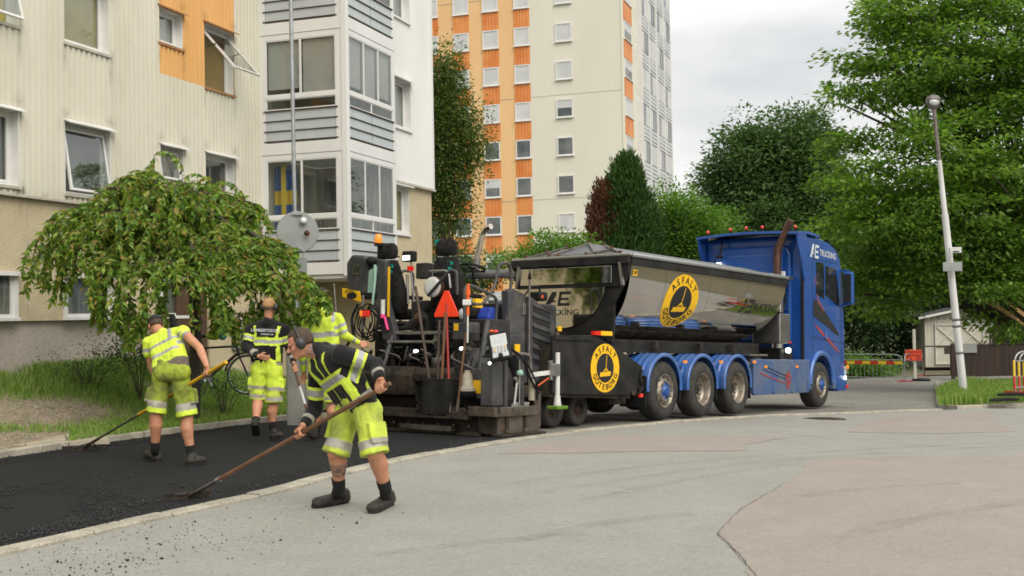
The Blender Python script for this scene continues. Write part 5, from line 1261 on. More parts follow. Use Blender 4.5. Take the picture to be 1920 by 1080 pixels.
def bend(pts, k=5):
    """round the corners of a polyline"""
    P = [Vector(p) for p in pts]; out = [P[0]]
    for a, b, c in zip(P, P[1:], P[2:]):
        d = min((a - b).length, (c - b).length) * .35
        p0, p1 = b + (a - b).normalized() * d, b + (c - b).normalized() * d
        for i in range(k + 1): t = i / k; out.append(p0.lerp(b, t).lerp(b.lerp(p1, t), t))
    out.append(P[-1]); return out
# hopper with its side wings
for y0, y1, nm in ((-.10, -.04, 'hopper_wing'), (2.60, 2.66, 'hopper_wing')):
    w_ = B(MB().prism([(-3.70, .56), (-3.70, 1.44), (-2.55, 1.47), (-1.9, 1.30), (-.97, .96), (-1.02, .66), (-1.47, .48), (-3.2, .53)], 1, y0, y1), nm, 'black_plate', bev=.012)
    if y0 < 0:
        B(MB().box((-3.68, -.125, 1.38), (-2.6, -.102, 1.45)), 'wing_edge', 'black_plate', w_)
        emblem(w_, lambda x, y, l: tuple(Vector((-2.2 + x, -.104 - l, .94 + y * .90)) - PV0), .44)
        for z in (.60, .72, .84): B(MB().cyl((-1.04, -.13, z), (-1.04, -.05, z), .02, n=8), 'pin', 'worn_steel', w_)
        B(MB().tube(bend([(-1.02, -.12, .9), (-1.12, -.14, .75), (-1.0, -.13, .6), (-1.15, -.12, .5)]), .02), 'chain', 'rubber', w_)
        B(MB().box((-1.12, -.14, .44), (-1.02, -.10, .50)), 'reflector', 'red_lamp', w_)
B(MB().prism([(-3.7, 1.3), (-3.7, .5), (-1.3, .42), (-1.3, .52), (-3.5, .62)], 1, -.04, 2.6), 'hopper_floor', 'tarred')
B(MB().box((-2.35, -.12, 1.47), (-2.0, -.06, 1.54)), 'warning_strip', 'yellow'); B(MB().box((-2.55, -.121, 1.475), (-2.36, -.06, 1.535)), 'warning_strip', 'red_lamp')
B(MB().cyl((-.75, .2, .55), (-.75, 1.1, .55), .10).cyl((-.75, 1.3, .55), (-.75, 2.3, .55), .10), 'push_roller', 'worn_steel'); B(MB().box((-1.4, .3, .3), (-.85, 2.2, .5)), 'front_frame', 'tarred', bev=.02)
# front bogie wheels, big rear wheel under its guard
def solid_wheel(x, y, r, w, s=-1):
    wl_ = empty('wheel'); wl_.parent = paver; o = Vector((x, y, r)) - PV0
    MB().lathe([(r * .55, .02), (r * .9, .0), (r, .03), (r, w - .03), (r * .9, w), (r * .55, w - .02)], o, (0, -s, 0), 30).build('tyre', 'tyre', wl_)
    MB().lathe([(r * .56, .02), (r * .5, .05), (r * .3, .07), (r * .22, .03), (r * .1, .02), (0, .02)], o, (0, -s, 0), 24).build('rim', 'tarred', wl_)
    for k in range(6): 
        a = k * 1.047; MB().cyl(o + Vector((r * .36 * math.cos(a), -s * .075, r * .36 * math.sin(a))), o + Vector((r * .36 * math.cos(a), -s * .045, r * .36 * math.sin(a))), .016, n=6).build('bolt', 'rust', wl_)
for x in (-3.17, -2.46):
    solid_wheel(x, .22, .27, .34); solid_wheel(x, 2.38, .27, .34, 1)
solid_wheel(-4.72, .30, .60, .40); solid_wheel(-4.72, 2.3, .60, .40, 1)
gd = [[(-4.72 + q * math.cos(R(a)), y, .60 + q * math.sin(R(a))) for q, y in ((.66, .16), (.70, .14), (.70, .75), (.66, .75))] for a in range(10, 171, 10)]
B(MB().loft(gd, True, True), 'wheel_guard', 'paver_grey')
# chassis and side panels
B(MB().box((-5.0, .62, .40), (-2.9, 2.0, 1.25)), 'chassis', 'tarred', bev=.03)
B(MB().box((-5.05, .50, 1.22), (-3.9, 2.25, 1.34)), 'platform', 'paver_dark', bev=.01)
lv = B(MB().prism([(-3.97, .74), (-3.98, 2.04), (-3.86, 2.02), (-3.36, 1.78), (-3.27, 1.70), (-3.25, .88), (-3.35, .72)], 1, .16, .30), 'louvre_panel', 'paver_grey', bev=.025)
for k in range(6):
    z = .98 + k * .16
    B(MB().prism([(-3.86, z + .035), (-3.86, z + .115), (-3.42, z + .025), (-3.42, z - .055)], 1, .150, .165), 'louvre_slot', 'ink', lv)
    B(MB().prism([(-3.88, z + .11), (-3.88, z + .125), (-3.40, z + .035), (-3.40, z + .02)], 1, .135, .17), 'louvre_lip', 'paver_grey', lv)
B(MB().box((-3.95, .30, .8), (-3.0, 2.3, 1.95)), 'engine_hood', 'paver_dark', bev=.05)
B(MB().prism([(-4.42, 1.42), (-4.45, 2.10), (-4.30, 2.14), (-4.0, 2.06), (-4.0, 1.10), (-4.3, 1.10)], 1, .20, .34), 'side_panel', 'paver_grey', bev=.02)
B(MB().prism([(-5.0, 1.30), (-5.0, 1.40), (-4.4, 1.44), (-4.02, 1.44), (-4.02, 1.12), (-4.25, 1.20), (-4.6, 1.28)], 1, .185, .30), 'side_panel', 'paver_grey', bev=.015)
B(MB().box((-5.02, .18, 1.42), (-4.42, .50, 1.66)), 'battery_box', 'paver_dark', bev=.02); B(MB().box((-4.40, .22, 1.46), (-4.22, .32, 1.64)), 'pocket', 'ink')
B(MB().box((-4.10, .178, 1.75), (-4.02, .20, 1.92)), 'latch', 'dull_steel', bev=.005)
for x, z, w_, h in ((-4.36, 1.30, .12, .13), (-3.22, 1.60, .10, .08)):
    s = B(MB().box((x, .128, z - h), (x + w_, .15, z)), 'sticker', 'yellow')
B(MB().lathe([(0, 0), (.06, 0), (.065, .012)], (-3.42, .140, .86), (0, 1, 0), 16), 'reflector', 'yellow')
B(MB().box((-3.30, .10, .75), (-3.22, .20, 1.5)).box((-3.34, .09, .70), (-3.18, .22, .78)), 'wing_post', 'paver_grey', bev=.01)
B(MB().cyl((-3.26, .06, .78), (-3.26, .06, 1.45), .03), 'lift_cylinder', 'steel_rod')
# seats
def seat(y, x=-5.05):
    s = empty('seat'); s.parent = paver
    for k in range(4): B(MB().box((x - .02 - .01 * (k % 2), y - .27 - .01 * (k % 2), 1.36 + k * .075), (x + .46, y + .27 + .01 * (k % 2), 1.42 + k * .075)), 'bellows', 'paver_dark', s, .02)
    B(MB().box((x + .02, y - .25, 1.68), (x + .56, y + .25, 1.84)), 'cushion', 'seat_cloth', s, .05)
    bk = MB(); rings = []
    for z, w_, t, o_ in ((1.76, .28, .07, .03), (1.88, .33, .10, .0), (2.05, .33, .10, -.02), (2.30, .27, .09, -.05), (2.50, .21, .08, -.075), (2.58, .18, .05, -.08)):
        rings.append([(x + o_ + t * math.copysign(abs(math.sin(a)) ** .6, math.sin(a)), y + w_ * math.copysign(abs(math.cos(a)) ** .5, math.cos(a)), z) for a in [2 * math.pi * i / 20 for i in range(20)]])
    bk.loft(rings); b_ = B(bk, 'backrest', 'seat_cloth', s)
    hd = MB(); rings = []
    for z, w_, t in ((2.60, .15, .035), (2.63, .185, .06), (2.72, .19, .065), (2.80, .17, .06), (2.845, .12, .03)):
        rings.append([(x - .09 + t * math.copysign(abs(math.sin(a)) ** .6, math.sin(a)), y + w_ * math.copysign(abs(math.cos(a)) ** .4, math.cos(a)), z) for a in [2 * math.pi * i / 20 for i in range(20)]])
    hd.loft(rings); B(hd, 'headrest', 'seat_cloth', s)
    B(MB().cyl((x - .085, y - .08, 2.52), (x - .09, y - .08, 2.66), .012).cyl((x - .085, y + .08, 2.52), (x - .09, y + .08, 2.66), .012), 'headrest_post', 'steel_rod', s)
    for q in (((-.13, 2.50), (-.02, 2.52), (-.02, 2.47), (-.13, 2.45)), ((-.11, 2.42), (-.03, 2.43), (-.03, 2.38), (-.11, 2.37))):
        B(MB().add([(x - .150, y - .05 + a, z) for a, z in q], [(0, 1, 2, 3)]), 'print', 'green_print', s)
    for q in (-.27, .27): B(MB().box((x + .05, y + q - .03, 1.98), (x + .42, y + q + .03, 2.04)), 'armrest', 'seat_cloth', s, .02)
seat(2.02); seat(.84)
B(MB().box((-5.15, .95, 2.765), (-5.09, 1.06, 2.85)).xf(Matrix()), 'cloth_tag', 'green_print')
# floor edge and step rails at the rear, left hand swing console
B(MB().box((-5.30, .82, 1.43), (-5.05, 1.78, 1.48)), 'step', 'galv_step', bev=.01); B(MB().box((-5.38, .80, 1.30), (-5.22, 1.80, 1.34)), 'step', 'galv_step', bev=.01); B(MB().box((-5.0, .30, .90), (-4.92, 2.40, 1.44)), 'rear_bulkhead', 'paver_dark', bev=.01)
cn = B(MB().prism([(1.90, 2.56), (2.08, 2.60), (2.14, 2.50), (2.14, 1.95), (1.96, 1.45), (1.94, 1.34), (1.68, 1.34), (1.70, 1.50), (1.86, 1.90)], 0, -5.32, -5.20), 'console_arm', 'paver_grey', bev=.02)
SH0 = SH; PV0_ = PV0; SH = Matrix.Translation((0, -.24, 0)) @ SH; PV0 = PV0 + Vector((0, .24, 0))
cs = B(MB().prism([(2.48, 2.55), (2.56, 2.66), (2.84, 2.68), (2.95, 2.55), (2.93, 2.22), (2.80, 2.08), (2.52, 2.04), (2.46, 2.15)], 0, -5.35, -4.90), 'console', 'paver_grey', bev=.035)
B(MB().box((-5.362, 2.63, 2.36), (-5.352, 2.80, 2.52)), 'badge', 'dull_steel', cs); B(MB().add([(-5.366, 2.78 - .15 * a, 2.38 + .12 * b) for a, b in ((0, 1), (.12, 1), (.3, .3), (.5, 1), (.7, .3), (.88, 1), (1, 1), (.75, 0), (.5, .55), (.25, 0))], [tuple(range(10))]), 'badge_mark', 'ink', cs)
B(MB().prism([(2.30, 2.48), (2.46, 2.42), (2.48, 2.06), (2.36, 2.02)], 0, -5.36, -5.0), 'console_tray', 'mint', bev=.02)
B(MB().tube(bend([(-5.37, 2.31, 2.5), (-5.37, 2.30, 2.30), (-5.37, 2.36, 1.8)]), .022), 'console_pipe', 'mint')
B(MB().ell((-5.36, 2.40, 2.56), .08, .10, .07), 'console_lamp', 'rubber'); B(MB().box((-5.37, 2.30, 1.98), (-5.2, 2.62, 2.08)), 'console_base', 'rubber', bev=.02)
pl = B(MB().prism([(2.60, 2.10), (2.98, 2.16), (2.96, 2.02), (2.56, 1.93)], 0, -5.40, -5.385), 'badge_plate', 'yellow', bev=.003)
B(MB().add([(-5.404, 2.76 + .11 * math.cos(a), 2.035 + .055 * math.sin(a)) for a in [2 * math.pi * i / 20 for i in range(20)]], [tuple(range(20))]), 'plate_mark', 'ink', pl)
words(pl, 'ASFALT', .075, lambda x, y: tuple(Vector((-5.405, 2.78 - x, 2.115 + y - x * -.10)) - PV0), 'ink')
B(MB().box((-5.345, 2.035, 1.70), (-5.325, 2.065, 2.46)), 'yellow_level', 'yellow'); B(MB().cyl((-5.36, 2.14, 1.74), (-5.36, 2.14, 1.96), .035), 'marker_can', 'plastic_white')
B(MB().cyl((-5.36, 2.14, 1.68), (-5.36, 2.14, 1.74), .036), 'can_cap', 'pink'); tubeB(bend([(-5.36, 2.10, 1.70), (-5.36, 2.07, 1.6), (-5.36, 2.03, 1.5)]), .022, 'pink_tape', 'pink')
SH = SH0; PV0 = PV0_
# beacon, work lights, round lamp, triangle
bc = B(MB().lathe([(.055, 0), (.06, .02), (.058, .10), (.045, .14), (.0, .15)], (-5.25, 2.12, 2.84), (0, 0, 1), 18), 'beacon', 'amber_lamp'); B(MB().cyl((-5.25, 2.12, 2.45), (-5.25, 2.12, 2.84), .014).cyl((-5.25, 2.12, 2.80), (-5.25, 2.12, 2.845), .06), 'beacon_post', 'rubber', bc)
tubeB(bend([(-5.28, 2.10, 2.50), (-5.28, 1.98, 2.50), (-5.28, 1.97, 2.2), (-5.28, 2.04, 2.12)]), .014, 'handle', 'dull_steel')
lp = B(MB().box((-5.22, 1.66, 2.54), (-5.08, 1.86, 2.70)).xf(Matrix.Translation((0, -.20, 0))), 'work_lamp', 'rubber', bev=.02); B(MB().box((-5.228, 1.49, 2.56), (-5.222, 1.63, 2.63)), 'lens', 'lit_lamp', lp)
tubeB(bend([(-5.12, 1.55, 2.54), (-5.12, 1.55, 2.40), (-5.1, 1.50, 1.9)]), .016, 'lamp_post', 'dull_steel'); tubeB([(-5.12, 1.60, 1.9), (-5.13, 1.62, 2.35)], .02, 'lamp_post', 'dull_steel')
B(MB().box((-5.2, 1.50, 2.40), (-5.12, 1.56, 2.47)), 'lamp_cap', 'red_lamp'); B(MB().box((-5.1, 1.26, 2.28), (-4.95, 1.48, 2.52)), 'panel_box', 'paver_dark', bev=.02)
tubeB(bend([(-5.2, 1.72, 2.62), (-5.2, 1.9, 2.62), (-5.2, 1.95, 2.60)]), .01, 'cable', 'rubber')
rl = B(MB().lathe([(0, -.012), (.10, -.012), (.145, .0), (.155, .03), (.14, .10), (.08, .12)], (-5.32, .97, 2.13), (1, 0, 0), 28), 'round_lamp', 'plastic_white'); B(MB().box((-5.336, .92, 2.05), (-5.333, .95, 2.08)), 'label', 'shaft_red', rl)
B(MB().lathe([(.156, .03), (.16, .05), (.15, .12)], (-5.32, .97, 2.13), (1, 0, 0), 28), 'lamp_ring', 'rust', rl)
tri = B(MB().prism([(.84, 1.68), (.84, 1.73), (.655, 2.06), (.58, 2.06), (.395, 1.73), (.395, 1.68)], 0, -5.40, -5.38), 'warning_triangle', 'sign_red', bev=.006)
B(MB().bar((-5.37, .62, 1.2), (-5.37, .62, 2.05), .03), 'sign_post', 'rubber'); B(MB().ell((-5.33, .38, 1.72), .05, .05, .08), 'sign_lamp', 'lamp_glass')
# column of controls between the seats
B(MB().box((-5.12, 1.22, 1.45), (-4.9, 1.55, 1.95)), 'console_column', 'paver_dark', bev=.03); tubeB(bend([(-5.2, 1.05, 1.9), (-5.2, 1.25, 1.75), (-5.22, 1.3, 1.5), (-5.24, 1.1, 1.4)]), .05, 'duct', 'rubber'); B(MB().cyl((-5.3, 1.42, 1.55), (-5.3, 1.12, 1.72), .07), 'muffler', 'paver_dark'); B(MB().cyl((-5.31, 1.24, 1.66), (-5.31, 1.14, 1.715), .074), 'clamp_ring', 'rust')
# driver's dash, steering wheel, exhaust
B(MB().prism([(-4.40, 2.30), (-4.38, 2.38), (-4.08, 2.46), (-3.95, 2.42), (-3.95, 2.33)], 1, .42, 1.10), 'dashboard', 'paver_grey', bev=.03)
sw = [(-4.42 + .20 * math.cos(a) * .9, .92 + .20 * math.sin(a), 2.47 - .05 * math.cos(a)) for a in [2 * math.pi * i / 24 for i in range(25)]]
s = tubeB(sw, .017, 'steering_wheel', 'rubber'); B(MB().cyl((-4.42, .92, 2.46), (-4.36, .92, 2.2), .02).bar((-4.42, .74, 2.47), (-4.42, 1.10, 2.47), .03, .015).bar((-4.58, .92, 2.5), (-4.28, .92, 2.44), .03, .015), 'wheel_spoke', 'rubber', s)
tubeB(bend([(-4.2, 1.03, 2.3), (-4.2, 1.02, 2.6), (-4.2, .90, 3.02), (-4.2, .82, 3.10), (-4.22, .72, 3.12)]), .045, 'exhaust_pipe', 'chrome', n=16); B(MB().cyl((-4.2, 1.02, 2.45), (-4.2, 1.0, 2.64), .055), 'pipe_clamp', 'dull_steel')
# grab rails
for pts in ([(-5.42, .25, 1.55), (-5.44, .25, 2.16), (-4.95, .25, 2.06), (-4.66, .25, 1.98), (-4.72, .25, 1.34)], [(-5.40, .25, 1.88), (-5.0, .25, 1.86), (-4.72, .25, 2.15), (-4.62, .25, 2.50), (-4.36, .25, 2.52), (-4.30, .25, 2.3), (-4.48, .25, 1.40)], [(-5.36, 1.0, 2.0), (-5.36, .58, 2.36), (-5.36, .46, 2.34), (-5.36, .44, 2.0)], [(-4.3, 2.5, 1.4), (-4.3, 2.5, 2.5), (-4.0, 2.5, 2.5), (-4.0, 2.5, 1.9)]):
    tubeB(bend(pts), .024, 'grab_rail', 'paver_grey')
tubeB(bend([(-5.35, .98, 2.36), (-5.35, .62, 2.36), (-5.35, .58, 2.1)]), .018, 'grab_rail', 'dull_steel')
B(MB().prism([(-4.7, 1.50), (-4.72, 1.70), (-4.62, 1.86), (-4.50, 1.82), (-4.46, 1.52)], 1, .36, .60), 'jerry_can', 'jerry_blue', bev=.03)
B(MB().box((-5.18, .24, 1.82), (-5.02, .30, 1.95)), 'sticker', 'yellow')
# mirror or camera arm over the engine
ca = B(MB().box((-3.75, .12, 1.98), (-3.52, .34, 2.12)), 'side_lamp', 'rubber', bev=.03); B(MB().tube(bend([(-4.0, .22, 2.05), (-3.86, .2, 2.20), (-3.65, .2, 2.2), (-3.62, .2, 2.1)]), .016), 'lamp_arm', 'rubber', ca); B(MB().box((-3.70, .115, 2.02), (-3.66, .122, 2.07)), 'lamp_mark', 'orange', ca)
tubeB([(-4.02, .12, .72), (-4.02, .12, 2.34)], .014, 'guide_rod', 'bar_grey'); B(MB().lathe([(.0, .16), (.03, .0), (.0, -.02)], (-4.02, .12, 2.30), (0, 0, 1), 10), 'rod_tip', 'rubber')
# ---- screed: carried behind, extended to the kerb side
B(MB().box((-5.70, -.30, .06), (-5.0, 2.55, .36)), 'screed', 'tarred', bev=.02); B(MB().box((-5.72, -.30, .02), (-5.0, 2.55, .07)), 'screed_plate', 'worn_steel')
wk = B(MB().box((-5.98, -.22, .255), (-5.70, 2.55, .29)), 'walkway', 'tarred')
for k in range(28): B(MB().box((-5.97, -.20 + k * .098, .29), (-5.71, -.185 + k * .098, .31)), 'tread_rib', 'tarred', wk)
for k in range(9): B(MB().cyl((-5.74, -.1 + k * .28, .15), (-5.71, -.1 + k * .28, .15), .018, n=6), 'bolt', 'dull_steel')
B(MB().box((-5.9, .1, .07), (-5.72, 1.05, .15)), 'heater_box', 'worn_steel', bev=.01)
gb = B(MB().prism([(-5.72, .54), (-5.74, .82), (-5.66, .95), (-5.15, .96), (-5.1, .54)], 1, .98, 2.5), 'screed_cover', 'tarred', bev=.03)
for k in range(26): B(MB().box((-5.742, 1.02 + k * .056, .60), (-5.725, 1.045 + k * .056, .84)), 'cover_rib', 'tarred', gb)
B(MB().prism([(-5.68, .74), (-5.70, .86), (-5.62, .94), (-5.15, .95), (-5.1, .74)], 1, .30, .97), 'screed_cover', 'tarred', bev=.03); B(MB().box((-5.6, .25, .40), (-5.1, .98, .74)), 'screed_box', 'black_plate', bev=.02)
B(MB().tube([(-5.70, .66 + .15 * math.cos(a), .56 + .15 * math.sin(a)) for a in [R(40 + i * 14) for i in range(40)]], .016), 'hose_coil', 'rubber'); tubeB([(-5.72, .70 + .19 * math.cos(R(a)), .57 + .17 * math.sin(R(a))) for a in range(80, 400, 16)], .016, 'hose_coil', 'rubber')
B(MB().box((-5.7, .45, .30), (-5.1, .9, .42)).box((-5.4, -.2, .36), (-5.0, 2.4, .5)), 'auger_guard', 'tarred')
bn = B(MB().box((-5.99, .12, .30), (-5.80, .54, .33)).box((-5.99, .12, .33), (-5.97, .54, .80)).box((-5.82, .12, .33), (-5.80, .54, .80)).box((-5.97, .12, .33), (-5.82, .14, .80)).box((-5.97, .52, .33), (-5.82, .54, .80)), 'tool_bin', 'black_plate', bev=.006)
bk_ = MB().lathe([(.05, 0), (.06, .01), (.062, .13)], (-5.5, .72, .955), (0, 0, 1), 16); bo = B(bk_, 'tin', 'dull_steel'); B(MB().cyl((-5.5, .70, .98), (-5.5, .66, 1.26), .014), 'brush_handle', 'plastic_white', bo)
cnb = MB().lathe([(.115, 0), (.12, .10), (.11, .12), (.085, .14), (.07, .30), (.045, .33), (.04, .36)], (-5.66, .0, .56), (0, 0, 1), 18); mat('dirty_white', (.42, .38, .29), .6, c2=(.26, .22, .16), vs=6); B(cnb, 'water_bottle', 'dirty_white'); B(MB().lathe([(0, 0), (.13, .0), (.125, .09)], (-5.66, .0, .54), (0, 0, 1), 18), 'bottle_base', 'rubber')
B(MB().box((-5.6, -.18, .52), (-5.2, .0, .95)), 'valve_block', 'paver_grey', bev=.02); B(MB().box((-5.605, -.20, .60), (-5.6, -.06, .78)), 'sticker', 'yellow')
# tow arms, rams
tubeB([(-5.45, -.02, .75), (-5.18, .02, 1.62)], .045, 'lift_ram', 'paver_grey'); tubeB([(-5.50, -.03, .58), (-5.44, -.02, .80)], .025, 'ram_rod', 'steel_rod')
tubeB([(-5.52, 1.75, .9), (-5.25, 1.75, 1.5)], .04, 'lift_ram', 'paver_grey'); B(MB().bar((-5.6, .08, .48), (-3.9, .08, .62), .10, .16), 'tow_arm', 'tarred'); B(MB().bar((-5.6, 2.3, .48), (-3.9, 2.3, .62), .10, .16), 'tow_arm', 'tarred')
B(MB().box((-5.45, .18, 1.34), (-5.15, .46, 1.60)), 'rear_box', 'paver_grey', bev=.02); B(MB().box((-5.455, .34, 1.48), (-5.452, .42, 1.58)), 'sticker', 'yellow')
for y, z in ((1.02, 1.18), (.16, 1.22)):
    q = B(MB().lathe([(0, 0), (.022, 0), (.026, .02), (.024, .06)], (-5.62, y, z), (1, 0, 0), 14), 'work_lamp', 'lit_lamp'); B(MB().box((-5.6, y - .02, z - .1), (-5.56, y + .02, z)), 'bracket', 'rubber', q)
# extension on the kerb side: end plate, beam, post with remote panel
B(MB().prism([(-5.80, .06), (-5.80, .34), (-4.95, .34), (-4.95, .62), (-4.80, .62), (-4.80, .14), (-4.86, .06)], 1, -.66, -.62), 'end_plate', 'worn_steel', bev=.008)
B(MB().prism([(-5.95, .30), (-5.95, .43), (-4.95, .43), (-4.95, .30)], 1, -.72, -.66), 'end_beam', 'worn_steel', bev=.01); B(MB().box((-5.92, -.72, .30), (-5.82, -.22, .43)), 'cross_beam', 'worn_steel', bev=.01)
B(MB().box((-5.85, -.76, .02), (-4.80, -.58, .07)), 'ski', 'tarred', bev=.015); B(MB().box((-5.80, -.62, .05), (-5.2, -.3, .36)), 'extension_box', 'tarred', bev=.02)
ps = B(MB().prism([(-5.90, .44), (-5.90, 1.02), (-5.84, 1.10), (-5.70, 1.05), (-5.66, .44)], 1, -.64, -.42), 'panel_post', 'paver_grey', bev=.02)
B(MB().box((-5.655, -.62, .46), (-5.65, -.42, .62)), 'wear_patch', 'rust', ps); B(MB().lathe([(0, 0), (.02, 0), (.024, .02)], (-5.915, -.58, 1.02), (1, 0, 0), 12), 'post_lamp', 'lit_lamp', ps)
rot = Matrix.Rotation(R(28), 3, 'Z') @ Matrix.Rotation(R(20), 3, 'Y') @ Matrix.Rotation(R(-12), 3, 'X')
rp = B(MB().cbox((-5.84, -.70, 1.25), (.07, .30, .42), rot=rot), 'remote_panel', 'rubber', bev=.03)
B(MB().cbox((-5.84, -.70, 1.25), (.078, .225, .335), rot=rot), 'panel_face', 'panel_light', rp, .01)
def onp(y, z, d=-.042): return Vector((-5.84, -.70, 1.25)) + rot @ Vector((d, y, z))
B(MB().add([onp(a, b) for a, b in ((-.06, .05), (.06, .05), (.06, .13), (-.06, .13))], [(0, 1, 2, 3)]), 'display', 'grey_panel', rp)
for i in range(4):
    for j in range(3): p = onp(-.07 + i * .046, -.02 - j * .035); B(MB().cyl(p, onp(-.07 + i * .046, -.02 - j * .035, -.050), .012, n=8), 'key', 'yellow' if (i, j) in ((0, 0), (3, 1)) else 'dull_steel', rp)
p = onp(0, -.15); B(MB().cyl(p, onp(0, -.15, -.075), .03), 'dial', 'rubber', rp)
for a in (-.11, .11): B(MB().add([onp(a - .012, -.10), onp(a + .012, -.10), onp(a + .012, .0), onp(a - .012, .0)], [(0, 1, 2, 3)]), 'slot', 'ink', rp)
p = onp(.02, .22, 0); B(MB().ell(p, .03, .03, .03), 'stop_button', 'red_lamp', rp); B(MB().ell(onp(.08, .24, 0), .025, .04, .02), 'button', 'orange', rp)
tubeB(bend([(-5.75, -.66, 1.14), (-5.35, -.66, 1.16), (-5.08, -.66, 1.14), (-5.06, -.66, .92)]), .022, 'panel_rail', 'bar_grey')
for x, z0, z1, r_ in ((-5.52, .43, 1.2, .035), (-5.14, .43, 1.10, .04)): tubeB([(x, -.56, z0), (x, -.56, z1)], r_, 'guide_post', 'paver_grey')
tubeB(bend([(-5.6, -.68, 1.24), (-5.3, -.7, 1.1), (-5.1, -.68, .8), (-4.85, -.66, .6)]), .018, 'cable', 'rubber'); tubeB(bend([(-5.5, -.68, 1.2), (-5.2, -.72, 1.0), (-4.95, -.7, .72), (-4.9, -.66, .5)]), .013, 'cable', 'rubber')
B(MB().lathe([(.0, -.02), (.04, .0), (.045, .06), (.0, .08)], (-5.36, -.66, .88), (1, -.4, .3), 12), 'sensor', 'mint'); tubeB([(-5.36, -.64, .78), (-5.42, -.64, .45)], .022, 'spindle', 'steel_rod'); tubeB([(-5.40, -.64, .82), (-5.34, -.64, .74)], .03, 'spindle_knob', 'dull_steel')
for x in (-5.62, -5.2): tubeB([(x, -.67, .30), (x, -.67, .12)], .028, 'guide_foot', 'tarred'); B(MB().box((x - .05, -.71, .08), (x + .05, -.63, .13)), 'foot_plate', 'worn_steel')
tubeB([(-5.30, -.64, .44), (-5.30, -.64, 1.08)], .014, 'wire_rod', 'dull_steel'); B(MB().cyl((-4.95, -.60, .5), (-4.95, -.60, .82), .05), 'grease_pot', 'dirty_white')
# grade sensor on its arm: white tube with a mossy shoe
B(MB().bar((-5.05, -.66, .86), (-4.45, -.66, .90), .04, .06), 'sensor_arm', 'plastic_white'); tubeB([(-4.42, -.68, .44), (-4.42, -.68, 1.18)], .034, 'sensor_tube', 'plastic_white', n=14)
B(MB().box((-4.60, -.72, .84), (-4.40, -.62, 1.02)).box((-4.62, -.70, .78), (-4.56, -.64, 1.06)), 'sensor_clamp', 'dull_steel', bev=.01)
B(MB().lathe([(.04, .0), (.05, -.10), (.06, -.14), (.05, -.16)], (-4.42, -.68, .56), (0, 0, 1), 14), 'sensor_foot', 'plastic_white'); B(MB().box((-4.56, -.78, .36), (-4.28, -.58, .41)), 'sensor_shoe', 'moss', bev=.015)
tubeB(bend([(-4.44, -.68, .9), (-4.6, -.66, .82), (-4.8, -.6, .7)]), .010, 'cable', 'orange')
SH = Matrix.Translation((0, -.22, 0)) @ SH0
# cable bundle and tail light on the far side
for k in range(9):
    c = Vector((-5.4, 2.42 + rnd.uniform(-.1, .1), 1.62 + rnd.uniform(-.08, .06))); ry, rz = rnd.uniform(.10, .22), rnd.uniform(.16, .28)
    tubeB([(c.x + rnd.uniform(-.05, .05), c.y + ry * math.cos(t), c.z + rz * math.sin(t)) for t in [rnd.random() * 6 + i * .33 for i in range(16)]][:0] + [(c.x + .02 * math.sin(3 * t), c.y + ry * math.cos(t), c.z + rz * math.sin(t)) for t in [k + i * .36 for i in range(15)]], .011, 'cable', 'rubber')
tubeB(bend([(-5.4, 2.6, 1.9), (-5.42, 2.72, 1.7), (-5.42, 2.68, 1.4), (-5.42, 2.82, 1.25)]), .022, 'cable', 'rubber')
tl = B(MB().box((-5.47, 2.32, 1.70), (-5.42, 2.50, 1.80)), 'tail_lamp', 'red_lamp', bev=.02); B(MB().box((-5.475, 2.44, 1.705), (-5.425, 2.505, 1.795)), 'indicator', 'amber_lamp', tl, .015)
tubeB([(-5.38, 2.52, 1.0), (-5.38, 2.52, 2.04)], .022, 'stanchion', 'bar_grey'); B(MB().bar((-5.3, 1.95, .96), (-5.3, 1.95, 1.4), .05), 'stanchion', 'paver_dark'); B(MB().bar((-5.3, 1.3, .96), (-5.3, 1.3, 1.3), .05), 'stanchion', 'paver_dark')
SH = SH0
# hydraulic hoses under the platform
for k in range(44):
    y = rnd.uniform(-.1, 2.3); z = rnd.uniform(.95, 1.3); x = rnd.uniform(-5.5, -5.1)
    tubeB(bend([(x, y, z), (x - rnd.uniform(-.05, .12), y + rnd.uniform(-.25, .25), z - rnd.uniform(-.1, .25)), (x + rnd.uniform(-.1, .1), y + rnd.uniform(-.5, .5), z - rnd.uniform(-.05, .3)), (x + .15, y + rnd.uniform(-.5, .5), .9)]), rnd.choice((.010, .014, .02)), 'hose', rnd.choice(('rubber', 'rubber', 'bar_grey')), n=7)
for k in range(12):
    y = rnd.uniform(.1, 1.0); z = rnd.uniform(1.0, 1.5); B(MB().cbox((-5.35, y, z), (rnd.uniform(.05, .15), rnd.uniform(.04, .14), rnd.uniform(.04, .14))), 'valve', rnd.choice(('dull_steel', 'paver_dark', 'chassis', 'worn_steel')), bev=.008)
# tools standing in the bin: each one a thing of its own
def tool(name, p, q, r_, m, label, head=None, cat='tool'):
    p = TRK.m @ Vector(p); q = TRK.m @ Vector(q); o = empty(name, p); d = q - p
    MB().tube([(0, 0, 0), d * .5, d], [r_ * 1.05, r_, r_ * .95], 10).build('handle', m, o); ux = d.normalized(); sx = ux.cross(Vector((0, 1, 0))).normalized()
    MB().tube([d * -.02, d * .12], r_ * 1.4, 10).build('ferrule', 'worn_steel', o)
    if head: MB().bar(sx * -.12, sx * .12, .02, .10).build('head', 'tarred', o)
    return tag(o, label, cat, 'tools leaning in the bin of the paver')
tool('rake', (-5.90, .40, .36), (-5.64, 1.00, 2.12), .022, 'wood_dirty', 'long dirty wooden tool handle leaning in the bin beside the white round lamp', True)
tool('shovel', (-5.90, .34, .36), (-5.72, .47, 1.62), .02, 'wood_dirty', 'short dark tool handle leaning in the bin left of the brown one', True)
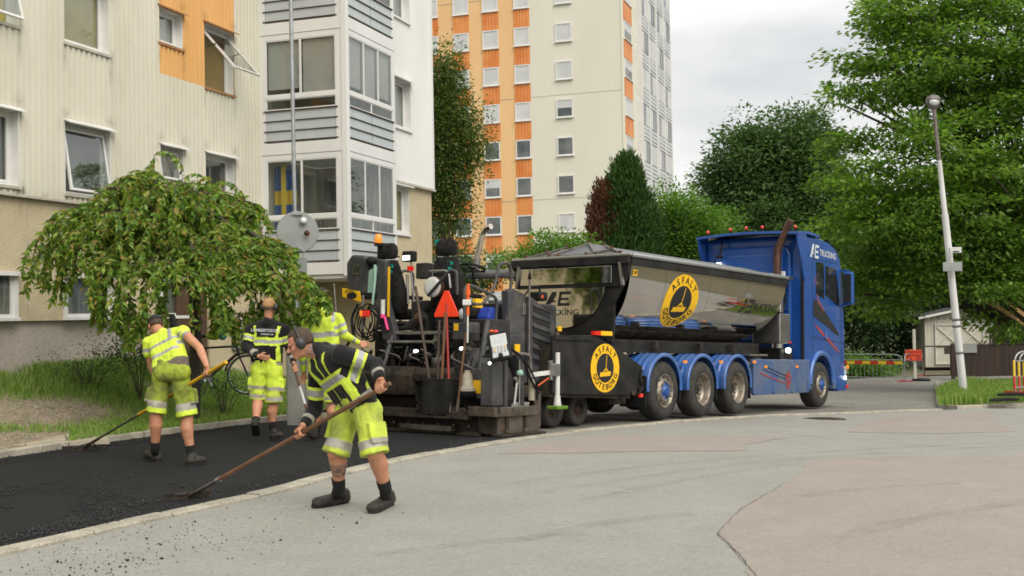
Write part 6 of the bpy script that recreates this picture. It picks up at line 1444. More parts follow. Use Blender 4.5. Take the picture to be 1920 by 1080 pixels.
tool('shovel', (-5.92, .27, .36), (-5.84, .26, 1.72), .022, 'wood_brown', 'brown wooden tool handle standing upright in the bin below the red triangle', True)
tool('rod', (-5.88, .13, .36), (-5.80, .28, 1.85), .016, 'shaft_red', 'thin dark red rod leaning in the bin in front of the red triangle')
tool('shovel', (-5.80, .06, .36), (-5.70, .0, 1.45), .018, 'wood_brown', 'brown tool handle with a wooden grip right of the red rod', True)
# orange measuring staff hung at the rear
ms = tag(empty('measuring_staff', TRK.m @ Vector((-5.75, -.07, 1.30))), 'orange and white measuring staff clipped upright beside the red triangle', 'staff')
up_ = TRK.z
MB().tube([(0, 0, 0), up_ * .4], .012).build('rod', 'plastic_white', ms); MB().tube([up_ * .38, up_ * .82], .022).build('sleeve', 'orange', ms); MB().box((-.06, -.03, .52), (.06, .03, .60)).build('clamp', 'plastic_white', ms, .01); MB().tube([up_ * .66, up_ * .74], .035).build('knob', 'orange', ms)
# ------------------------------------------------------------------ street furniture and small buildings
mat('galv', (.42, .43, .44), .4, .8, c2=(.33, .34, .34), vs=6); mat('lamp_white', (.66, .66, .65), .45, c2=(.52, .51, .48), vs=2.5, stretch=(1, 1, .3))
mat('sign_back', (.30, .315, .30), .55, .0, c2=(.24, .25, .24), vs=3); mat('sign_orange', (.85, .075, .015), .5); mat('tape_yellow', (.80, .55, .02), .5); mat('tape_red', (.60, .025, .02), .5)
mat('shed_cream', (.62, .60, .51), .7, c2=(.55, .53, .44), vs=2); mat('shed_roof', (.05, .05, .05), .8); mat('fence_brown', (.045, .028, .020), .8, c2=(.03, .02, .015), vs=4, stretch=(1, 1, .2))
mat('concrete', (.33, .32, .29), .9, c2=(.24, .235, .215), vs=3, bump=.4, bs=40); mat('brick_yellow', (.42, .27, .10), .85, c2=(.34, .21, .08), vs=3); mat('bike_black', (.012, .012, .013), .4); mat('bag_blue', (.03, .25, .42), .7); mat('bag_green', (.30, .45, .03), .7)
# leaning lamp post
lb_ = Vector(at(1806, 727, 30)); lt_ = Vector(at(1751, 205, 30.2)); lamp = tag(empty('lamp_post', lb_), 'tall white street lamp post leaning to the left on the grassy verge', 'lamp post'); d = lt_ - lb_; dn = d.normalized()
MB().tube([d * -.02, d * .62], [.10, .085], 16).build('pole', 'lamp_white', lamp); MB().tube([d * .62, d * .815], [.07, .06], 14).build('upper_pole', 'lamp_white', lamp); MB().tube([d * .81, d * 1.0], [.052, .05], 12).build('neck', 'bar_grey', lamp)
hd = MB().lathe([(.05, -.02), (.12, .04), (.18, .16), (.19, .26), (.15, .34), (.06, .38), (0, .385)], d, dn, 20); ho = hd.build('lantern', 'bar_grey', lamp); MB().ell(d + dn * .17 + Vector((-.02, -.13, 0)), .13, .06, .10).build('lamp_glass', 'lamp_glass', ho)
for k in (.12, .215, .238): MB().lathe([(.105, 0), (.115, .01), (.115, .05), (.105, .06)], d * k, dn, 16).build('clamp', 'bar_grey', lamp)
sg = tag(empty('sign_plate', Vector(at(1786, 500, 29.8))), 'small grey sign plate clamped to the leaning lamp post, seen from behind', 'sign'); MB().cbox((0, 0, 0), (.50, .02, .24)).build('plate', 'sign_back', sg, .006); MB().cbox((.0, .06, .0), (.05, .1, .05)).build('bracket', 'galv', sg)
sg = tag(empty('sign_plate', Vector(at(1789, 469, 29.8))), 'small white sign box above the grey plate on the leaning lamp post', 'sign'); MB().cbox((.03, 0, .0), (.30, .08, .15)).build('box', 'lamp_white', sg, .01); MB().cbox((.03, -.045, -.04), (.16, .006, .03)).build('mark', 'ink', sg)
# pole with a round sign, back to the camera
pb = Vector(at(558, 792, 17.9)); pole = tag(empty('sign_pole', pb), 'thin grey sign pole rising past the glazed bay from a concrete foot', 'pole')
MB().tube([(0, 0, .0), (0, 0, 3.30)], .055, 14).build('pole', 'galv', pole); MB().tube([(0, 0, 3.30), (-.02, 0, 7.2)], .032, 12).build('upper_pole', 'galv', pole)
MB().prism([(-.14, -.1), (-.14, 1.15), (-.10, 1.18), (.10, 1.18), (.14, 1.15), (.14, -.1)], 1, -.14, .14).build('foot', 'concrete', pole, .02)
rs = tag(empty('round_sign', pb + Vector((.05, -.06, 2.96))), 'round road sign seen from behind on the pole before the bay', 'sign')
n_ = Vector((.25, -1, 0)).normalized(); MB().lathe([(0, .0), (.315, .0), (.325, .012), (.315, .022), (0, .022)], (0, 0, 0), n_, 40, False).build('disc', 'sign_back', rs); MB().lathe([(.055, .0), (.06, .004), (0, .006)], Vector((.10, -.03, .17)) + n_ * .026, n_, 18).build('sticker', 'plastic_white', rs); MB().lathe([(.04, 0), (.045, .004), (0, .005)], Vector((.15, -.03, -.02)) + n_ * .026, n_, 14).build('rust_spot', 'rust', rs)
for z in (.28, -.28): MB().cbox((0, .0, z), (.16, .12, .03)).build('clamp', 'galv', rs)
ys = tag(empty('small_sign', pb + Vector((.03, -.05, 2.35))), 'narrow grey plate hanging below the round road sign', 'sign'); MB().cbox((.08, 0, 0), (.16, .02, .42)).build('plate', 'sign_back', ys, .005)
# crowd barriers
def barrier(p, q, label, h=1.08, group='steel barriers across the road end', tape=True, nb=17, z0=None):
    p = Vector(p); q = Vector(q); ba = tag(empty('barrier', p), label, 'barrier', group); d = q - p; up = Vector((0, 0, 1))
    fr = bend([p - p + up * .12, up * h, d + up * h, d + up * .12], 6); MB().tube(fr, .02, 8).build('frame', 'galv', ba); MB().tube([up * .14, d + up * .14], .016, 8).build('lower_rail', 'galv', ba); MB().tube([up * (h - .22), d + up * (h - .22)], .014, 8).build('mid_rail', 'galv', ba)
    for k in range(1, nb): s = d * (k / nb); MB().tube([s + up * .14, s + up * (h - .22)], .008, 6).build('bar', 'galv', ba)
    if tape:
        n = 9; nn = Vector((d.y, -d.x, 0)).normalized() * .022
        if nn.y > 0: nn = -nn
        for k in range(n):
            a, b = d * (k / n), d * ((k + 1) / n); MB().add([a + nn + up * (h - .40), b + nn + up * (h - .40), b + nn + up * (h - .27), a + nn + up * (h - .27)], [(0, 1, 2, 3)]).build('stripe', 'tape_red' if k % 2 else 'tape_yellow', ba)
    for s in (Vector((0, 0, 0)), d):
        ft = d.orthogonal().normalized(); ft = Vector((-d.y, d.x, 0)).normalized(); MB().bar(s - ft * .3 + up * .03, s + ft * .3 + up * .03, .05, .04).build('foot', 'tape_red', ba); MB().tube([s + up * .03, s + up * .14], .02, 6).build('foot_post', 'galv', ba)
    return ba
def G(u, v): return gp(u, v)
barrier(G(1693, 715), G(1560, 712.5), 'steel barrier with a red and yellow stripe beside the front of the cab')
barrier(G(1697, 716), G(1731, 706), 'short angled steel barrier below the orange notice board', tape=False, nb=9)
# orange notice on a post
np_ = G(1716, 713); nb2 = tag(empty('notice_board', np_), 'orange notice board with three lines of black text on a pale post', 'sign'); up = Vector((0, 0, 1))
MB().bar((0, 0, 0), (0, 0, 2.1), .10, .10).build('post', 'shed_cream', nb2); k = np_.y / FPX
bo = Vector(at(1713, 666, np_.y - .12)) - np_; MB().cbox(bo, (31 * k, .03, 20 * k)).build('board', 'sign_orange', nb2, .006)
for j, txt in enumerate(('Vägarbete', 'avstängd', '17/6 - 20/6')): words(nb2, txt, .17, (lambda jj: lambda x, y: (bo.x + x, bo.y - .018, bo.z + .14 - jj * .14 + y))(j), 'ink')
MB().lathe([(0, 0), (.36, 0), (.38, .04), (.3, .09), (0, .09)], (.25, 0, -.02), up, 18).build('base', 'rubber', nb2)
# garden shed, gate, board fence
SF = Frame((at(1800, 700, 58).x, 58, -1.45), -10); shed = tag(empty('garden_shed', m=SF.m), 'small cream garden shed with cross-braced double doors under the trees', 'shed')
sw_, shh = 3.3, 2.4
for k in range(22): MB().box((-sw_ / 2 + k * .15 + .004, -.02 + .004 * (k % 2), 0), (-sw_ / 2 + (k + 1) * .15 - .004, .06, shh + .15 - .6 * 0)).build('board', 'shed_cream', shed)
MB().box((-sw_ / 2, .06, 0), (sw_ / 2, 3, shh)).build('wall', 'shed_cream', shed); MB().prism([(-sw_ / 2 - .35, shh + .12), (sw_ / 2 - .2 - 1.4, shh + .50), (sw_ / 2 + .4, shh + .05), (sw_ / 2 + .4, shh + .13), (sw_ / 2 - 1.6, shh + .60), (-sw_ / 2 - .35, shh + .22)], 1, -.45, 3.3).build('roof', 'shed_roof', shed)
MB().prism([(-sw_ / 2, shh), (sw_ / 2, shh), (sw_ / 2 - 1.6, shh + .42)], 1, -.02, .04).build('gable', 'shed_cream', shed)
MB().bar((-sw_ / 2 - .35, -.46, shh + .10), (sw_ / 2 - 1.6, -.46, shh + .51), .03, .12).build('barge_board', 'white_frame', shed); MB().bar((sw_ / 2 + .4, -.46, shh + .04), (sw_ / 2 - 1.6, -.46, shh + .51), .03, .12).build('barge_board', 'white_frame', shed)
for x0 in (-1.2, .02):
    dr = MB().box((x0, -.06, .1), (x0 + 1.18, -.03, 2.2)).build('door', 'shed_cream', shed)
    for a, b in (((x0 + .04, 2.13), (x0 + 1.14, 2.13)), ((x0 + .04, .17), (x0 + 1.14, .17)), ((x0 + .05, .12), (x0 + .05, 2.18)), ((x0 + 1.13, .12), (x0 + 1.13, 2.18)), ((x0 + .04, 1.05), (x0 + 1.14, 1.05)), ((x0 + .08, 1.1), (x0 + 1.1, 2.08)), ((x0 + 1.1, 1.1), (x0 + .08, 2.08))): MB().bar((a[0], -.075, a[1]), (b[0], -.075, b[1]), .03, .09, (0, 1, 0) if a[0] != b[0] else (0, 1, 0)).build('brace', 'white_frame', dr)
    MB().box((x0 + .55, -.10, .95), (x0 + .95, -.07, 1.02)).build('latch', 'iron', dr)
gy = 50; g0, g1 = at(1733, 700, gy), at(1783, 700, gy); zb = zg(g0.x, g0.y)
gt = tag(empty('steel_gate', (g0.x, g0.y, zb)), 'thin dark steel frame gate in front of the cream shed', 'gate'); w_ = g1.x - g0.x; hG = 1.35
for a, b in (((0, .08), (0, hG)), ((w_, .08), (w_, hG)), ((0, hG), (w_, hG)), ((0, .08), (w_, .08)), ((0, .42), (w_, .42))): MB().tube([(a[0], 0, a[1]), (b[0], 0, b[1])], .03, 8).build('rail', 'iron', gt)
MB().cbox((w_ - .14, 0, 1.15), (.24, .06, .3)).build('lock_box', 'iron', gt)
f0 = at(1787, 700, 48); fe = tag(empty('board_fence', (f0.x, f0.y, zg(f0.x, f0.y))), 'dark brown board fence behind the leaning lamp post', 'fence'); fx = 0
while fx < 5.2: MB().box((fx, -.012 * (int(fx * 10) % 2), .1), (fx + .115, .03, 1.42)).build('board', 'fence_brown', fe); fx += .125
MB().box((-.06, -.06, 0), (.06, .06, 1.5)).build('post', 'fence_brown', fe); MB().box((0, -.05, 1.43), (5.2, .05, 1.47)).build('cap', 'fence_brown', fe); MB().box((0, -.03, .02), (5.3, .06, .1)).build('sill', 'concrete', fe)
MB().cbox((.62, -.06, 1.28), (.75, .02, .36)).build('name_plate', 'sign_back', fe)
f1 = at(1855, 640, 56); fe2 = tag(empty('board_fence', (f1.x, f1.y, zg(f1.x, f1.y))), 'brown slatted fence between the shed and the yellow brick house', 'fence')
for k in range(22): MB().box((k * .13, 0, .2), (k * .13 + .10, .03, 2.0)).build('board', 'fence_brown', fe2)
MB().box((-.05, -.03, 1.98), (3, .05, 2.05)).build('cap', 'fence_brown', fe2)
bh = tag(empty('brick_house', (at(1910, 700, 60).x, 60, -1.4)), 'edge of a yellow brick house at the right margin', 'building'); MB().box((0, 0, 0), (4, 5, 4.0)).build('wall', 'brick_yellow', bh); MB().box((-.3, -.3, 4.0), (4.2, 5.2, 4.2)).build('roof', 'shed_roof', bh)
bkm = MB().box((-.12, -.02, -.03), (.12, 0, .03)).mesh('brick', 'brick_yellow')
for r_ in range(28):
    for c_ in range(3): link('brick', bkm, bh, (c_ * .26 + (.13 if r_ % 2 else 0) + .1, -.001, 1.6 + r_ * .075))
for k in range(2): tag(MB().box((0, 0, 0), (.6, .7, .95)).box((-.03, -.05, .95), (.63, .75, 1.02)).build('waste_bin', 'rubber', None, .04), ('dark waste bin standing by the slatted fence, lid toward the shed', 'dark waste bin standing nearest the yellow brick house')[k], 'waste bin').location = (at(1880 + 26 * k, 650, 53).x, 53, -.62)
# barriers stacked at the right edge, on rubber feet
for k in range(4):
    b_ = at(1904 + k * 9, 738, 27.6 + k * .12); z_ = b_.z
    p = Vector((b_.x, b_.y, z_)); bb = barrier(p, p + Vector((1.9, .9, 0)), 'steel barrier %s in the row stored at the right edge' % ('leftmost', 'second from the left', 'third from the left', 'fourth from the left')[k], 1.0, 'barriers stored at the right edge', False, 12)
    MB().tube([(-.03, -.03, .10), (-.03, -.03, .42)], .027, 8).build('red_sleeve', 'tape_red', bb); MB().tube([(-.03, -.03, .42), (-.03, -.03, .80)], .027, 8).build('yellow_sleeve', 'tape_yellow', bb)
for k, (u, v, lb) in enumerate(((1895, 742, 'upper black rubber foot under the stored barriers'), (1880, 752, 'lower black rubber foot lying in the grass by the stored barriers'))):
    p = at(u, v, 27.3 - k * .3); rf = MB().prism([(-.30, 0), (-.27, .05), (-.1, .07), (.25, .07), (.38, .04), (.40, 0)], 1, -.12, .12).build('rubber_foot', 'rubber', None, .01); rf.location = p; rf.rotation_euler.z = .3 * k; tag(rf, lb, 'barrier foot')
# bicycle in front of the entrance
bikeF = Frame(at(405, 742, 19.2), 8); bike = tag(empty('bicycle', m=bikeF.m), 'black bicycle with a child seat parked before the house entrance', 'bicycle')
bw = .34; 
for x in (-.52, .52):
    w_ = empty('wheel'); w_.parent = bike
    MB().lathe([(bw - .025, -.018), (bw, -.012), (bw, .012), (bw - .025, .018)], (x, 0, bw), (0, 1, 0), 32, closed=True).build('tyre', 'tyre', w_); MB().lathe([(bw - .045, -.01), (bw - .025, -.012), (bw - .025, .012), (bw - .045, .01)], (x, 0, bw), (0, 1, 0), 32, closed=True).build('rim', 'galv', w_)
    for k in range(14): a = k * .449; MB().tube([(x, 0, bw), (x + (bw - .04) * math.cos(a), 0, bw + (bw - .04) * math.sin(a))], .0025, 4).build('spoke', 'galv', w_)
    MB().tube([(x + (bw + .03) * math.cos(R(a)), 0, bw + (bw + .03) * math.sin(R(a))) for a in range(20, 171, 15)], .02, 6).build('mudguard', 'bike_black', w_)
for a, b, r_ in (((-.52, 0, bw), (-.12, 0, .30), .012), ((-.52, 0, bw), (-.20, 0, .78), .012), ((-.12, 0, .30), (-.24, 0, .95), .018), ((-.12, 0, .30), (.36, 0, .70), .022), ((-.20, 0, .80), (.34, 0, .82), .018), ((.33, 0, .90), (.40, 0, .62), .02), ((.40, 0, .62), (.52, 0, bw), .015)): MB().tube([a, b], r_, 8).build('frame_tube', 'bike_black', bike)
MB().ell((-.26, 0, 1.0), .13, .07, .035).build('saddle', 'rubber', bike); MB().tube(bend([(.30, 0, .90), (.28, 0, 1.06), (.28, .25, 1.08), (.12, .28, 1.06)]), .013, 8).build('handlebar', 'bike_black', bike); MB().tube(bend([(.30, 0, .90), (.28, 0, 1.06), (.28, -.25, 1.08), (.12, -.28, 1.06)]), .013, 8).build('handlebar', 'bike_black', bike)
MB().lathe([(.09, -.004), (.09, .004), (0, .004)], (-.12, -.05, .30), (0, 1, 0), 18).build('chainring', 'galv', bike); MB().tube([(-.12, -.07, .30), (-.05, -.08, .16)], .012, 6).build('crank', 'galv', bike); MB().cbox((-.04, -.11, .15), (.09, .08, .02)).build('pedal', 'rubber', bike); MB().tube([(-.1, .05, .3), (-.22, .18, .0)], .01, 6).build('kick_stand', 'galv', bike)
tag(MB().ell((-.02, 0, 1.0), .14, .09, .07).build('rack_bag', 'bag_green', bike), 'green and blue bag'); MB().ell((.12, -.02, 1.0), .07, .08, .075).build('pouch', 'bag_blue', bike)
bs_ = MB().loft([[(-.62 - .02 * k + t * math.sin(a) * .8, w * math.cos(a), z) for a in [i * .3927 for i in range(16)]] for k, (z, w, t) in enumerate(((.72, .13, .10), (.85, .17, .14), (1.0, .18, .10), (1.25, .17, .07), (1.38, .12, .05)))]).build('child_seat', 'paver_dark', bike); MB().box((-.60, -.12, .62), (-.28, .12, .66)).build('carrier', 'galv', bike)
# thin rod leaning by the wall
tr_ = tag(MB().tube([at(626, 532, 16.6), at(640, 720, 16.4)], .014, 8).build('survey_rod', 'bar_grey'), 'thin grey rod standing behind the worker in the yellow jacket', 'rod')
# the grove goes on to the right of the frame: seen only as a reflection in the truck's polished side and glass
C_, D_ = shell([(58, 50, 4, 6, 6, 5), (50, 58, 4, 6, 6, 5), (68, 44, 5, 7, 8, 6), (72, 32, 4, 6, 6, 5)], 700, .2); ci = np.repeat(np.arange(700), 25); off = nr.normal(0, .8, (17500, 3))
tag(leaves('wood', C_[ci] + off, off, .6 * nr.uniform(.6, 1.3, 17500), 'leaf_wood', .6), 'dark trees beside the square, visible only as reflections in the polished truck', kind='stuff')
# ------------------------------------------------------------------ the road workers
mat('skin', (.55, .265, .15), .5, c2=(.47, .21, .12), vs=6, c3=(.36, .13, .09), vs3=18, amt3=.25, bump=.1, bs=60); mat('tattoo', (.15, .10, .085), .55, c2=(.36, .19, .13), vs=26, lo=.42, hi=.6)
mat('hair_brown', (.045, .026, .015), .6, c2=(.08, .045, .022), vs=40, bump=.6, bs=90); mat('hair_fair', (.46, .26, .11), .6, c2=(.36, .19, .08), vs=40, bump=.6, bs=90)
mat('cloth_black', (.011, .0105, .011), .9, c2=(.02, .019, .019), vs=5, spec=.2, bump=.5, bs=14, sheen=.1)
mat('hi_vis', (.66, .82, .07), .75, c2=(.57, .73, .05), vs=5, bump=.45, bs=16, c3=(.30, .36, .06), vs3=6, amt3=.25, lo3=.55, hi3=.8)
mat('hi_vis_dirty', (.56, .68, .07), .8, c2=(.36, .42, .06), vs=4.5, lo=.4, hi=.7, bump=.5, bs=15, c3=(.17, .18, .07), vs3=5, amt3=.75, lo3=.50, hi3=.72)
mat('hi_vis_grimy', (.34, .42, .03), .85, c2=(.16, .19, .035), vs=4, lo=.4, hi=.65, bump=.5, bs=15, c3=(.07, .075, .03), vs3=7, amt3=.7, lo3=.5, hi3=.7)
mat('reflective', (.40, .41, .40), .5, .2, c2=(.33, .33, .32), vs=8); mat('reflective_dirty', (.42, .40, .34), .6, .1, c2=(.28, .26, .21), vs=8)
mat('sock', (.012, .011, .011), .95, bump=.3, bs=90); mat('shoe', (.014, .013, .012), .6, spec=.35, c2=(.045, .038, .03), vs=9, bump=.3, bs=40); mat('sole', (.012, .011, .010), .8); mat('tee_taupe', (.17, .135, .11), .9, bump=.5, bs=14); mat('muff', (.035, .036, .038), .35); mat('cap_black', (.015, .015, .016), .8, bump=.3, bs=60); mat('steel_shaft', (.22, .21, .20), .4, .8, c2=(.10, .08, .06), vs=10); mat('shaft_yellow', (.75, .42, .01), .5, c2=(.55, .30, .02), vs=8); mat('eye', (.02, .015, .012), .2); mat('lip', (.36, .12, .09), .5)
def cap_(mb, p, q, r0, r1, n=14):
    """closed tapered limb with round ends"""
    p = Vector(p); q = Vector(q); d = q - p
    if d.length < 1e-5: mb.ell(p, r0, r0, r0); return
    ax = d.normalized(); L_ = d.length; prof = []
    for i in range(7): a = math.pi / 2 * (1 - i / 6); prof.append((r0 * math.cos(a), -r0 * math.sin(a)))
    for i in range(7): a = math.pi / 2 * i / 6; prof.append((r1 * math.cos(a), L_ + r1 * math.sin(a)))
    mb.lathe(prof, p, ax, n)
def flatcap(mb, p, q, r0, r1, side, sx):
    """limb with an elliptical section, wider along side"""
    side = Vector(side)
    for k in (-1, -.33, .33, 1): cap_(mb, Vector(p) + side * k * sx * r0, Vector(q) + side * k * sx * r1, r0, r1)
def fingers(mb, wr, h, grip, sgn=1, k=1.):
    """a hand closed round a handle: h on its axis, grip along it"""
    wr = Vector(wr); h = Vector(h); g = Vector(grip).normalized(); w = (wr - h); w = (w - g * w.dot(g)).normalized(); n = g.cross(w)
    pc = h + w * .034 * k; flat = .016
    for i in range(4):
        c = g * ((i - 1.5) * .0215 * k); cap_(mb, wr, pc + c, .021 * k, .0145 * k, 8)
        r_ = .027 * k; last = None
        for a in (20, 75, 130, 190, 245):
            t = R(a) * sgn; p = h + c + (w * math.cos(t) + n * math.sin(t)) * r_ * (1 if i not in (0, 3) else .96)
            if last is not None: cap_(mb, last, p, .0098 * k, .0088 * k, 8)
            last = p
    b0 = wr.lerp(pc, .35) - g * .026 * k; b1 = h + w * .020 * k - n * sgn * .03 * k - g * .030 * k; b2 = h - n * sgn * .026 * k - w * .022 * k - g * .022 * k
    cap_(mb, b0, b1, .014 * k, .0115 * k, 8); cap_(mb, b1, b2, .0115 * k, .009 * k, 8)
def loose_hand(mb, wr, d, side, k=1.):
    """relaxed hand, fingers a little curled"""
    wr = Vector(wr); d = Vector(d).normalized(); s = Vector(side).normalized(); n = d.cross(s)
    for i in range(4):
        c = s * ((i - 1.5) * .0205 * k); kn = wr + d * .085 * k + c; cap_(mb, wr + c * .4, kn, .019 * k, .013 * k, 8)
        L_ = (.072, .082, .078, .06)[i] * k; m = kn + (d * .8 + n * .35).normalized() * L_ * .5; e_ = m + (d * .35 + n * .9).normalized() * L_ * .5; cap_(mb, kn, m, .0098 * k, .009 * k, 8); cap_(mb, m, e_, .009 * k, .0078 * k, 8)
    b = wr + d * .03 * k - s * .03 * k; m = b + (d * .6 - s * .6 + n * .2).normalized() * .04 * k; cap_(mb, b, m, .014 * k, .011 * k, 8); cap_(mb, m, m + (d * .8 + n * .4).normalized() * .034 * k, .011 * k, .009 * k, 8)
def mesh_obj(name, me, mats, parent):
    me.name = name; me.materials.clear()
    for m in mats: me.materials.append(MATS[m])
    o = bpy.data.objects.new(name, me); COL.objects.link(o); o.parent = parent; return o
def paint(me, fn, o):
    """choose the cloth of each face from its centre"""
    n = len(me.polygons); c = np.empty(n * 3, np.float32); me.polygons.foreach_get('center', c); c = c.reshape(-1, 3)
    me.polygons.foreach_set('material_index', [fn(Vector(p) + o) for p in c]); me.polygons.foreach_set('use_smooth', [True] * n); me.update()
def seg_t(p, a, b):
    d = b - a; t = (p - a).dot(d) / d.length_squared; q = a + d * min(1, max(0, t)); return t, (p - q).length
def wrinkle(me, amp, sc, seed):
    n = len(me.vertices); co = np.empty(n * 3, np.float32); no = np.empty(n * 3, np.float32); me.vertices.foreach_get('co', co); me.vertices.foreach_get('normal', no); co = co.reshape(-1, 3); no = no.reshape(-1, 3)
    k = np.array([mnoise.noise(Vector((p[0] * sc + seed, p[1] * sc, p[2] * sc * .8))) + .5 * mnoise.noise(Vector((p[0] * sc * 2.3, p[1] * sc * 2.3 + seed, p[2] * sc * 2.0))) for p in co]); co += no * (amp * k)[:, None]; me.vertices.foreach_set('co', co.ravel()); me.update()

def person(label, J, face, headup, jacket, shorts, hair, head_gear, grips, group='road workers', vox=.009, S=1., sleeve=.86, short_sleeve=False, tattoo=(), torso_w=1., hands=None):
    """J: joints in world space. jacket/shorts: (materials, face chooser). grips: {'L': (point, direction, sign)}"""
    o = (J['anL'] + J['anR']) * .5; o = Vector((o.x, o.y, min(J['heL'].z, J['heR'].z))); j = {k: v - o for k, v in J.items()}
    lat = (j['shL'] - j['shR']).normalized(); spine = (j['neck'] - j['pelvis']).normalized(); fwd = lat.cross(spine).normalized()
    hlat = (j['hiL'] - j['hiR']).normalized()
    # --- body
    b = MB(); cap_(b, j['pelvis'], j['chest'], .075 * S, .07 * S); cap_(b, j['shL'] * .8 + j['shR'] * .2, j['shR'] * .8 + j['shL'] * .2, .045 * S, .045 * S)
    fd = Vector(face).normalized(); ud = Vector(headup); ud = (ud - fd * ud.dot(fd)).normalized(); sd = ud.cross(fd); hc = j['head']
    m3 = Matrix((fd, sd, ud)).transposed()
    cap_(b, j['neck'] - spine * .03, hc - ud * .05 * S - fd * .02, .062 * S, .056 * S)
    b.ell(hc + ud * .018 * S - fd * .008 * S, .100 * S, .078 * S, .098 * S, m3); b.ell(hc - ud * .045 * S + fd * .022 * S, .070 * S, .060 * S, .070 * S, m3); b.ell(hc - ud * .092 * S + fd * .062 * S, .026 * S, .030 * S, .022 * S, m3)
    b.ell(hc + ud * .012 * S + fd * .083 * S, .016, .052, .014, m3)                                   # brow
    cap_(b, hc + ud * .002 * S + fd * .088 * S, hc - ud * .030 * S + fd * .113 * S, .010, .015, 8); b.ell(hc - ud * .034 * S + fd * .100 * S, .014, .021, .010, m3)  # nose
    b.ell(hc - ud * .062 * S + fd * .086 * S, .010, .026, .008, m3); b.ell(hc - ud * .075 * S + fd * .083 * S, .009, .022, .008, m3)          # lips
    for k in (-1, 1):
        b.ell(hc + sd * k * .079 * S - fd * .005 - ud * .012, .024, .010, .034, m3); b.ell(hc + sd * k * .045 * S - ud * .028 * S + fd * .062 * S, .025, .022, .022, m3)
    for s in 'LR':
        sh, el, wr = j['sh' + s], j['el' + s], j['wr' + s]; cap_(b, sh, el, .056 * S, .044 * S); cap_(b, el, el.lerp(wr, .35), .044 * S, .046 * S); cap_(b, el.lerp(wr, .35), wr, .046 * S, .029 * S)
        hi, kn, an, to, he = (j[q + s] for q in ('hi', 'kn', 'an', 'to', 'he'))
        cap_(b, hi, kn, .092 * S, .066 * S); bk = (kn - an).normalized(); back = (he - to); back = (back - bk * back.dot(bk)).normalized()
        cap_(b, kn, kn.lerp(an, .32) + back * .020, .064 * S, .072 * S); cap_(b, kn.lerp(an, .32) + back * .020, kn.lerp(an, .62) + back * .010, .072 * S, .054 * S); cap_(b, kn.lerp(an, .62) + back * .010, an, .054 * S, .041 * S)
        if s in grips: p, g, sg = grips[s]; fingers(b, wr, Vector(p) - o, g, sg, 1.0 * S)
        else: d_, sd_ = hands[s]; loose_hand(b, wr, d_, sd_, S)
    me = remesh(b, .0062, 3); body = mesh_obj('person', me, ['skin', 'tattoo'], None); body.location = o; tag(body, label, 'person', group)
    def skinf(p):
        p = p - o
        for a, b_, t0, t1, rr in tattoo:
            t, d_ = seg_t(p, j[a], j[b_])
            if t0 < t < t1 and d_ < rr: return 1
        return 0
    paint(me, skinf, o)
    for k in (-1, 1): MB().ell(hc + sd * k * .032 * S - ud * .012 * S + fd * .084 * S, .008, .013, .007, m3, 10, 6).build('eye', 'eye', body)
    # --- hair: a cap of hair over the skull, open at the face and neck
    def shell_cap(mb, grow, cut, nu=28, nv=18, lift=.0):
        c = hc + ud * (.018 * S + lift) - fd * .008 * S; vs, keep = [], []
        for i in range(nv + 1):
            a = math.pi * i / nv
            for q in range(nu):
                t = 2 * math.pi * q / nu; l_ = Vector((math.sin(a) * math.cos(t), math.sin(a) * math.sin(t), math.cos(a))); k_ = 1 + .03 * mnoise.noise(l_ * 7)
                vs.append(c + m3 @ Vector((l_.x * (.100 * S + grow) * k_, l_.y * (.078 * S + grow) * k_, l_.z * (.098 * S + grow) * k_))); keep.append(cut(l_))
        fs = [(i * nu + q, (i + 1) * nu + q, (i + 1) * nu + (q + 1) % nu, i * nu + (q + 1) % nu) for i in range(nv) for q in range(nu) if keep[i * nu + q] and keep[(i + 1) * nu + q] and keep[i * nu + (q + 1) % nu] and keep[(i + 1) * nu + (q + 1) % nu]]
        mb.add(vs, fs, True)
    if hair:
        mb = MB(); shell_cap(mb, .005, lambda l: l.z > (.42 if l.x > .55 else (-.02 if l.x > -.1 else (-.45 if hair == 'hair_fair' else -.55)))); ho_ = mb.build('hair', hair, body, fix=True); s_ = ho_.modifiers.new('s', 'SOLIDIFY'); s_.thickness = .012; s_.offset = -1
    if 'cap' in head_gear:
        mb = MB(); shell_cap(mb, .012, lambda l: l.z > .12); c_ = mb.build('cap', 'cap_black', body, fix=True); s_ = c_.modifiers.new('s', 'SOLIDIFY'); s_.thickness = .012; s_.offset = -1
        br = []
        for a in range(-60, 61, 15): br.append([hc + m3 @ Vector((.098 * math.cos(R(a)) + q * (.5 + .5 * math.cos(R(a * 1.3))), .082 * math.sin(R(a)) * (1 + q), .045 - q * .15)) for q in (0, .035, .07)])
        MB().loft(br, True, False).build('cap_peak', 'cap_black', c_)
    if 'muffs' in head_gear:
        band = []; mf = MB()
        for a in range(-78, 79, 6): band.append(hc + m3 @ (Vector((-.02 - math.cos(R(a)) * .10 * S, math.sin(R(a)) * .095 * S, -.03)) if 'neckband' in head_gear else Vector((-.005, math.sin(R(a)) * .095 * S, .02 + math.cos(R(a)) * .118 * S))))
        mf.tube(band, .009, 8); mo = mf.build('ear_defenders', 'muff', body)
        for k in (-1, 1):
            c = hc + sd * k * .100 * S - ud * .008 - fd * .002; q = MB(); q.ell(c, .042, .022, .052, m3, 18, 12); q.ell(c + sd * k * .012, .032, .018, .042, m3, 16, 10); q.build('ear_cup', 'muff', mo); MB().ell(c - sd * k * .018, .036, .014, .045, m3, 14, 8).build('cushion', 'rubber', mo)
    # --- upper garment
    g = MB(); sx = .11 * torso_w * S
    up_c = j['neck'] - spine * .12; lowp = j['pelvis'] + spine * .02
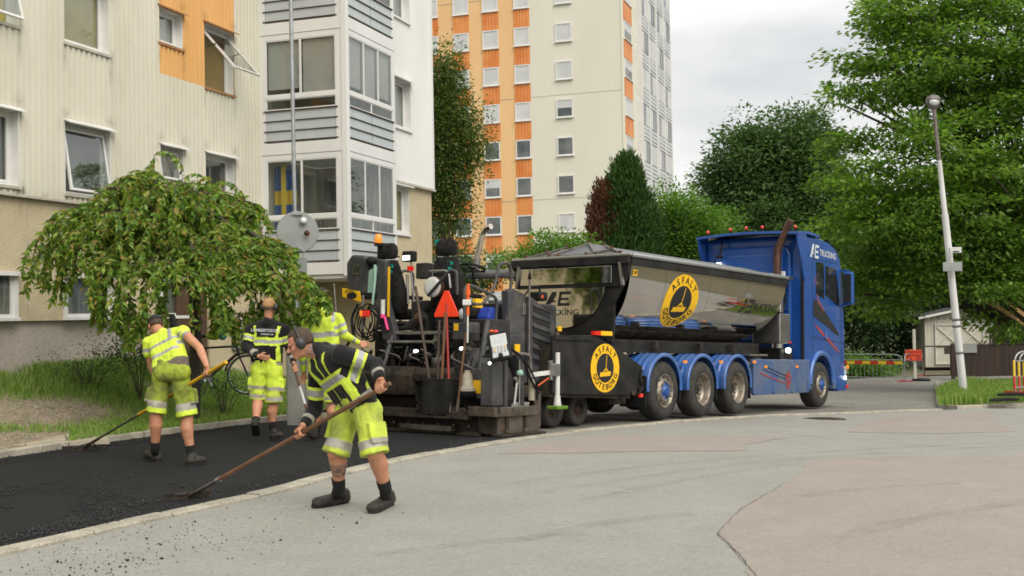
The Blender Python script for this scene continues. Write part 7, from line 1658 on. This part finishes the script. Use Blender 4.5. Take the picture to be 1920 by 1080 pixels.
    for k in (-1, -.5, 0, .5, 1):
        cap_(g, lowp + hlat * k * sx * .95, j['belly'] + lat * k * sx, .105 * S, .105 * S); cap_(g, j['belly'] + lat * k * sx, up_c + lat * k * sx * 1.05, .105 * S, .100 * S)
    cap_(g, j['shL'], j['neck'] - spine * .03 + lat * .03, .070 * S, .070 * S); cap_(g, j['shR'], j['neck'] - spine * .03 - lat * .03, .070 * S, .070 * S); cap_(g, up_c, j['neck'], .10 * S, .070 * S)
    if not short_sleeve: cap_(g, j['neck'] - fwd * .04 - spine * .02, j['neck'] + fwd * .0 + spine * .02, .075 * S, .068 * S)
    for s in 'LR':
        sh, el, wr = j['sh' + s], j['el' + s], j['wr' + s]
        cap_(g, sh, sh.lerp(el, (.40 if s == 'L' else .10) if short_sleeve else 1), .078 * S, (.074 if short_sleeve else .062) * S)
        if not short_sleeve: cap_(g, el, el.lerp(wr, sleeve), .062 * S, .045 * S)
    me = remesh(g, vox, 4); wrinkle(me, .012, 9, 3.1); jo = mesh_obj('vest' if short_sleeve else 'jacket', me, jacket[0], body)
    def frame_of(p):
        """part of the garment and its coordinates"""
        p = p - o; best = ('torso', *seg_t(p, j['pelvis'], j['neck']))
        best = ('torso', best[1], best[2] - .13)
        for s in 'LR':
            for a, b_, nm, r_ in (('sh', 'el', 'up', .066), ('el', 'wr', 'lo', .05)):
                t, d_ = seg_t(p, j[a + s], j[b_ + s])
                if nm == 'up' and t < .12: continue
                if d_ - r_ < best[2]: best = (nm, t, d_ - r_)
        c = j['pelvis'] + spine * ((p - j['pelvis']).dot(spine)); q = p - c
        return best[0], best[1], q.dot(lat) / (.2 * S), q.dot(fwd) / (.13 * S)
    paint(me, lambda p: jacket[1](*frame_of(p)), o)
    # --- shorts
    g = MB()
    for k in (-1, -.4, .4, 1): cap_(g, j['pelvis'] + hlat * k * .085 * S + spine * .06, j['pelvis'] + hlat * k * .095 * S - spine * .06, .108 * S, .112 * S)
    for s in 'LR':
        hi, kn = j['hi' + s], j['kn' + s]; e_ = hi.lerp(kn, .80); sg = 1 if s == 'L' else -1
        cap_(g, hi, e_, .112 * S, .100 * S); dirn = (kn - hi).normalized(); g.lathe([(.0, -.02), (.110 * S, -.02), (.116 * S, .05), (.118 * S, .10), (.0, .10)], e_ - dirn * .02, dirn, 18)
        out = hlat * sg; g.cbox(hi.lerp(kn, .48) + out * .095 * S, (.075, .16, .17), rot=Matrix((out, dirn.cross(out), dirn)).transposed())       # cargo pocket
    me = remesh(g, vox, 3); wrinkle(me, .014, 8, 7.7); so = mesh_obj('shorts', me, shorts[0], body)
    def leg_of(p):
        p = p - o; r_ = [(seg_t(p, j['hi' + s], j['kn' + s]), s) for s in 'LR']; (t, d_), s = min(r_, key=lambda q: q[0][1]); return t, s
    paint(me, lambda p: shorts[1](*leg_of(p)), o)
    # --- socks and shoes
    for s in 'LR':
        an, to, he, kn = j['an' + s], j['to' + s], j['he' + s], j['kn' + s]; up = (kn - an).normalized(); fw_ = (to - he).normalized(); sl = up.cross(fw_).normalized(); upv = fw_.cross(sl).normalized()
        if upv.dot(up) < 0: upv = -upv
        q = MB(); q.tube([he + upv * .06 + fw_ * .06, he.lerp(an, .75) + fw_ * .045, an, an + up * .05, an + up * .09], [.040 * S, .044 * S, .050 * S, .054 * S, .055 * S], 14); q.build('sock', 'sock', body)
        q = MB()
        flatcap(q, he + upv * .050 + fw_ * .03, he.lerp(to, .5) + upv * .050, .045, .045, sl, .25); flatcap(q, he.lerp(to, .5) + upv * .048, to - fw_ * .035 + upv * .042, .045, .041, sl, .42)
        cap_(q, he + upv * .045 + fw_ * .045, he + upv * .082 + fw_ * .052, .050, .055 * S); cap_(q, he + upv * .07 + fw_ * .085, he.lerp(to, .64) + upv * .060, .044, .034)
        me = remesh(q, .008, 2); sh_ = mesh_obj('shoe', me, ['shoe'], body); me.polygons.foreach_set('use_smooth', [True] * len(me.polygons))
        ring = []
        for f_, w_ in ((.0, .025), (.03, .040), (.10, .043), (.18, .044), (.25, .050), (.29, .046), (.315, .028)):
            f2 = f_ / .315 * ((to - he).length + .01); c = he + fw_ * (f2 - .005); ring.append([c + sl * w_ - upv * .004, c + sl * w_ + upv * .024, c - sl * w_ + upv * .024, c - sl * w_ - upv * .004])
        MB().loft(ring, False).build('sole', 'sole', sh_)
        for k in range(4): c = he.lerp(to, .48 + k * .08) + upv * (.098 - k * .011); MB().bar(c - sl * .028, c + sl * .028, .006, .006).build('lace', 'rubber', sh_)
    return body
def feet(J, s, he, to): J['he' + s] = he; J['to' + s] = to

# --- the worker in front: black hoodie with yellow bands, raking
def A(u, v, Y): return Vector(at(u, v, Y))
ra, rb = A(727, 721, 9.25), gp(352, 938) + Vector((0, 0, .03))                 # rake shaft
def on(p, q, t): return p.lerp(q, t)
J = dict(head=A(563, 643, 9.55), neck=A(598, 660, 9.58), chest=A(622, 685, 9.58), belly=A(645, 718, 9.6), pelvis=A(671, 758, 9.62), shL=A(640, 664, 9.36), elL=A(704, 684, 9.40), wrL=A(719, 706, 9.27), shR=A(596, 698, 9.80), elR=A(590, 768, 9.86), wrR=A(573, 803, 9.74),
         hiL=A(688, 772, 9.50), hiR=A(654, 770, 9.74), knL=A(703, 850, 9.42), knR=A(629, 850, 9.66), anL=A(723, 918, 9.58), anR=A(636, 914, 9.80))
gz = lambda p: Vector((p.x, p.y, zg(p.x, p.y) - .008))
feet(J, 'L', gz(gp(734, 945)), gz(gp(697, 962))); feet(J, 'R', gz(gp(650, 940)), gz(gp(588, 952)))
def jk1(part, t, l, f):
    # 0 black 1 yellow 2 reflective 3 grimy reflective
    if part == 'up': return 2 if .44 < t < .62 else (1 if .36 < t < .70 else 0)
    if part == 'lo': return 3 if .56 < t < .76 else 0
    if .02 < t < .11: return 3
    if .47 < t < .57: return 2
    if .42 < t < .62: return 1
    if abs(l - .02) < .04 and f > .3: return 1
    if .62 <= t < .95 and abs(abs(l) - (.55 + (t - .62) * .5)) < .11: return 1
    if .05 < t <= .42 and abs(abs(l) - .95) < .16 and l > 0: return 1
    return 0
def st1(t, s): return 2 if .70 < t < .90 else (1 if t > .58 else 0)
ga = (rb - ra).normalized()
hL, hR = on(ra, rb, .03), on(ra, rb, .415)
J['wrR'] = hR + Vector((.035, -.01, .075)); J['wrL'] = hL + Vector((-.01, .0, .085))
person('worker in black hoodie with yellow bands and ear defenders raking beside the kerb', J, (-.93, -.18, -.36), (-.36, .0, .93), (['cloth_black', 'hi_vis', 'reflective', 'reflective_dirty'], jk1), (['hi_vis_dirty', 'hi_vis_dirty', 'reflective_dirty'], st1), 'hair_brown', ('muffs',), {'L': (hL, ga, -1), 'R': (hR, ga, 1)}, tattoo=(('knR', 'anR', .25, .62, .10), ('neck', 'head', .15, .62, .075), ('elL', 'wrL', .80, 1.0, .06)), vox=.0065, S=1.07, torso_w=1.15)
# white print on the chest is small lettering; rake with wooden shaft and flat head
rk = tag(empty('asphalt_rake', rb), 'long wooden-shafted asphalt rake held by the worker in the black hoodie', 'rake'); d = ra - rb
MB().tube([d * .16, d * .6, d * 1.01], [.018, .019, .018], 12).build('shaft', 'wood_brown', rk); MB().tube([d * .01, d * .17], .016, 10).build('socket', 'steel_shaft', rk); MB().tube([d * .155, d * .175], .023, 12).build('ferrule', 'dull_steel', rk)
s_ = Vector((.80, .55, 0)).normalized(); MB().bar(s_ * -.21, s_ * .21, .018, .085).build('blade', 'tarred', rk); MB().bar(s_ * -.12 + Vector((0, 0, .03)), d * .06, .012).bar(s_ * .12 + Vector((0, 0, .03)), d * .06, .012).build('brace', 'steel_shaft', rk)
for k in range(9): q = s_ * (-.19 + k * .0475); MB().bar(q + Vector((0, 0, -.03)), q + Vector((0, 0, -.055)), .008).build('tooth', 'steel_shaft', rk)

# --- the worker at the left: sleeveless yellow vest, seen from behind, raking towards the lawn
Y = 12.85
qa, qb = A(424, 679, 12.35), gp(158, 846) + Vector((0, 0, .05))
J = dict(head=A(292, 610, Y + .38), neck=A(306, 626, Y + .22), chest=A(311, 645, Y + .15), belly=A(317, 668, Y + .05), pelvis=A(321, 692, Y), shL=A(279, 643, Y + .22), elL=A(277, 688, Y + .26), wrL=A(292, 735, Y + .3), shR=A(343, 622, Y + .10), elR=A(374, 652, Y - .02), wrR=A(386, 690, Y - .28),
         hiL=A(304, 706, Y + .02), hiR=A(338, 706, Y), knL=A(292, 775, Y - .02), knR=A(351, 782, Y - .02), anL=A(291, 843, Y + .05), anR=A(358, 850, Y - .02))
mz = lambda p: Vector((p.x, p.y, mat_z(p) + .004))
feet(J, 'L', mz(gp(296, 869)), mz(gp(277, 858))); feet(J, 'R', mz(gp(352, 875)), mz(gp(384, 871)))
ga = (qb - qa).normalized(); hR = on(qa, qb, .12); hL = on(qa, qb, .40); J['wrR'] = hR + Vector((-.0, .0, .085)); J['wrL'] = hL + Vector((.0, .0, .085)); J['elL'] = J['shL'].lerp(J['wrL'], .52) + Vector((-.06, 0, .02))
def jk2(part, t, l, f):
    if part in ('up', 'lo'): return 1 if .20 < t < .34 else 0
    if t < .10: return 2
    if .30 < t < .39 or .60 < t < .68: return 1
    if t >= .68 and abs(l - -.62) < .13 and f < .2: return 1
    return 0
def st2(t, s): return 2 if .66 < t < .84 else (1 if t > .84 else 0)
w1 = person('worker in sleeveless yellow vest and grimy yellow shorts bending over a rake', J, (-.45, .75, -.5), (-.3, .5, .8), (['hi_vis', 'reflective', 'tee_taupe'], jk2), (['hi_vis_grimy', 'hi_vis', 'reflective_dirty'], st2), 'hair_brown', ('cap',), {'R': (hR, ga, -1), 'L': (hL, ga, 1)}, short_sleeve=True, vox=.010)
rk = tag(empty('asphalt_rake', qb), 'rake with yellow grip and steel shaft held by the worker in the vest', 'rake'); d = qa - qb
MB().tube([d * .42, d * 1.0], [.019, .021], 12).build('grip', 'shaft_yellow', rk); MB().tube([d * .10, d * .42], .014, 10).build('shaft', 'steel_shaft', rk); MB().tube([d * .0, d * .12], .018, 10).build('socket', 'tarred', rk)
s_ = Vector((.93, .36, 0)).normalized(); MB().bar(s_ * -.26 + Vector((0, 0, -.02)), s_ * .26 + Vector((0, 0, -.02)), .02, .09).build('blade', 'tarred', rk); MB().bar(s_ * -.14, d * .07, .012).bar(s_ * .14, d * .07, .012).build('brace', 'steel_shaft', rk)

# --- the worker walking away: black hoodie, shovel in the right hand
Y = 15.2
J = dict(head=A(505, 575, Y + .02), neck=A(503, 603, Y), chest=A(501, 628, Y), belly=A(500, 655, Y), pelvis=A(500, 684, Y), shL=A(470, 617, Y + .02), elL=A(460, 652, Y - .05), wrL=A(485, 668, Y - .20), shR=A(534, 619, Y), elR=A(544, 657, Y), wrR=A(549, 690, Y - .12),
         hiL=A(486, 692, Y), hiR=A(515, 692, Y), knL=A(484, 748, Y + .04), knR=A(514, 756, Y + .0), anL=A(479, 795, Y - .30), anR=A(511, 802, Y + .02))
feet(J, 'R', A(507, 823, Y - .02), A(531, 820, Y + .05)); feet(J, 'L', A(478, 797, Y - .38), A(480, 817, Y - .16))
sa, sb = A(549, 682, Y - .15), A(579, 782, Y - .1)
def jk3(part, t, l, f):
    if part == 'up': return 2 if .40 < t < .56 else (1 if .30 < t < .64 else 0)
    if part == 'lo': return 3 if .55 < t < .75 else 0
    if t < .06: return 3 if abs(l) > .2 else 0
    if .50 < t < .58: return 2
    if .45 < t < .64: return 1
    if .64 <= t < .90 and abs(abs(l) - (.70 + (t - .62) * .4)) < .10: return 1
    if .08 < t <= .45 and abs(l - -.85) < .14 and f < .4: return 1
    return 0
def st3(t, s): return 2 if (.52 < t < .62 or .80 < t < .92) else (1 if t > .62 else 0)
ga = (sb - sa).normalized(); hR = on(sa, sb, .10); J['wrR'] = hR + Vector((-.01, 0, .085))
w2 = person('fair-haired worker in black hoodie walking away with a shovel', J, (.30, .92, -.05), (0, 0, 1), (['cloth_black', 'hi_vis', 'reflective', 'reflective_dirty'], jk3), (['hi_vis', 'hi_vis_dirty', 'reflective_dirty'], st3), 'hair_fair', ('muffs', 'neckband'), {'R': (hR, ga, 1)}, vox=.011, hands={'L': ((.8, -.1, -.2), (0, .3, -1))})
# printed words on his back
o_ = w2.location; nb3 = (J['shL'] - J['shR']).normalized(); sp3 = (J['neck'] - J['pelvis']).normalized(); bkv = sp3.cross(nb3).normalized(); bkv = -bkv if bkv.y > 0 else bkv
c3 = J['chest'] + sp3 * .06 + bkv * .128 - o_
words(w2, 'LAMBERTSSON', .055, lambda x, y: tuple(c3 - nb3 * x + sp3 * y), 'decal_white', 'back_print', .012)
words(w2, 'SWEDEN AB', .03, lambda x, y: tuple(c3 - nb3 * (x + .03) + sp3 * (y - .05)), 'decal_white', 'back_print', .012)
sv = tag(empty('shovel', sb), 'shovel with a white sleeve on its shaft carried by the fair-haired worker', 'shovel'); d = sa - sb
MB().tube([d * .55, d * 1.0], .016, 10).build('shaft', 'wood_brown', sv); MB().tube([d * .25, d * .58], .018, 10).build('sleeve', 'plastic_white', sv); MB().tube([d * .0, d * .27], .016, 10).build('socket', 'wood_brown', sv)
bl = []; dn_ = -d.normalized(); s_ = Vector((.6, .8, 0)); s_ = (s_ - dn_ * s_.dot(dn_)).normalized(); n_ = dn_.cross(s_)
for t, w_ in ((.0, .05), (.04, .10), (.18, .11), (.26, .09), (.30, .03)): bl.append([dn_ * t + s_ * w_ * k + n_ * (.035 * (1 - k * k)) for k in (-1, -.5, 0, .5, 1)])
bo_ = MB().loft(bl, True, False).build('blade', 'tarred', sv); so_ = bo_.modifiers.new('s', 'SOLIDIFY'); so_.thickness = .005

# --- the worker at the paver's side: yellow jacket, back turned, head among the leaves
Y = 15.5
J = dict(head=A(604, 556, Y + .05), neck=A(605, 584, Y), chest=A(606, 610, Y), belly=A(607, 645, Y), pelvis=A(607, 684, Y), shL=A(578, 597, Y), elL=A(566, 648, Y - .02), wrL=A(570, 700, Y + .1), shR=A(633, 596, Y), elR=A(648, 630, Y + .0), wrR=A(672, 642, Y + .12),
         hiL=A(593, 692, Y), hiR=A(621, 692, Y), knL=A(594, 755, Y + .02), knR=A(622, 755, Y), anL=A(594, 805, Y + .05), anR=A(624, 806, Y))
feet(J, 'L', A(592, 823, Y + .02), A(588, 815, Y + .28)); feet(J, 'R', A(624, 824, Y - .02), A(634, 816, Y + .25))
def jk4(part, t, l, f):
    if part == 'up': return 1 if (.35 < t < .52 or .70 < t < .86) else 0
    if part == 'lo': return 1 if .50 < t < .66 else 0
    if .30 < t < .40 or .52 < t < .62: return 1
    if t >= .80 and abs(abs(l) - .75) < .13: return 1
    return 0
person('worker in bright yellow long-sleeved jacket at the near side of the paver', J, (.25, .95, -.1), (0, 0, 1), (['hi_vis', 'reflective'], jk4), (['hi_vis_dirty', 'hi_vis', 'reflective_dirty'], st3), 'hair_brown', ('cap',), {}, vox=.012, hands={'L': ((0, .1, -1), (1, 0, 0)), 'R': ((.8, .3, -.2), (0, .3, 1))})
